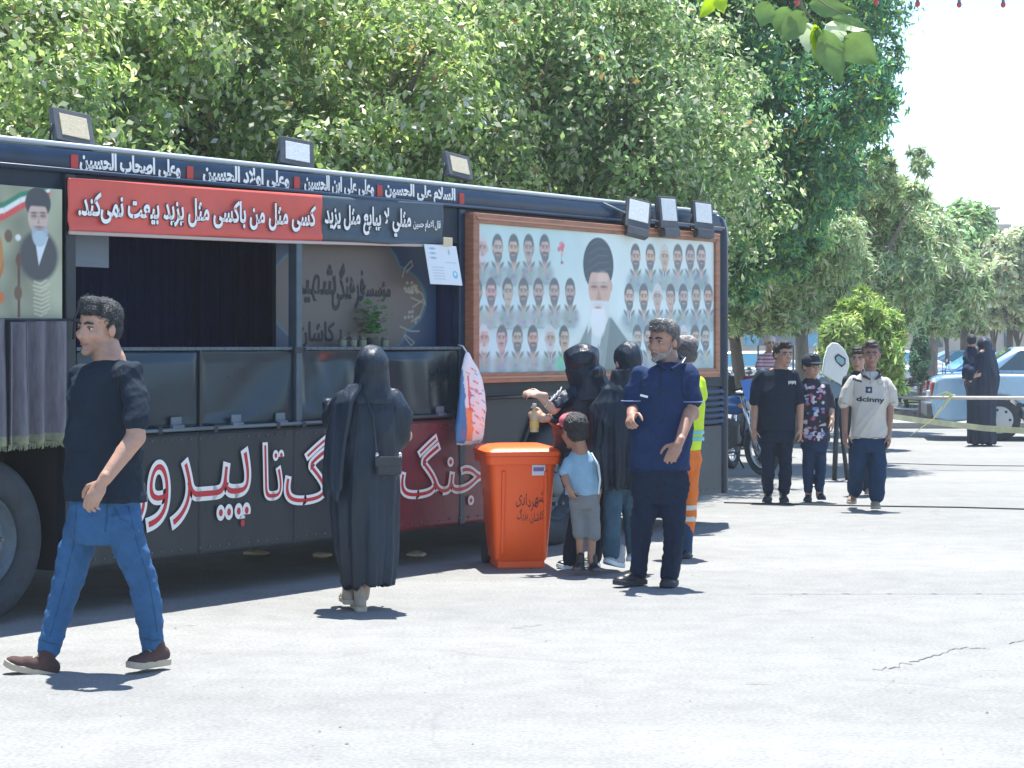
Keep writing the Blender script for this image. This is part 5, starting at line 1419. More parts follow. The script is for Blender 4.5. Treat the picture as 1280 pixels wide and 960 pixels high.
# ---- grit and dry leaf bits scattered over the asphalt
rgp = np.random.default_rng(77)
n = 260; yy = rgp.uniform(7.6, 24, n); xx = rgp.uniform(-.27, .27, n)*yy; sz = rgp.uniform(.003, .009, n)*rgp.choice([1,1,1,1.6], n)
a = rgp.uniform(0, 6.28, n); q = np.array([(1,0,.15),(0,.7,.2),(-1,0,.1),(0,-.7,.15),(.1,.1,.75)])
V = []
for i in range(n):
    c_, s_ = math.cos(a[i]), math.sin(a[i])
    for p in q: V.append((xx[i]+sz[i]*(p[0]*c_-p[1]*s_), yy[i]+sz[i]*(p[0]*s_+p[1]*c_), .001+sz[i]*p[2]))
f = np.array([(0,1,4),(1,2,4),(2,3,4),(3,0,4)])
Fq = (np.arange(n)[:,None,None]*5+f[None]).reshape(-1,3)
o = link('gravel', npmesh('gravel', np.array(V), Fq, mat('grit_stone', (.17,.165,.15), .9, 0, .6, 3))); tag(o, 'loose grit and dry bits scattered over the asphalt', 'gravel', kind='stuff')
# ================================================================== people
def skinmat(name, c):
    m = mat(name, c, .5, 0, .13, 16, .14, 110, spec=.4, attr='Col'); m['c'] = c; return m
SK = {'a': skinmat('skin_warm', (.46,.27,.19)), 'b': skinmat('skin_tan', (.38,.21,.145)), 'c': skinmat('skin_fair', (.50,.31,.23)), 'd': skinmat('skin_brown', (.30,.165,.12))}
def clothm(name, c, v=.18, r=.85, b=.25, bs=45): return mat(name, tuple(x*(q if sum(c) < .16 else 1) for x, q in zip(c, (.7,.95,1.15))), r, 0, v, 7, b, bs, spec=.2)
HAIR = mat('black_hair', (.018,.017,.018), .45, 0, .6, 60, .8, 110)
HAIRG = mat('greying_hair', (.06,.06,.06), .5, 0, .85, 40, .9, 110)
BEARD = mat('stubble', (.17,.12,.10), .8, 0, .4, 70, .4, 150)
BEARDG = mat('grey_beard', (.30,.27,.25), .8, 0, .5, 70, .6, 150)
EYEW = mat('eye_white', (.65,.62,.58), .25); EYED = mat('eye_dark', (.02,.014,.01), .2); LIP = mat('lips', (.30,.12,.10), .5)
RUB = mat('sole', (.42,.37,.28), .7)

class Fr:
    """head frame: c centre at ear level, f forward, l left, u up"""
    def __init__(s, c, f, tilt=(0,0,1), k=1.0):
        s.c = Vector(c); s.u = Vector(tilt).normalized(); f = Vector(f); s.f = (f-s.u*f.dot(s.u)).normalized(); s.l = s.u.cross(s.f); s.k = k
    def __call__(s, f, l, u): return s.c+(s.f*f+s.l*l+s.u*u)*s.k
    def sph(s, mb, f, l, u, rf, rl, ru, seg=14, rings=10):
        mb.sph(s(f,l,u), (rf*s.k, rl*s.k, ru*s.k), seg, rings, axes=(s.f, s.l, s.u))
def add_head(mb, h, neck_to, nr=.055, kid=False):
    h.sph(mb, -.012, 0, .048, .097, .078, .078, 20, 14)
    h.sph(mb, .022, 0, -.020, .072, .065, .088, 20, 14)
    h.sph(mb, .020, 0, -.062, .058, .058 if not kid else .052, .045)
    h.sph(mb, .070, 0, -.098, .022, .026, .018)
    for s_ in (-1, 1):
        mb.capsule(h(.080, s_*.012, .026), h(.070, s_*.046, .022), .011*h.k, .010*h.k, 8)
        h.sph(mb, .060, s_*.040, -.022, .028, .024, .026)
        h.sph(mb, -.008, s_*.080, -.002, .020, .011, .032)
        h.sph(mb, .091, s_*.012, -.034, .012, .010, .009, 8, 6)
        mb.capsule(h(.083, s_*.004, -.062), h(.074, s_*.022, -.063), .0085*h.k, .005*h.k, 8)
        mb.capsule(h(.081, s_*.004, -.073), h(.073, s_*.018, -.072), .0085*h.k, .005*h.k, 8)
    mb.capsule(h(.083,0,.016), h(.106,0,-.028), .009*h.k, .0135*h.k, 10)
    mb.capsule(h(-.018,0,-.05), neck_to, nr*h.k*.95, nr*1.08*h.k, 16)
    mb.capsule(h(-.045,0,-.02), Vector(neck_to)-h.f*.02, .045*h.k, .05*h.k, 14)
def face_parts(h, root, brow=HAIR, beard=None, mous=True):
    for s_ in (-1, 1):
        m = MB(); h.sph(m, .0705, s_*.032, .006, .012, .0145, .0075, 12, 8); e = m.build('eye', EYEW, root, True)
        m = MB(); h.sph(m, .0785, s_*.032, .006, .0055, .0078, .0070, 10, 6); m.build('iris', EYED, e, True)
        m = MB(); m.tube([h(.081, s_*.016, .010), h(.0845, s_*.032, .0145), h(.074, s_*.049, .009)], .0040*h.k, 6); m.build('eyelid', BEARD, e, True)
        m = MB(); m.tube([h(.092, s_*.012, .026), h(.091, s_*.030, .033), h(.074, s_*.052, .026)], [.0045*h.k,.006*h.k,.003*h.k], 6); m.build('eyebrow', brow, root, True)
    m = MB(); m.tube([h(.082, -.024, -.066), h(.0915, 0, -.0675), h(.082, .024, -.066)], [.0025*h.k,.0042*h.k,.0025*h.k], 6); m.build('lips', LIP, root, True)
    if beard:
        m = MB()
        h.sph(m, .022, 0, -.066, .0595, .0615, .046, 18, 12); h.sph(m, .071, 0, -.099, .024, .030, .021)
        for s_ in (-1, 1): m.capsule(h(.0, s_*.068, -.01), h(.02, s_*.061, -.05), .008*h.k, .012*h.k, 8)
        if mous:
            for s_ in (-1, 1): m.capsule(h(.092, s_*.004, -.049), h(.078, s_*.030, -.058), .0085*h.k, .006*h.k, 8)
        o = skin('beard', m, .0055*h.k, beard, root, 1, lambda V: fold(V, .0012, 160, 5))
def hair_cap(h, root, m_, vol=1.0, seed=1, curl=.004, fringe=0.0):
    m = MB()
    h.sph(m, -.022, 0, .062, .098*vol, .083*vol, .078*vol, 20, 14)
    h.sph(m, -.050, 0, .010, .060*vol, .079*vol, .070*vol, 18, 12)
    for s_ in (-1, 1): m.capsule(h(-.018, s_*.076, .05), h(.006, s_*.074, .012), .014*h.k, .009*h.k, 8)
    h.sph(m, .045, 0, .115, .045, .06, .03)
    if fringe: h.sph(m, .07, .01, .088, .03, .055, .024)
    return skin('hair', m, .0055*h.k, m_, root, 1, lambda V: fold(V, curl, 75, seed)+fold(V, curl*.5, 190, seed+1))
def strands(h, root, cap, n, ln, m_, seed, back=.8):
    me = cap.data; nv = len(me.vertices); rg = np.random.default_rng(seed)
    V = np.zeros(nv*3, np.float32); me.vertices.foreach_get('co', V); V = V.reshape(-1,3); N = np.zeros(nv*3, np.float32); me.vertices.foreach_get('normal', N); N = N.reshape(-1,3)
    i = rg.integers(0, nv, n); p = V[i]+rg.normal(size=(n,3))*.002; nn = N[i]
    dr = -np.array(h.f)*back+np.array(h.u)*.15+rg.normal(size=(n,3))*.55; dr -= nn*np.sum(dr*nn, 1)[:,None]; dr /= np.linalg.norm(dr, axis=1)[:,None]
    L = (ln*rg.uniform(.5,1.3,n))[:,None]; w = np.cross(dr, nn)*.0011
    a = p-nn*.002; b_ = p+dr*L*.55+nn*L*.33; c = p+dr*L+nn*L*.18+rg.normal(size=(n,3))*.002
    VV = np.stack([a-w, a+w, b_+w, b_-w, c], 1).reshape(-1,3)
    base = np.arange(n)[:,None]*5; q = (base+np.array([0,1,2,3])); t = base+np.array([3,2,4])
    F3 = np.concatenate([q[:,[0,1,2]], q[:,[0,2,3]], t])
    o = link('hair_strands', npmesh('hair_strands', VV, F3, m_), root); o['kind'] = 'stuff'

def add_hand(mb, W, D, N, T, k=1.0, curl=.55, grip=None, thumb=.7):
    """W wrist, D towards the fingers, N palm side, T thumb side"""
    D = Vector(D).normalized(); N = Vector(N); N = (N-D*N.dot(D)).normalized(); T = Vector(T); T = (T-D*T.dot(D)-N*T.dot(N)).normalized(); W = Vector(W)
    ax = (D, T, N)
    mb.capsule(W-D*.02*k, W+D*.02*k, .026*k, .025*k, 12)
    mb.sph(W+D*.050*k, (.052*k,.040*k,.0165*k), 14, 10, axes=ax)
    mb.sph(W+D*.072*k, (.026*k,.042*k,.0145*k), 12, 8, axes=ax)
    mb.sph(W+D*.036*k+T*.024*k+N*.008*k, (.032*k,.017*k,.016*k), 10, 8, axes=ax)
    cs = grip if grip else [curl*x for x in (.8,1.0,1.1,1.25)]
    for i, (off, ln) in enumerate(((.031,.068),(.0105,.077),(-.0105,.071),(-.030,.056))):
        p = W+D*(.086-.004*abs(i-1))*k+T*off*k; a = cs[i]*.5; r = (.0088,.0092,.0088,.0078)[i]*k
        spread = (T*(off*.9)); d0 = None
        for j, f_ in enumerate((.45,.30,.25)):
            d = (D*math.cos(a)+N*math.sin(a)+spread*.35).normalized(); q = p+d*ln*f_*k
            mb.capsule(p, q, r*(1-.08*j), r*(1-.08*(j+1)), 8); p = q; a += cs[i]
    p = W+D*.028*k+T*.030*k+N*.004*k; a = 0
    for j, ln in enumerate((.040,.032,.026)):
        d = (D*(.55+.3*j)+T*(thumb-.33*j)+N*(.18+.28*j)).normalized(); q = p+d*ln*k
        mb.capsule(p, q, (.0125-.0015*j)*k, (.0115-.0015*j)*k, 8); p = q

def shoe(root, heel, toe, k, upper, sole, name='shoe', roll=0.0, h_=.075):
    heel = Vector(heel); toe = Vector(toe); d = (toe-heel); L_ = d.length; d.normalize(); s_ = d.cross(Vector((0,0,1))).normalized(); u = s_.cross(d)
    m = MB()
    m.sph(heel+d*L_*.20+u*.048*k, (L_*.24,.036*k,.046*k), 14, 10, axes=(d,s_,u))
    m.sph(heel+d*L_*.48+u*.040*k, (L_*.32,.040*k,.038*k), 14, 10, axes=(d,s_,u))
    m.sph(heel+d*L_*.76+u*.034*k, (L_*.23,.047*k,.030*k), 14, 10, axes=(d,s_,u))
    m.capsule(heel+d*L_*.26+u*.055*k, heel+d*L_*.28+u*(.055+h_)*k, .040*k, .040*k, 12)
    o = skin(name, m, .008*k, upper, root, 2)
    q = MB(); vs = []; prf = [(0,.026),(.08,.036),(.25,.037),(.45,.034),(.65,.043),(.82,.046),(.94,.034),(1.0,.014)]
    n = len(prf)
    for z in (0.0, .030):
        for t_, w in prf: vs.append(heel+d*L_*t_+s_*w*k*(1.04)+u*(z*k+(.012*k*max(0,(t_-.8)/.2))))
        for t_, w in reversed(prf): vs.append(heel+d*L_*t_-s_*w*k*(1.04)+u*(z*k+(.012*k*max(0,(t_-.8)/.2))))
    N_ = 2*n; fs = [tuple(range(N_))[::-1], tuple(range(N_, 2*N_))]+[(i, (i+1)%N_, N_+(i+1)%N_, N_+i) for i in range(N_)]
    q.add(vs, fs); q.build('sole', sole, o, bevel=.004*k, fixn=True)
    for j in range(4):
        q = MB(); c = heel+d*L_*(.42+.075*j)+u*(.085-.012*j)*k; q.tube([c-s_*.02*k, c+u*.004*k, c+s_*.02*k], .0035*k, 5); q.build('lace', sole, o)
    return o

class Body:
    def __init__(s, label, cat, px, Y, group=None, name='person'):
        s.Y = Y; s.o = Vector(((px-CX)/F*Y, Y, 0)); s.root = empty(name, s.o, 0, label, cat, group); s.mb = MB(); s.k = F/Y
    dx = 0.0
    def J(s, px, py, dy=0.0): return P(px+s.dx, py, s.Y+dy)-s.o
    def w(s, px): return px/s.k
    def rings(s, mb, lst):
        """(cx, cy, half width px, half depth m[, dy]) from top to bottom"""
        rg = []; inner = mb is s.mb
        for i_, q in enumerate(lst):
            if inner and i_: q = (q[0], q[1], q[2]*.84, q[3]*.84)+tuple(q[4:])
            c = s.J(q[0], q[1], q[4] if len(q) > 4 else 0); rg.append((c.x, c.y, max(c.z, .004), s.w(q[2]), q[3]))
        mb.rings(rg[::-1], 32)
    def chain(s, mb, js, rs):
        """js joints (px,py,dy), rs radii px"""
        if mb is s.mb: rs = [rs[0]*.5]+list(rs[1:]) if rs[0] < 15 else [x*.8 for x in rs]
        for (a, b_, ra, rb) in zip(js[:-1], js[1:], rs[:-1], rs[1:]): mb.capsule(s.J(*a), s.J(*b_), s.w(ra), s.w(rb), 14)
VEC = Vector
def finish(b, m, vox=.007, stub=.0):
    base = np.array(list(m['c'])); H = globals().get('h')
    def tn_(V, N):
        C_ = np.ones((len(V),3))*base
        if H is not None:
            d = V-np.array(H.c); f = d@np.array(H.f)/H.k; l = d@np.array(H.l)/H.k; u = d@np.array(H.u)/H.k
            def spot(cf, cl, cu, r): return np.clip(1-((f-cf)**2+(np.abs(l)-cl)**2+(u-cu)**2)/r**2, 0, 1)[:,None]
            red = np.maximum.reduce([spot(.075,.040,-.025,.035), spot(.105,0,-.03,.025), spot(0,.085,0,.035)*1.2])
            C_ = C_*(1-.16*red)+np.array((.50,.22,.17))*.16*red
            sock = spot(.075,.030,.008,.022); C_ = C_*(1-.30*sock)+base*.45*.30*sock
            j = (np.clip((-.036-u)/.02, 0, 1)*np.clip((f+.03)/.03, 0, 1)*np.clip((u+.14)/.03, 0, 1))[:,None]*(np.linalg.norm(d, axis=1) < .17*H.k)[:,None]
            C_ = C_*(1-stub*j)+np.array((.10,.085,.08))*stub*j
            lp = spot(.088,.010,-.067,.014); C_ = C_*(1-.6*lp)+np.array((.30,.11,.10))*.6*lp
        C_ *= (1+fold(V, .07, 60, 9, ridge=False))[:,None]
        return np.clip(C_, 0, 1)
    return skin('body', b.mb, vox, m, b.root, 2, None, tn_)
def trace(b, o, pts, r, m_, name='seam', n=5):
    """a stitched seam laid on the garment where the photo shows it"""
    me = o.data
    bv_ = BVHTree.FromPolygons([v.co[:] for v in me.vertices], [tuple(p.vertices) for p in me.polygons])
    cam_ = Vector((0,0,CAMH))-b.o; out = []
    for (p0, p1) in zip(pts[:-1], pts[1:]):
        for i in range(n):
            t_ = i/n; q = b.J(p0[0]+(p1[0]-p0[0])*t_, p0[1]+(p1[1]-p0[1])*t_); d = (q-cam_).normalized(); hh = bv_.ray_cast(cam_, d)
            if hh[0]: out.append(hh[0]+hh[1]*r*.4)
    if len(out) > 2:
        mb = MB(); mb.tube(out, r, 5); mb.build(name, m_, b.root, True)
SEAM = mat('seam_black', (.004,.008,.014), .9); SEAMB = mat('seam_denim', (.018,.07,.15), .9); SEAMG = mat('seam_grey', (.20,.19,.17), .9)

# ---------------------------------------------------------------- 1. man in black t-shirt, striding left
b = Body('man in a black t-shirt and blue jeans striding left in front of the wheel', 'man', 130, 9.96)
h = Fr(b.J(123,412), (-.60,-.80,-.02), (.02,-.03,1), 1.08)
add_head(b.mb, h, b.J(138,452,.01), .066)
b.rings(b.mb, [(138,450,16,.06),(135,462,36,.09),(132,500,40,.105),(131,560,41,.11),(131,620,42,.11),(131,660,40,.10)])
b.chain(b.mb, [(166,474,-.12),(170,546,-.20),(131,599,-.32)], [13,12.6,8.2])
b.chain(b.mb, [(170,546,-.20),(155,566,-.24)], [11.2,11.5])
b.chain(b.mb, [(103,474,.12),(112,540,.2),(118,586,.14)], [13,11,7.5])
add_hand(b.mb, b.J(129,601,-.325), b.J(111,632,-.34)-b.J(129,601,-.325), (.45,.75,.1), (-.8,.1,.15), 1.12, .55)
add_hand(b.mb, b.J(118,586,.14), (-.1,-.1,-1), (.2,1,0), (-1,0,0), 1.05, .5)
b.chain(b.mb, [(110,645,.06),(85,733,.05),(62,808,.0)], [20,14,10])
b.chain(b.mb, [(150,645,-.06),(176,722,-.02),(190,800,.06)], [20,14,10])
finish(b, SK['a'], .0062, .38)
face_parts(h, b.root, HAIR)
wavy = mat('dark_wavy_hair', (.035,.04,.045), .4, 0, .6, 60, .8, 110)
hc_ = hair_cap(h, b.root, wavy, .99, 3, .003, 1); strands(h, b.root, hc_, 7000, .016, wavy, 1)
m = MB()
b.rings(m, [(139,446,13,.07),(138,451,24,.09),(136,458,36,.11),(132,472,44,.125),(131,500,47,.13),(130,530,48,.135),(130,570,50,.138),(131,605,52,.14),(132,627,53,.14)])
b.chain(m, [(164,470,-.09),(169,498,-.15),(170,527,-.185)], [19,17.5,16.5]); b.chain(m, [(102,470,.10),(101,500,.15),(103,530,.18)], [18,17,16])
ts = skin('t_shirt', m, .008, clothm('black_cotton', (.014,.021,.030), .25), b.root, 3, lambda V: fold(V, .013, 8, 21, (1,1,1.7))+fold(V, .005, 22, 22))
m = MB()
b.rings(m, [(131,604,44,.115),(130,650,47,.125),(129,668,44,.12),(128,680,36,.11)])
b.chain(m, [(106,652,.05),(92,700,.05),(82,735,.045),(69,778,.02),(61,811,.0)], [24,22,19.5,17,15.5]); b.chain(m, [(152,652,-.05),(166,695,-.04),(178,725,-.02),(187,768,.02),(191,809,.06)], [24,22.5,19.5,17.5,16])
jn = skin('jeans', m, .0085, clothm('blue_denim', (.034,.108,.235), .22, .85, .35, 140), b.root, 2, lambda V: fold(V, .0065, 12, 31, (1,1,2.2))+fold(V, .0035, 45, 32, (1,1,2)))
trace(b, ts, [(84,620),(110,622),(140,623),(180,621)], .0028, SEAM, 'hem'); trace(b, ts, [(156,524),(168,527),(182,525)], .0026, SEAM, 'hem'); trace(b, ts, [(152,462),(149,485),(154,512)], .0022, SEAM)
trace(b, jn, [(134,632),(133,650),(131,668)], .0030, SEAMB); trace(b, jn, [(96,634),(92,680),(80,730),(67,780),(60,800)], .0026, SEAMB); trace(b, jn, [(160,632),(172,680),(186,725),(194,770),(197,796)], .0026, SEAMB)
trace(b, jn, [(142,634),(150,648),(164,654)], .0026, SEAMB, 'pocket'); trace(b, jn, [(52,800),(63,804),(74,806)], .0030, SEAMB, 'hem'); trace(b, jn, [(180,798),(192,801),(203,799)], .0030, SEAMB, 'hem')
brown = clothm('brown_suede', (.075,.045,.042), .25)
shoe(b.root, b.J(70,849,-.02), b.J(3,834,-.06), 1.05, brown, RUB, h_=.04)
shoe(b.root, b.J(210,830,.10), b.J(160,838,-.08), 1.05, brown, RUB, h_=.04)

# ---------------------------------------------------------------- 2. standing woman in a long black chador coat
b = Body('woman in a long black coat and headscarf standing with her back turned at the hatch', 'woman', 455, 12.3)
h = Fr(b.J(465,462,.0), (-.15,.98,-.1), (-.02,.02,1), 1.05)
add_head(b.mb, h, b.J(463,490), .05)
b.rings(b.mb, [(463,486,12,.05),(461,500,30,.07),(458,540,30,.09),(456,600,30,.10)])
b.chain(b.mb, [(432,502,0),(418,530,.12),(428,512,.34)], [9,7,5]); b.chain(b.mb, [(492,502,0),(508,545,.05),(480,560,.28)], [9,8,5])
add_hand(b.mb, b.J(428,512,.34), (.1,1,.2), (0,0,-1), (.8,0,.3), .92, .9); add_hand(b.mb, b.J(480,560,.28), (-.5,.8,.1), (0,0,-1), (0,.2,1), .92, .9)
b.chain(b.mb, [(446,600,0),(440,690,0),(436,742,0)], [15,10,7]); b.chain(b.mb, [(466,600,0),(462,690,-.03),(456,746,-.05)], [15,10,7])
finish(b, SK['c'], .009)
def drape(name, c, rough): return mat(name, c, rough, 0, .5, 9, 1.0, 13, stretch=(1,1,.16), spec=.36)
BK = drape('black_crepe', (.007,.018,.033), .5)
BK2 = drape('black_satin', (.008,.018,.032), .5)
m = MB()
b.rings(m, [(463,482,20,.09),(461,490,31,.105),(459,500,37,.115),(457,514,40,.13),(457,540,42,.14),(457,580,43,.155),(456,620,44,.17),(457,655,42,.18),(459,685,40,.18),(461,710,36,.17),(461,731,32,.16)])
b.chain(m, [(430,500,.0),(416,522,.10),(420,512,.26)], [14,15,12])
b.chain(m, [(490,500,.0),(503,522,.0),(500,545,.02),(490,560,.10)], [13,13,14,11])
b.chain(m, [(410,505,.14),(413,520,.14)], [8,9])
skin('long_coat', m, .010, BK, b.root, 3, lambda V: pleats(V, 0, .02, 11, .022, 1.05, .1, 1)+.008+fold(V, .018, 8, 41, (1,1,.5))+fold(V, .007, 26, 42, (1,1,.3)))
m = MB()
h.sph(m, -.012, 0, .032, .112, .100, .108, 20, 14)
b.rings(m, [(465,458,22.5,.108),(465,470,23,.11),(464,482,24,.112),(463,490,29,.12),(462,498,36,.132),(461,505,38,.135)])
skin('headscarf', m, .008, BK2, b.root, 3, lambda V: fold(V, .009, 15, 43, (1,1,.6)))
# loose scarf ends down her left back
m = MB()
pts = [(441,486,-.10),(428,500,-.13),(418,540,-.13),(413,580,-.15),(414,622,-.16)]
for k_ in range(6):
    t_ = k_/5; b.chain(m, [(436+14*t_,484-2*t_,-.06-.04*t_),(420+18*t_,506-3*t_,-.10-.05*t_),(411+20*t_,545,-.12-.055*t_),(407+19*t_,590,-.13-.06*t_),(407+18*t_,618+8*math.sin(k_*2.1),-.14-.05*t_)], [3.4,4.2,4.2,4.0,3.2])
skin('shawl_end', m, .008, BK2, b.root, 1, lambda V: fold(V, .004, 30, 44, (1,1,.2)))
# shoulder bag
leather = mat('dark_leather', (.012,.02,.03), .35, 0, .3, 10, .2, 50)
m = MB(); A = b.J(486,583,-.19)
m.box(-.075,.075,-.03,.03,-.055,.055,0, Matrix.Translation(A)); bg_ = m.build('shoulder_bag', leather, b.root, bevel=.02)
m = MB(); m.box(-.078,.078,-.038,-.028,-.0,.058,0, Matrix.Translation(A)); m.build('flap', leather, bg_, bevel=.004)
m = MB(); m.tube([b.J(471,585,-.20), b.J(470,560,-.19), b.J(466,520,-.165), b.J(452,486,-.10)], .007, 6); m.build('strap', leather, bg_, True)
for px_ in (471, 500):
    m = MB(); m.tube([b.J(px_,566,-.205), b.J(px_,572,-.21)], .012, 8); m.build('ring', M['chrome'], bg_, True)
sand = clothm('sand_canvas', (.36,.31,.25), .15)
shoe(b.root, b.J(437,756,-.06)+Vector((0,0,.0)), b.J(432,750,.16), .95, sand, RUB); shoe(b.root, b.J(452,765,-.12), b.J(446,758,.10), .95, sand, RUB)

# ---------------------------------------------------------------- 3. man in navy polo
b = Body('grey-haired man in a navy polo shirt and dark trousers walking past the bin', 'man', 820, 13.5)
h = Fr(b.J(829,428,0), (-.66,-.75,-.08), (.0,-.05,1), 1.08)
add_head(b.mb, h, b.J(838,458,.01), .060)
b.rings(b.mb, [(837,456,15,.06),(834,466,30,.085),(830,490,33,.10),(826,540,33,.105),(824,580,33,.105),(822,610,32,.10)])
b.chain(b.mb, [(862,470,-.04),(866,518,-.06),(862,516,-.08),(848,556,-.24)], [9.5,8.5,8.5,5.6])
b.chain(b.mb, [(797,470,0),(791,512,-.02),(789,520,-.22)], [9.5,8,5.6])
add_hand(b.mb, b.J(849,553,-.235), b.J(838,573,-.26)-b.J(849,553,-.235), (.3,.9,0), (-.8,-.3,.1), 1.08, .6)
add_hand(b.mb, b.J(790,517,-.20), (-.2,-.75,-.45), (.6,.1,-.6), (.1,.5,.8), 1.08, .95)
b.chain(b.mb, [(810,600,0),(802,665,0),(796,715,0)], [13,10,7]); b.chain(b.mb, [(838,600,0),(842,665,-.02),(838,715,-.06)], [13,10,7])
finish(b, SK['b'], .007, .4)
face_parts(h, b.root, HAIR, BEARDG, True)
hc_ = hair_cap(h, b.root, HAIRG, .99, 8, .003, 1); strands(h, b.root, hc_, 5000, .015, mat('silver_strands', (.15,.145,.14), .4), 2)
navy = clothm('navy_pique', (.014,.030,.075), .2, .85, .25, 90)
m = MB()
b.rings(m, [(838,452,13,.07),(837,457,20,.085),(834,463,32,.11),(832,474,38,.12),(830,490,39.5,.125),(828,515,40,.13),(826,545,40,.135),(825,570,40,.135),(824,590,39.5,.135)])
b.chain(m, [(860,468,-.02),(864,485,-.04),(866,501,-.05)], [14,14,13.5]); b.chain(m, [(799,468,0),(794,484,0),(790,500,-.02)], [14,13.5,13])
ps = skin('polo_shirt', m, .0085, navy, b.root, 3, lambda V: fold(V, .014, 9, 51, (1,1,1.5))+fold(V, .005, 24, 52))
trace(b, ps, [(826,462),(825,480),(825,497)], .0035, SEAM, 'placket'); trace(b, ps, [(786,586),(820,589),(860,587)], .0030, SEAM, 'hem'); trace(b, ps, [(852,466),(852,485),(856,500)], .0024, SEAM); trace(b, ps, [(803,468),(801,485),(800,500)], .0024, SEAM)
# collar and sleeve trims
m = MB(); c0 = b.J(837,456,-.005)
for s_ in (-1, 1):
    m.tube([c0+Vector((s_*.075,.05,.05)), c0+Vector((s_*.095,-.02,.035)), c0+Vector((s_*.06,-.10,.0)), c0+Vector((-.02+s_*.02,-.13,-.03))], [.013,.016,.018,.012], 8)
skin('collar', m, .007, clothm('navy_rib', (.01,.022,.055)), b.root, 1)
m = MB(); m.tube([c0+Vector((.10,-.02,.045)), c0+Vector((.072,-.10,.012))], .005, 5); m.build('collar_tipping', M['paper'], b.root)
m = MB(); q = b.J(805,495,-.135); m.box(-.025,.025,-.008,.0,-.007,.007,0, Matrix.Translation(q) @ Matrix.Rotation(.25,4,'Y')); m.build('chest_label', M['paper'], b.root)
for (px_, py_, r_) in ((866,502,13.8),(790,501,13.3)):
    m = MB(); cc_ = b.J(px_, py_, -.05 if px_ > 830 else -.02); rr_ = b.w(r_)
    m.tube([cc_+Vector((rr_*math.cos(t_), rr_*math.sin(t_), .0)) for t_ in np.linspace(0, 2*math.pi, 21)], .004, 5, caps=False); m.build('sleeve_tipping', mat('tipping', (.18,.24,.45), .8), b.root, True)
m = MB()
b.rings(m, [(824,582,34,.115),(824,606,37,.12),(823,620,36,.12),(822,632,30,.11)])
b.chain(m, [(809,612,0),(805,650,-.01),(802,672,0),(799,698,.01),(798,713,0)], [18.5,17,15.5,14.5,14.5]); b.chain(m, [(838,612,0),(842,650,-.03),(842,672,-.03),(840,698,-.05),(838,715,-.06)], [18.5,17,15.5,14.5,14.5])
pt = skin('trousers', m, .009, clothm('dark_trousers', (.012,.019,.036), .2), b.root, 2, lambda V: fold(V, .017, 10, 53, (1,1,1.1))+fold(V, .0045, 34, 54))
trace(b, pt, [(823,596),(823,618),(822,634)], .003, SEAM); trace(b, pt, [(806,640),(802,680),(799,712)], .003, SEAM, 'crease'); trace(b, pt, [(842,640),(841,680),(838,712)], .003, SEAM, 'crease')
bl = mat('black_leather', (.012,.014,.018), .4, 0, .2, 10, .15, 60)
shoe(b.root, b.J(806,730,.05), b.J(768,733,-.12), 1.05, bl, M['rubber'], h_=.04); shoe(b.root, b.J(842,730,.08), b.J(832,736,-.16), 1.05, bl, M['rubber'], h_=.04)

# ---------------------------------------------------------------- 4. woman bending over the bin, bottle in hand
b = Body('woman in black jacket and headscarf leaning left, holding a bottle over the bin', 'woman', 728, 14.55)
h = Fr(b.J(727,455,0), (-.80,.50,-.32), (-.22,.0,1), 1.08)
add_head(b.mb, h, b.J(742,488,.02), .05)
b.rings(b.mb, [(738,490,20,.08),(734,520,26,.10),(738,560,26,.10),(742,610,26,.10)])
b.chain(b.mb, [(712,492,-.05),(692,512,-.22),(674,494,-.28)], [8,6.5,4.6]); b.chain(b.mb, [(715,498,.1),(700,520,.0),(678,524,-.20)], [8,6.5,4.6])
add_hand(b.mb, b.J(678,494,-.27), (-1,-.1,.15), (.1,.6,-.7), (.1,-.5,.6), .95, .55)
add_hand(b.mb, b.J(682,522,-.20), (-1,-.15,.1), (0,.9,-.2), (0,.2,1), .95, .95)
b.chain(b.mb, [(735,600,0),(720,660,0),(712,702,0)], [12,9,6]); b.chain(b.mb, [(750,600,0),(744,660,.04),(742,702,.06)], [12,9,6])
finish(b, SK['c'], .008)
m = MB()
b.rings(m, [(742,480,17,.09),(738,487,32,.12),(734,497,44,.14),(732,515,46,.15),(732,535,45,.15),(734,560,42,.15),(738,590,38,.15),(740,612,36,.15)])
b.chain(m, [(716,492,-.04),(697,506,-.18),(684,500,-.24)], [14,11,8.5]); b.chain(m, [(716,500,.06),(702,520,.0),(690,523,-.14)], [12,10,7.5])
skin('jacket', m, .009, BK2, b.root, 3, lambda V: fold(V, .024, 11, 61, (1,1,1.2))+fold(V, .006, 30, 62))
m = MB(); h.sph(m, -.010, 0, .030, .125, .115, .112, 20, 14); h.sph(m, -.05, 0, -.07, .10, .10, .07)
b.rings(m, [(730,462,24,.12),(735,472,25,.125),(739,482,27,.13),(740,492,33,.145),(739,500,36,.15)])
skin('headscarf', m, .008, drape('glossy_black_scarf', (.008,.016,.030), .42), b.root, 3, lambda V: fold(V, .009, 17, 63, (.6,1,1)))
m = MB(); rg2 = random.Random(2)
for k in range(5):
    x0 = 703-k*5; A = b.J(x0-1+k, 484+k*4.5, -.17-.022*k); B = b.J(x0-6+k, 495+k*3.5, -.20-.022*k); m.tube([A, (A+B)/2+Vector((0,-.012,0)), B], .006, 5)
m.build('sleeve_stripe', mat('stripe_white', (.5,.5,.48), .7), b.root)
m = MB(); b.chain(m, [(736,606,0),(722,655,0),(713,698,0)], [15,12.5,10.5]); b.chain(m, [(752,606,0),(746,655,.04),(743,696,.06)], [15,12,10]); b.rings(m, [(742,596,28,.12),(742,615,29,.13)])
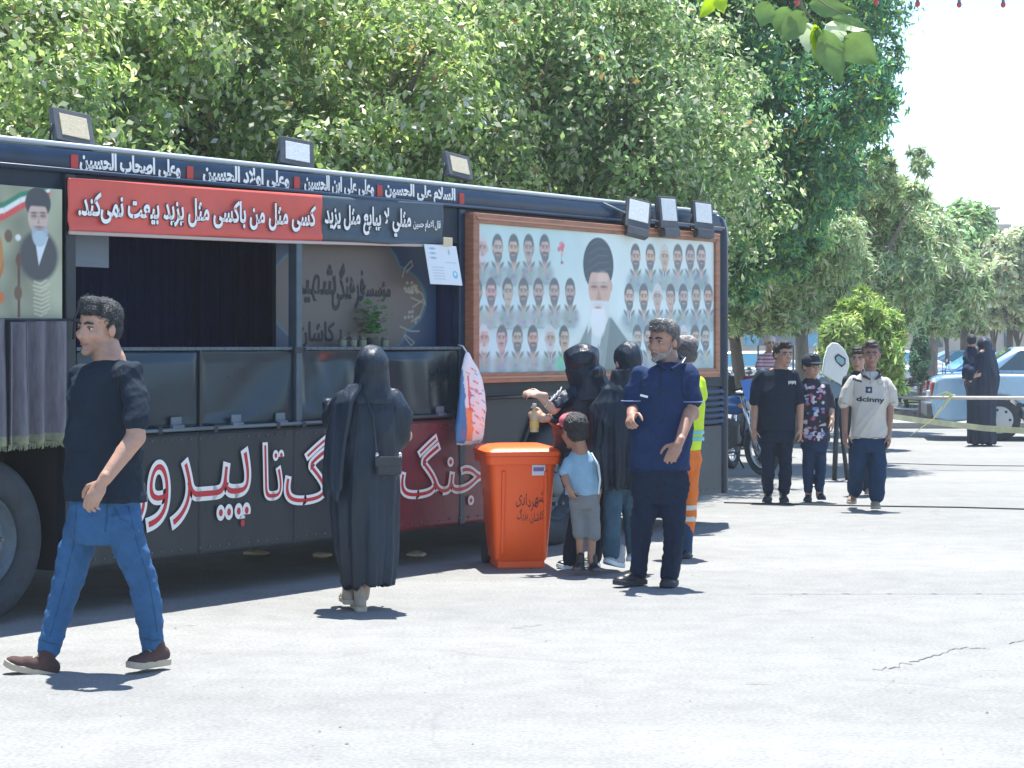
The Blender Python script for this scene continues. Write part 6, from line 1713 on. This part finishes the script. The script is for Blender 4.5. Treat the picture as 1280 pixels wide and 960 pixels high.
skin('trousers', m, .009, clothm('black_trousers', (.012,.017,.026)), b.root, 2, lambda V: fold(V, .006, 20, 64))
shoe(b.root, b.J(722,712,.05), b.J(696,711,-.02), .95, bl, M['paper']); shoe(b.root, b.J(748,708,.15), b.J(728,708,.05), .95, bl, M['paper'])
# bottle held in her hand
w_ = P(668,540,14.55-.22)
BT = empty('bottle', w_, 0, 'small drink bottle with a yellow label held over the bin', 'bottle')
m = MB(); m.rings([(0,0,0,.030,.030),(0,0,.09,.031,.031),(0,0,.13,.026,.026),(0,0,.155,.013,.013),(0,0,.18,.013,.013)], 18); m.build('shell', mat('bottle_clear', (.55,.42,.25), .12), BT, True, 45)
m = MB(); m.rings([(0,0,.03,.0325,.0325),(0,0,.075,.0325,.0325)], 18); m.build('label', mat('bottle_label', (.70,.45,.10), .6), BT)
m = MB(); m.rings([(0,0,.181,.015,.015),(0,0,.197,.015,.015)], 14); m.build('cap', M['paper'], BT)

# ---------------------------------------------------------------- 5. woman in chador and jeans beside her
b = Body('woman in a black chador, jeans and sneakers standing close behind the navy polo man', 'woman', 775, 14.3)
h = Fr(b.J(785,455,.05), (-.35,.9,-.1), (-.05,.05,1), 1.05)
add_head(b.mb, h, b.J(781,488,.02), .05)
b.rings(b.mb, [(780,486,16,.06),(778,510,28,.09),(775,560,28,.1),(774,600,26,.1)])
b.chain(b.mb, [(752,498,.0),(748,530,.05),(746,556,.0)], [8,7,4.8]); b.chain(b.mb, [(805,498,.1),(812,540,.1),(806,590,.05)], [8,7,5])
add_hand(b.mb, b.J(746,556,.0), (-.1,-.1,-1), (1,.2,0), (0,-1,0), .92, .6); add_hand(b.mb, b.J(806,590,.05), (0,-.1,-1), (-1,0,0), (0,-1,0), .92, .6)
b.chain(b.mb, [(766,600,0),(766,660,-.02),(765,695,.0)], [12,9,6]); b.chain(b.mb, [(786,600,.05),(788,660,.1),(790,690,.15)], [12,9,6])
finish(b, SK['c'], .008)
m = MB(); h.sph(m, -.006, 0, .045, .120, .103, .125, 20, 14)
b.rings(m, [(782,460,19,.10),(780,478,21,.11),(778,490,30,.13),(776,502,38,.15),(774,525,42,.17),(772,555,42,.18),(772,585,40,.18),(773,612,37,.17)])
b.chain(m, [(762,492,-.02),(748,515,-.02),(745,545,-.03)], [14,14,13])
skin('chador', m, .009, BK2, b.root, 3, lambda V: pleats(V, 0, .02, 15, .028, 1.25, .6, 2)+fold(V, .020, 9, 71, (1,1,.9))+fold(V, .005, 34, 72, (1,1,.4)))
m = MB(); b.chain(m, [(766,602,0),(765,650,-.02),(764,692,.0)], [14,12,11.5]); b.chain(m, [(786,602,.05),(790,650,.08),(793,690,.12)], [14,12,11])
skin('jeans', m, .009, clothm('grey_blue_denim', (.045,.10,.15), .3, .85, .3, 80), b.root, 2, lambda V: fold(V, .005, 20, 73))
wh = clothm('white_mesh', (.40,.41,.42), .25)
shoe(b.root, b.J(778,710,.05), b.J(756,694,-.06)+Vector((0,0,-.06)), .95, wh, M['paper']); shoe(b.root, b.J(800,701,.2), b.J(788,703,.0), .95, wh, M['paper'])

# ---------------------------------------------------------------- 6. child in light blue shirt
b = Body('small boy in a light blue t-shirt and grey shorts reaching up beside the bin', 'child', 727, 14.2)
h = Fr(b.J(718,541,-.02), (-.50,.84,.2), (-.05,-.05,1), .98)
add_head(b.mb, h, b.J(725,567,0), .046, True)
b.rings(b.mb, [(725,566,10,.045),(727,576,16,.06),(728,600,17,.065),(729,625,17,.07)])
b.chain(b.mb, [(712,580,-.03),(706,598,-.06),(712,612,-.10)], [5.5,5,3.8]); b.chain(b.mb, [(744,580,0),(750,600,.03),(748,618,.03)], [5.5,5,3.8])
add_hand(b.mb, b.J(711,611,-.10), (.5,.1,-1), (.7,.6,0), (0,-.8,.3), .66, .7); add_hand(b.mb, b.J(748,618,.03), (0,0,-1), (-1,0,0), (0,-1,0), .66, .6)
b.chain(b.mb, [(721,625,0),(725,660,0),(726,702,0)], [9,6.5,4.5]); b.chain(b.mb, [(738,625,0),(740,660,0),(739,702,-.03)], [9,6.5,4.5])
finish(b, SK['b'], .006)
hair_cap(h, b.root, HAIR, 1.08, 13, .004)
m = MB(); h.sph(m, .035, 0, .082, .085, .090, .062, 20, 12); h.sph(m, .125, 0, .055, .055, .065, .011)
skin('cap', m, .006, mat('pink_cap', (.45,.05,.09), .7, 0, .3, 20, col2=(.62,.16,.20)), b.root, 2)
m = MB(); b.rings(m, [(725,562,9,.055),(726,567,15,.07),(727,575,20,.08),(727,590,21.5,.09),(728,605,22,.095),(729,618,22.5,.095)])
b.chain(m, [(711,577,-.02),(706,590,-.04)], [8,8]); b.chain(m, [(744,577,0),(750,592,.02)], [8,8])
skin('t_shirt', m, .007, mat('pale_blue_cotton', (.25,.42,.55), .85, 0, .12, 9, .2, 50), b.root, 2, lambda V: fold(V, .006, 20, 81, (1,1,.7)))
m = MB(); m.tube([b.J(739,566,-.085), b.J(748,582,-.085), b.J(750,600,-.085), b.J(748,618,-.09)], [.006,.008,.008,.006], 6); m.build('side_stripe', M['paper'], b.root, True)
m = MB(); b.rings(m, [(730,612,18,.085),(730,628,20,.09),(730,636,17,.08)]); b.chain(m, [(722,630,0),(724,650,0),(725,667,0)], [11,10,9.5]); b.chain(m, [(739,630,0),(741,650,0),(742,669,-.01)], [11,10,9.5])
skin('shorts', m, .007, clothm('grey_jersey', (.19,.21,.225), .15), b.root, 2, lambda V: fold(V, .005, 24, 82))
shoe(b.root, b.J(728,712,.02), b.J(722,712,-.0)+Vector((-.02,-.14,0)), .72, bl, M['lamp_grey']); shoe(b.root, b.J(740,713,.02), b.J(740,713,0)+Vector((.03,-.14,0)), .72, bl, M['lamp_grey'])

# ---------------------------------------------------------------- 7. worker in hi-vis
b = Body('street worker in yellow high-visibility vest and orange trousers behind the navy polo man', 'man', 851, 15.3); b.dx = -5.5
h = Fr(b.J(861,444,0), (-.3,.95,0), (0,0,1), 1.02)
add_head(b.mb, h, b.J(860,470,0), .055)
b.rings(b.mb, [(860,468,14,.06),(859,480,26,.09),(858,520,27,.1),(858,570,27,.1)])
b.chain(b.mb, [(833,482,0),(828,520,0),(828,556,0)], [8,7,5]); b.chain(b.mb, [(882,482,0),(878,520,-.03),(866,552,-.1)], [8,7,5])
add_hand(b.mb, b.J(828,556,0), (0,-.1,-1), (1,0,0), (0,-1,0), 1.0, .5); add_hand(b.mb, b.J(866,552,-.1), (-.4,-.2,-1), (-1,0,0), (0,-1,0), 1.0, .5)
b.chain(b.mb, [(848,570,0),(846,640,0),(845,690,0)], [11,8,6]); b.chain(b.mb, [(868,570,0),(866,640,0),(862,690,0)], [11,8,6])
finish(b, SK['d'], .009)
hair_cap(h, b.root, mat('dark_cap_hair', (.07,.07,.07), .8, 0, .4, 30), 1.04, 17, .003)
m = MB(); h.sph(m, -.01, 0, .10, .092, .088, .05, 18, 10); skin('headcloth', m, .007, mat('grey_pattern_cloth', (.28,.25,.24), .8, 0, .6, 45), b.root, 1, lambda V: fold(V, .006, 40, 4))
m = MB(); b.rings(m, [(860,466,12,.08),(859,472,24,.11),(859,484,28,.13),(860,510,27,.135),(859,545,25,.135),(858,563,24,.135)]); b.chain(m, [(880,478,0),(882,494,0)], [9,9]); b.chain(m, [(838,478,0),(834,494,0)], [9,9])
skin('vest', m, .009, clothm('yellow_hivis', (.50,.68,.03), .1, .6), b.root, 2, lambda V: fold(V, .007, 14, 91))
for py_ in (540, 548):
    m = MB(); c = b.J(859, py_, 0); m.rings([(c.x,c.y,c.z-.014,b.w(26.8),.147),(c.x,c.y,c.z+.012,b.w(26.8),.147)], 28); m.build('reflective_band', mat('reflective_teal', (.10,.42,.50), .3), b.root, True, 40)
m = MB(); b.rings(m, [(859,556,22,.12),(859,575,25,.13),(859,588,22,.12)]); b.chain(m, [(849,585,0),(848,640,0),(847,662,0)], [14,12,12]); b.chain(m, [(867,585,0),(865,640,0),(862,662,0)], [14,12,11.5])
skin('orange_trousers', m, .009, clothm('orange_workwear', (.62,.16,.03), .15), b.root, 2, lambda V: fold(V, .007, 17, 92))
for px_, py_ in ((847,634),(863,634),(847,648),(862,648)):
    m = MB(); c = b.J(px_, py_, 0); m.rings([(c.x,c.y,c.z-.018,b.w(13.6),b.w(13.6)),(c.x,c.y,c.z+.018,b.w(13.6),b.w(13.6))], 20); m.build('reflective_band', mat('reflective_grey', (.45,.47,.46), .3), b.root, True, 40)
m = MB(); b.chain(m, [(847,655,0),(846,690,0)], [11.5,10.5]); b.chain(m, [(862,655,0),(860,690,0)], [11,10.5]); skin('trouser_cuff', m, .009, clothm('navy_workwear', (.02,.05,.11)), b.root, 2)
shoe(b.root, b.J(850,700,.1), b.J(838,701,-.1), 1.0, bl, M['rubber']); shoe(b.root, b.J(866,698,.1), b.J(860,700,-.12), 1.0, bl, M['rubber'])

# ---------------------------------------------------------------- boys walking towards the camera
def boyhands(b, L, R, k):
    add_hand(b.mb, b.J(*L), (.05,-.25,-1), (-.9,.3,0), (-.1,-1,.0), k, .5)
    add_hand(b.mb, b.J(*R), (-.05,-.25,-1), (.9,.3,0), (.1,-1,.0), k, .5)
# 8. heavier boy in black
b = Body('heavier dark-haired boy in an all black outfit, leftmost of the walking boys', 'boy', 969, 20.6)
h = Fr(b.J(979,444,0), (.42,-.9,-.02), (0,-.03,1), 1.04)
add_head(b.mb, h, b.J(974,462,.01), .060)
b.rings(b.mb, [(974,460,11,.06),(973,468,22,.09),(971,500,23,.11),(970,530,23,.11)])
b.chain(b.mb, [(948,470,0),(944,505,0),(942,536,-.06)], [6.2,5.4,3.8]); b.chain(b.mb, [(996,470,0),(1000,505,0),(1000,534,-.05)], [6.2,5.4,3.8])
boyhands(b, (1000,535,-.05), (942,536,-.06), 1.0)
b.chain(b.mb, [(962,540,0),(960,580,0),(959,620,0)], [9,6,4]); b.chain(b.mb, [(981,540,0),(980,580,0),(979,620,0)], [9,6,4])
finish(b, SK['a'], .009)
face_parts(h, b.root); hair_cap(h, b.root, HAIR, 1.05, 23, .003, 1)
m = MB(); b.rings(m, [(974,459,9,.07),(973,463,15,.09),(972,469,21,.11),(971,485,24,.13),(970,505,24,.14),(970,525,25,.145),(969,538,25,.145)])
b.chain(m, [(952,470,0),(946,488,0),(944,501,0)], [8.5,8.8,8.8]); b.chain(m, [(992,470,0),(997,488,0),(999,501,0)], [8.5,8.5,8.5])
skin('t_shirt', m, .010, clothm('black_tee', (.012,.020,.032), .2), b.root, 2, lambda V: fold(V, .013, 10, 101, (1,1,1.6)))
m = MB(); q_ = b.J(990,478,-.15)
for k in range(7): m.box(-.035+.011*k, -.028+.011*k, -.004, .006, -.02+.006*(k%3), .015, 0, Matrix.Translation(q_))
m.build('chest_print', M['white_ink'], b.root)
m = MB(); b.rings(m, [(970,530,23,.12),(970,545,24,.13),(970,553,20,.12)]); b.chain(m, [(960,550,0),(960,580,0),(960,612,0)], [11,9,7.8]); b.chain(m, [(981,550,0),(982,580,0),(980,612,0)], [11,8.8,7.8])
skin('trousers', m, .010, clothm('black_jeans', (.012,.020,.036)), b.root, 2, lambda V: fold(V, .010, 14, 102, (1,1,1.3)))
shoe(b.root, b.J(961,625,.08), b.J(958,629,-.14), .98, bl, M['rubber']); shoe(b.root, b.J(978,625,.08), b.J(981,629,-.14), .98, bl, M['rubber'])
# 9. boy in bucket cap
b = Body('slim boy in a grey cap and colourful printed black t-shirt, looking down', 'boy', 1017, 20.7)
h = Fr(b.J(1014,459,0), (.45,-.88,-.25), (.03,-.06,1), .98)
add_head(b.mb, h, b.J(1013,476,.0), .050, True)
b.rings(b.mb, [(1014,474,9,.05),(1015,482,16,.07),(1017,510,17,.09),(1018,545,17,.09)])
b.chain(b.mb, [(1000,484,0),(998,510,0),(1000,538,-.08)], [5.2,4.5,3.3]); b.chain(b.mb, [(1033,484,0),(1038,508,0),(1040,526,-.1)], [5.2,4.5,3.3])
boyhands(b, (1040,525,-.1), (1000,537,-.08), .88)
b.chain(b.mb, [(1011,550,0),(1010,585,0),(1010,620,0)], [7,5,3.5]); b.chain(b.mb, [(1025,550,0),(1026,585,0),(1023,618,-.02)], [7,5,3.5])
finish(b, SK['a'], .008)
face_parts(h, b.root)
hair_cap(h, b.root, HAIR, .98, 33, .003)
m = MB(); h.sph(m, -.005, 0, .060, .108, .096, .085, 20, 12); h.sph(m, .085, 0, .045, .075, .075, .014, 16, 8); skin('cap', m, .007, clothm('charcoal_felt', (.035,.040,.045)), b.root, 2)
m = MB(); b.rings(m, [(1014,472,8,.06),(1014,477,13,.08),(1016,484,18,.10),(1017,500,20,.11),(1018,520,20.5,.115),(1018,538,20,.115),(1018,552,19.5,.115)])
b.chain(m, [(1002,483,0),(998,500,0),(997,512,0)], [7,7,6.8]); b.chain(m, [(1031,483,0),(1036,498,0),(1038,508,0)], [7,7,6.8])
kk = b.k; ox = b.o.x
def pr_tint(V, N):
    C_ = np.ones((len(V),3))*np.array((.018,.02,.036)); px_ = 640+(V[:,0]+ox)*kk; py_ = 430-(V[:,2]-CAMH)*kk
    C_[px_ < 1006+np.sin(py_*.3)*2] = (.05,.03,.045)
    rg_ = np.random.default_rng(12); front = N[:,1] < -.1
    for k in range(85):
        a, c = rg_.uniform(1004,1030), rg_.uniform(481,549); r1, r2 = rg_.uniform(1,3.4), rg_.uniform(.8,2.6)
        msk = front & (((px_-a)/r1)**2+((py_-c)/r2)**2 < 1); C_[msk] = [(.62,.62,.66),(.45,.12,.2),(.12,.28,.6),(.62,.55,.6),(.02,.02,.05),(.55,.6,.7),(.5,.3,.45)][k % 7]
    return C_
PRC = mat('printed_cotton', (1,1,1), .85, 0, .1, 9, .15, 60, attr='Col')
skin('t_shirt', m, .0075, PRC, b.root, 2, lambda V: fold(V, .006, 16, 111), pr_tint)
m = MB(); b.rings(m, [(1018,545,17,.10),(1018,558,18,.11),(1018,564,15,.1)]); b.chain(m, [(1011,560,0),(1010,590,0),(1010,612,0)], [8.8,7,6]); b.chain(m, [(1025,560,0),(1026,590,0),(1024,610,-.02)], [8.8,7,6])
skin('trousers', m, .009, clothm('navy_jeans', (.016,.036,.07)), b.root, 2, lambda V: fold(V, .005, 24, 112))
shoe(b.root, b.J(1011,625,.08), b.J(1009,628,-.12), .88, bl, M['rubber']); shoe(b.root, b.J(1024,622,.08), b.J(1028,626,-.12), .88, bl, M['rubber'])
# 10. boy in cream jersey
b = Body('tall boy in a cream football jersey with dark collar, rightmost of the walking boys', 'boy', 1088, 19.6)
h = Fr(b.J(1089,444,0), (-.12,-1,.05), (0,-.02,1), 1.0)
add_head(b.mb, h, b.J(1088,468,.01), .052)
b.rings(b.mb, [(1088,466,10,.055),(1087,474,22,.08),(1087,510,22,.10),(1087,550,21,.10)])
b.chain(b.mb, [(1062,476,0),(1056,512,0),(1056,540,-.08)], [5.8,4.8,3.5]); b.chain(b.mb, [(1110,476,0),(1113,512,0),(1111,542,-.02)], [5.8,4.8,3.5])
boyhands(b, (1111,542,-.02), (1056,541,-.08), 1.0)
b.chain(b.mb, [(1078,545,0),(1070,585,.05),(1067,624,.25)], [8,6,4]); b.chain(b.mb, [(1098,545,0),(1098,590,-.05),(1094,628,-.05)], [8,6,4])
finish(b, SK['d'], .008)
face_parts(h, b.root); hair_cap(h, b.root, mat('curly_hair', (.035,.03,.028), .6, 0, .6, 60), 1.02, 43, .006, 1)
kk2 = b.k; ox2 = b.o.x
def jt(V, N):
    C_ = np.ones((len(V),3))*np.array((.50,.48,.43)); px_ = 640+(V[:,0]+ox2)*kk2; py_ = 430-(V[:,2]-CAMH)*kk2
    fr = N[:,1] < 0
    C_[fr & (abs(px_-1084) < 4.2) & (abs(py_-487) < 4.2)] = (.02,.03,.08); C_[fr & (((px_-1084)**2+(py_-487)**2) < 3.2)] = (.5,.5,.5)
    C_[fr & (abs(px_-1070) < 5) & (abs(py_-475-.3*(px_-1070)) < 1.5)] = (.03,.03,.06)
    C_[fr & (abs(((px_-1099)**2+(py_-476)**2)**.5-4) < .8)] = (.32,.32,.30)
    C_[fr & (abs(px_-1086) < .7) & (py_ < 480)] = (.2,.2,.22)
    return C_
m = MB(); b.rings(m, [(1088,464,9,.065),(1088,468,15,.08),(1087,475,22,.10),(1087,495,24,.12),(1086,515,23.5,.125),(1086,535,24,.13),(1086,548,25,.13)])
b.chain(m, [(1066,476,0),(1059,490,0),(1056,503,-.01)], [7.5,8,8]); b.chain(m, [(1107,476,0),(1114,490,0),(1116,503,0)], [7.5,8,8])
js_ = skin('jersey', m, .0065, PRC, b.root, 2, lambda V: fold(V, .018, 9, 121, (1,1,1.5)), jt)
trace(b, js_, [(1066,546),(1086,548),(1107,546)], .003, SEAMG, 'hem'); trace(b, js_, [(1050,503),(1060,505)], .003, SEAMG, 'hem'); trace(b, js_, [(1111,505),(1121,502)], .003, SEAMG, 'hem'); trace(b, js_, [(1068,474),(1067,500)], .0025, SEAMG); trace(b, js_, [(1106,474),(1108,500)], .0025, SEAMG)
bv = BVHTree.FromPolygons([v.co[:] for v in js_.data.vertices], [tuple(p.vertices) for p in js_.data.polygons])
tl, tr = b.J(1069,495), b.J(1103,507); bl_ = b.J(1069,503)
def jm_(a, c, d):
    x = tl.x+(tr.x-tl.x)*a; z = bl_.z+(tl.z-bl_.z)*c-.012*a
    hit = bv.ray_cast(Vector((x, -2, z)), Vector((0,1,0)))
    y = hit[0].y if hit[0] else -.12
    return (x, y-.004, z)
lettering('lettering', 'dcinny', jm_, [(.03, M['black_ink'], 0)], b.root, persian=False)
m = MB(); c0 = b.J(1088,467,0)
for s_ in (-1, 1): m.tube([c0+Vector((s_*.06,.05,.04)), c0+Vector((s_*.085,-.02,.015)), c0+Vector((s_*.075,-.09,-.02)), c0+Vector((s_*.02,-.115,-.055))], [.010,.013,.016,.008], 8)
skin('collar', m, .007, clothm('collar_brown', (.06,.045,.05)), b.root, 1)
m = MB(); b.rings(m, [(1087,538,22,.11),(1087,556,24,.12),(1086,564,22,.12)]); b.chain(m, [(1076,560,0),(1071,590,.04),(1068,611,.14)], [12.5,12,11]); b.chain(m, [(1097,560,0),(1098,590,-.03),(1096,620,-.04)], [12,12,11])
skin('wide_trousers', m, .009, clothm('wide_blue_trousers', (.014,.036,.068), .2), b.root, 2, lambda V: fold(V, .014, 12, 122, (1,1,.8)))
tan = clothm('tan_suede', (.26,.22,.17), .2)
shoe(b.root, b.J(1067,620,.42), b.J(1064,632,.2), 1.0, tan, RUB, h_=.11); shoe(b.root, b.J(1093,630,.08), b.J(1095,638,-.16), 1.0, tan, RUB, h_=.11)
# 11. boy half hidden behind
b = Body('dark-haired boy mostly hidden behind the boy in the cream jersey', 'boy', 1070, 21.6)
h = Fr(b.J(1073,450,0), (-.3,-.95,0), (0,0,1), .98)
add_head(b.mb, h, b.J(1075,468,0), .05)
b.rings(b.mb, [(1075,466,9,.05),(1076,476,20,.08),(1077,540,19,.1)])
b.chain(b.mb, [(1058,478,0),(1061,512,0),(1064,540,0)], [5.5,4.5,3.2]); b.chain(b.mb, [(1094,478,0),(1096,512,0),(1094,540,0)], [5.5,4.5,3.2]); boyhands(b, (1094,540,0), (1064,540,0), .9)
b.chain(b.mb, [(1070,540,0),(1069,580,0),(1068,612,0)], [7,5,4]); b.chain(b.mb, [(1084,540,0),(1084,580,0),(1084,612,0)], [7,5,4])
finish(b, SK['a'], .011); face_parts(h, b.root); hair_cap(h, b.root, HAIR, 1.03, 53, .003, 1)
m = MB(); b.rings(m, [(1075,464,8,.06),(1075,470,18,.09),(1076,490,21,.11),(1076,545,20,.11)]); b.chain(m, [(1060,476,0),(1058,500,0)], [7.5,7.5]); b.chain(m, [(1092,476,0),(1094,500,0)], [7.5,7.5])
skin('shirt', m, .011, clothm('dark_shirt', (.03,.035,.04)), b.root, 2)
m = MB(); b.chain(m, [(1070,545,0),(1069,608,0)], [10,8]); b.chain(m, [(1084,545,0),(1084,608,0)], [10,8]); skin('trousers', m, .011, clothm('dark_trousers_b', (.02,.03,.05)), b.root, 2)
shoe(b.root, b.J(1068,617,.05), b.J(1067,619,-.14), .9, tan, RUB); shoe(b.root, b.J(1085,617,.05), b.J(1086,619,-.14), .9, tan, RUB)
# 12. toddler on the motorcycle
b = Body('toddler in a pink and white striped top and white bonnet sitting up behind the boys', 'child', 962, 26.9)
h = Fr(b.J(962,430,0), (.2,-.95,-.1), (0,0,1), .85)
add_head(b.mb, h, b.J(961,442,0), .045, True)
b.rings(b.mb, [(961,441,5,.04),(960,447,10,.06),(959,468,11,.08)])
b.chain(b.mb, [(952,448,0),(948,458,-.05),(953,467,-.14)], [3.8,3.2,2.6]); b.chain(b.mb, [(970,448,0),(972,458,-.05),(968,466,-.14)], [3.8,3.2,2.6])
add_hand(b.mb, b.J(953,467,-.14), (.3,-.8,-.3), (0,0,-1), (1,0,0), .55, .6); add_hand(b.mb, b.J(968,466,-.14), (-.3,-.8,-.3), (0,0,-1), (-1,0,0), .55, .6)
b.chain(b.mb, [(954,470,0),(949,480,-.2),(949,494,-.2)], [5,4,3]); b.chain(b.mb, [(966,470,0),(970,480,-.2),(970,494,-.2)], [5,4,3])
finish(b, SK['c'], .008); face_parts(h, b.root)
m = MB(); h.sph(m, -.015, 0, .058, .108, .096, .082, 18, 12); skin('bonnet', m, .008, clothm('pale_knit', (.62,.50,.42), .1), b.root, 1)
m = MB(); b.rings(m, [(961,440,5,.05),(961,444,9,.06),(960,450,12.5,.08),(960,468,13,.09)]); b.chain(m, [(952,448,0),(948,458,-.05),(952,465,-.12)], [5,4.8,4.2]); b.chain(m, [(970,448,0),(973,458,-.05),(969,464,-.12)], [5,4.8,4.2])
def st_t(V, N):
    C_ = np.ones((len(V),3))*np.array((.62,.50,.52)); C_[(V[:,2]*22 % 1) < .42] = (.42,.10,.20); return C_
skin('striped_top', m, .008, PRC, b.root, 2, lambda V: fold(V, .004, 24, 3), st_t)
m = MB(); b.chain(m, [(954,469,0),(949,480,-.2),(949,491,-.2)], [6.5,5.5,4.5]); b.chain(m, [(966,469,0),(970,480,-.2),(970,491,-.2)], [6.5,5.5,4.5]); skin('leggings', m, .009, clothm('pale_pink', (.55,.33,.33)), b.root, 1)
# 13. woman in chador before the blue car, with a small child on her arm
Yw2 = 32.2
b = Body('woman in a full black chador standing before the light blue sedan', 'woman', 1228, Yw2)
h = Fr(b.J(1230,434,0), (-.4,.9,0), (0,0,1), 1.05)
add_head(b.mb, h, b.J(1229,448,0), .05)
b.rings(b.mb, [(1229,447,6,.05),(1228,455,15,.09),(1228,500,15,.1)])
b.chain(b.mb, [(1214,457,0),(1210,475,0),(1218,470,-.2)], [4.5,4,2.6]); b.chain(b.mb, [(1242,457,0),(1246,478,0),(1236,480,.2)], [4.5,4,2.6])
add_hand(b.mb, b.J(1218,470,-.2), (.8,-.2,.2), (0,1,0), (0,0,1), .9, .8); add_hand(b.mb, b.J(1236,480,.2), (-.8,.2,.2), (0,-1,0), (0,0,1), .9, .8)
b.chain(b.mb, [(1222,500,0),(1221,530,0),(1221,553,0)], [6,5,3.5]); b.chain(b.mb, [(1236,500,0),(1236,530,0),(1236,553,0)], [6,5,3.5])
finish(b, SK['c'], .012)
m = MB(); h.sph(m, -.004, 0, .03, .125, .115, .13, 20, 12)
b.rings(m, [(1232,436,10,.13),(1230,446,14,.16),(1228,456,19,.2),(1227,468,22,.24),(1227,480,22.5,.26),(1227,492,20,.25),(1227,510,19,.24),(1227,530,18.5,.25),(1227,555,18,.26)])
b.chain(m, [(1221,440,-.02),(1213,449,-.10),(1212,468,-.14),(1218,482,-.1)], [7,8,9,8])
skin('chador', m, .012, drape('deep_navy_chador', (.008,.020,.044), .6), b.root, 3, lambda V: pleats(V, 0, 0, 9, .022, 1.45, .2, 3)+fold(V, .018, 9, 131, (1,1,.2))+fold(V, .008, 26, 132, (1,1,.3)))
shoe(b.root, b.J(1220,555,.05), b.J(1219,557,-.15), .9, bl, M['rubber']); shoe(b.root, b.J(1236,555,.05), b.J(1237,557,-.15), .9, bl, M['rubber'])
b = Body('small dark-haired child wrapped in the veil on the black-veiled woman\'s arm', 'child', 1214, Yw2-.02)
h = Fr(b.J(1214,426,-.05), (-.5,.8,0), (0,0,1), .72)
add_head(b.mb, h, b.J(1214,436,-.05), .045, True)
b.rings(b.mb, [(1214,434,4,.04,-.05),(1214,440,6.5,.07,-.05),(1214,456,8,.09,-.05)])
b.chain(b.mb, [(1209,440,-.05),(1207,448,-.12),(1211,455,-.16)], [2.6,2.2,1.8]); b.chain(b.mb, [(1220,440,-.05),(1224,446,-.12),(1226,440,-.16)], [2.6,2.2,1.8])
b.chain(b.mb, [(1211,456,-.1),(1207,462,-.22),(1205,474,-.2)], [3.5,3,2.2]); b.chain(b.mb, [(1218,456,-.1),(1214,464,-.24),(1213,476,-.22)], [3.5,3,2.2])
add_hand(b.mb, b.J(1211,455,-.16), (.8,-.1,-.3), (0,1,0), (0,0,1), .5, .6); add_hand(b.mb, b.J(1226,440,-.16), (.8,.1,.3), (0,1,0), (0,0,1), .5, .6)
finish(b, SK['a'], .008); hair_cap(h, b.root, HAIR, 1.03, 63, .003)
m = MB(); h.sph(m, -.01, 0, .02, .115, .100, .120, 16, 10); skin('hood', m, .009, drape('child_hood', (.008,.018,.036), .6), b.root, 1)
m = MB(); b.rings(m, [(1214,433,4.5,.06,-.05),(1214,439,8,.09,-.05),(1214,457,9.5,.11,-.05)]); b.chain(m, [(1209,440,-.05),(1206.5,448,-.12),(1210,453,-.15)], [3.8,3.6,3]); b.chain(m, [(1220,440,-.05),(1224,446,-.12),(1226,442,-.15)], [3.6,3.4,3]); b.chain(m, [(1211,456,-.1),(1207,462,-.22),(1205.5,471,-.2)], [5,4.5,3.6]); b.chain(m, [(1218,456,-.1),(1214,464,-.24),(1213,473,-.22)], [5,4.5,3.6])
skin('suit', m, .010, clothm('blue_black_suit', (.010,.022,.045)), b.root, 2)

# ================================================================== air
hz = bpy.data.materials.new('thin_haze'); hz.use_nodes = True; t = hz.node_tree
t.nodes.remove(t.nodes['Principled BSDF'])
pv = t.nodes.new('ShaderNodeVolumePrincipled'); pv.inputs['Color'].default_value = (.90,.95,1,1); pv.inputs['Density'].default_value = .0010; pv.inputs['Anisotropy'].default_value = .2
t.links.new(pv.outputs[0], t.nodes['Material Output'].inputs['Volume'])
g = MB(); g.box(-430, 430, -70, 820, -1.0, 16.0); tag(g.build('haze', hz), 'thin pale summer haze filling the square', 'haze', kind='stuff')
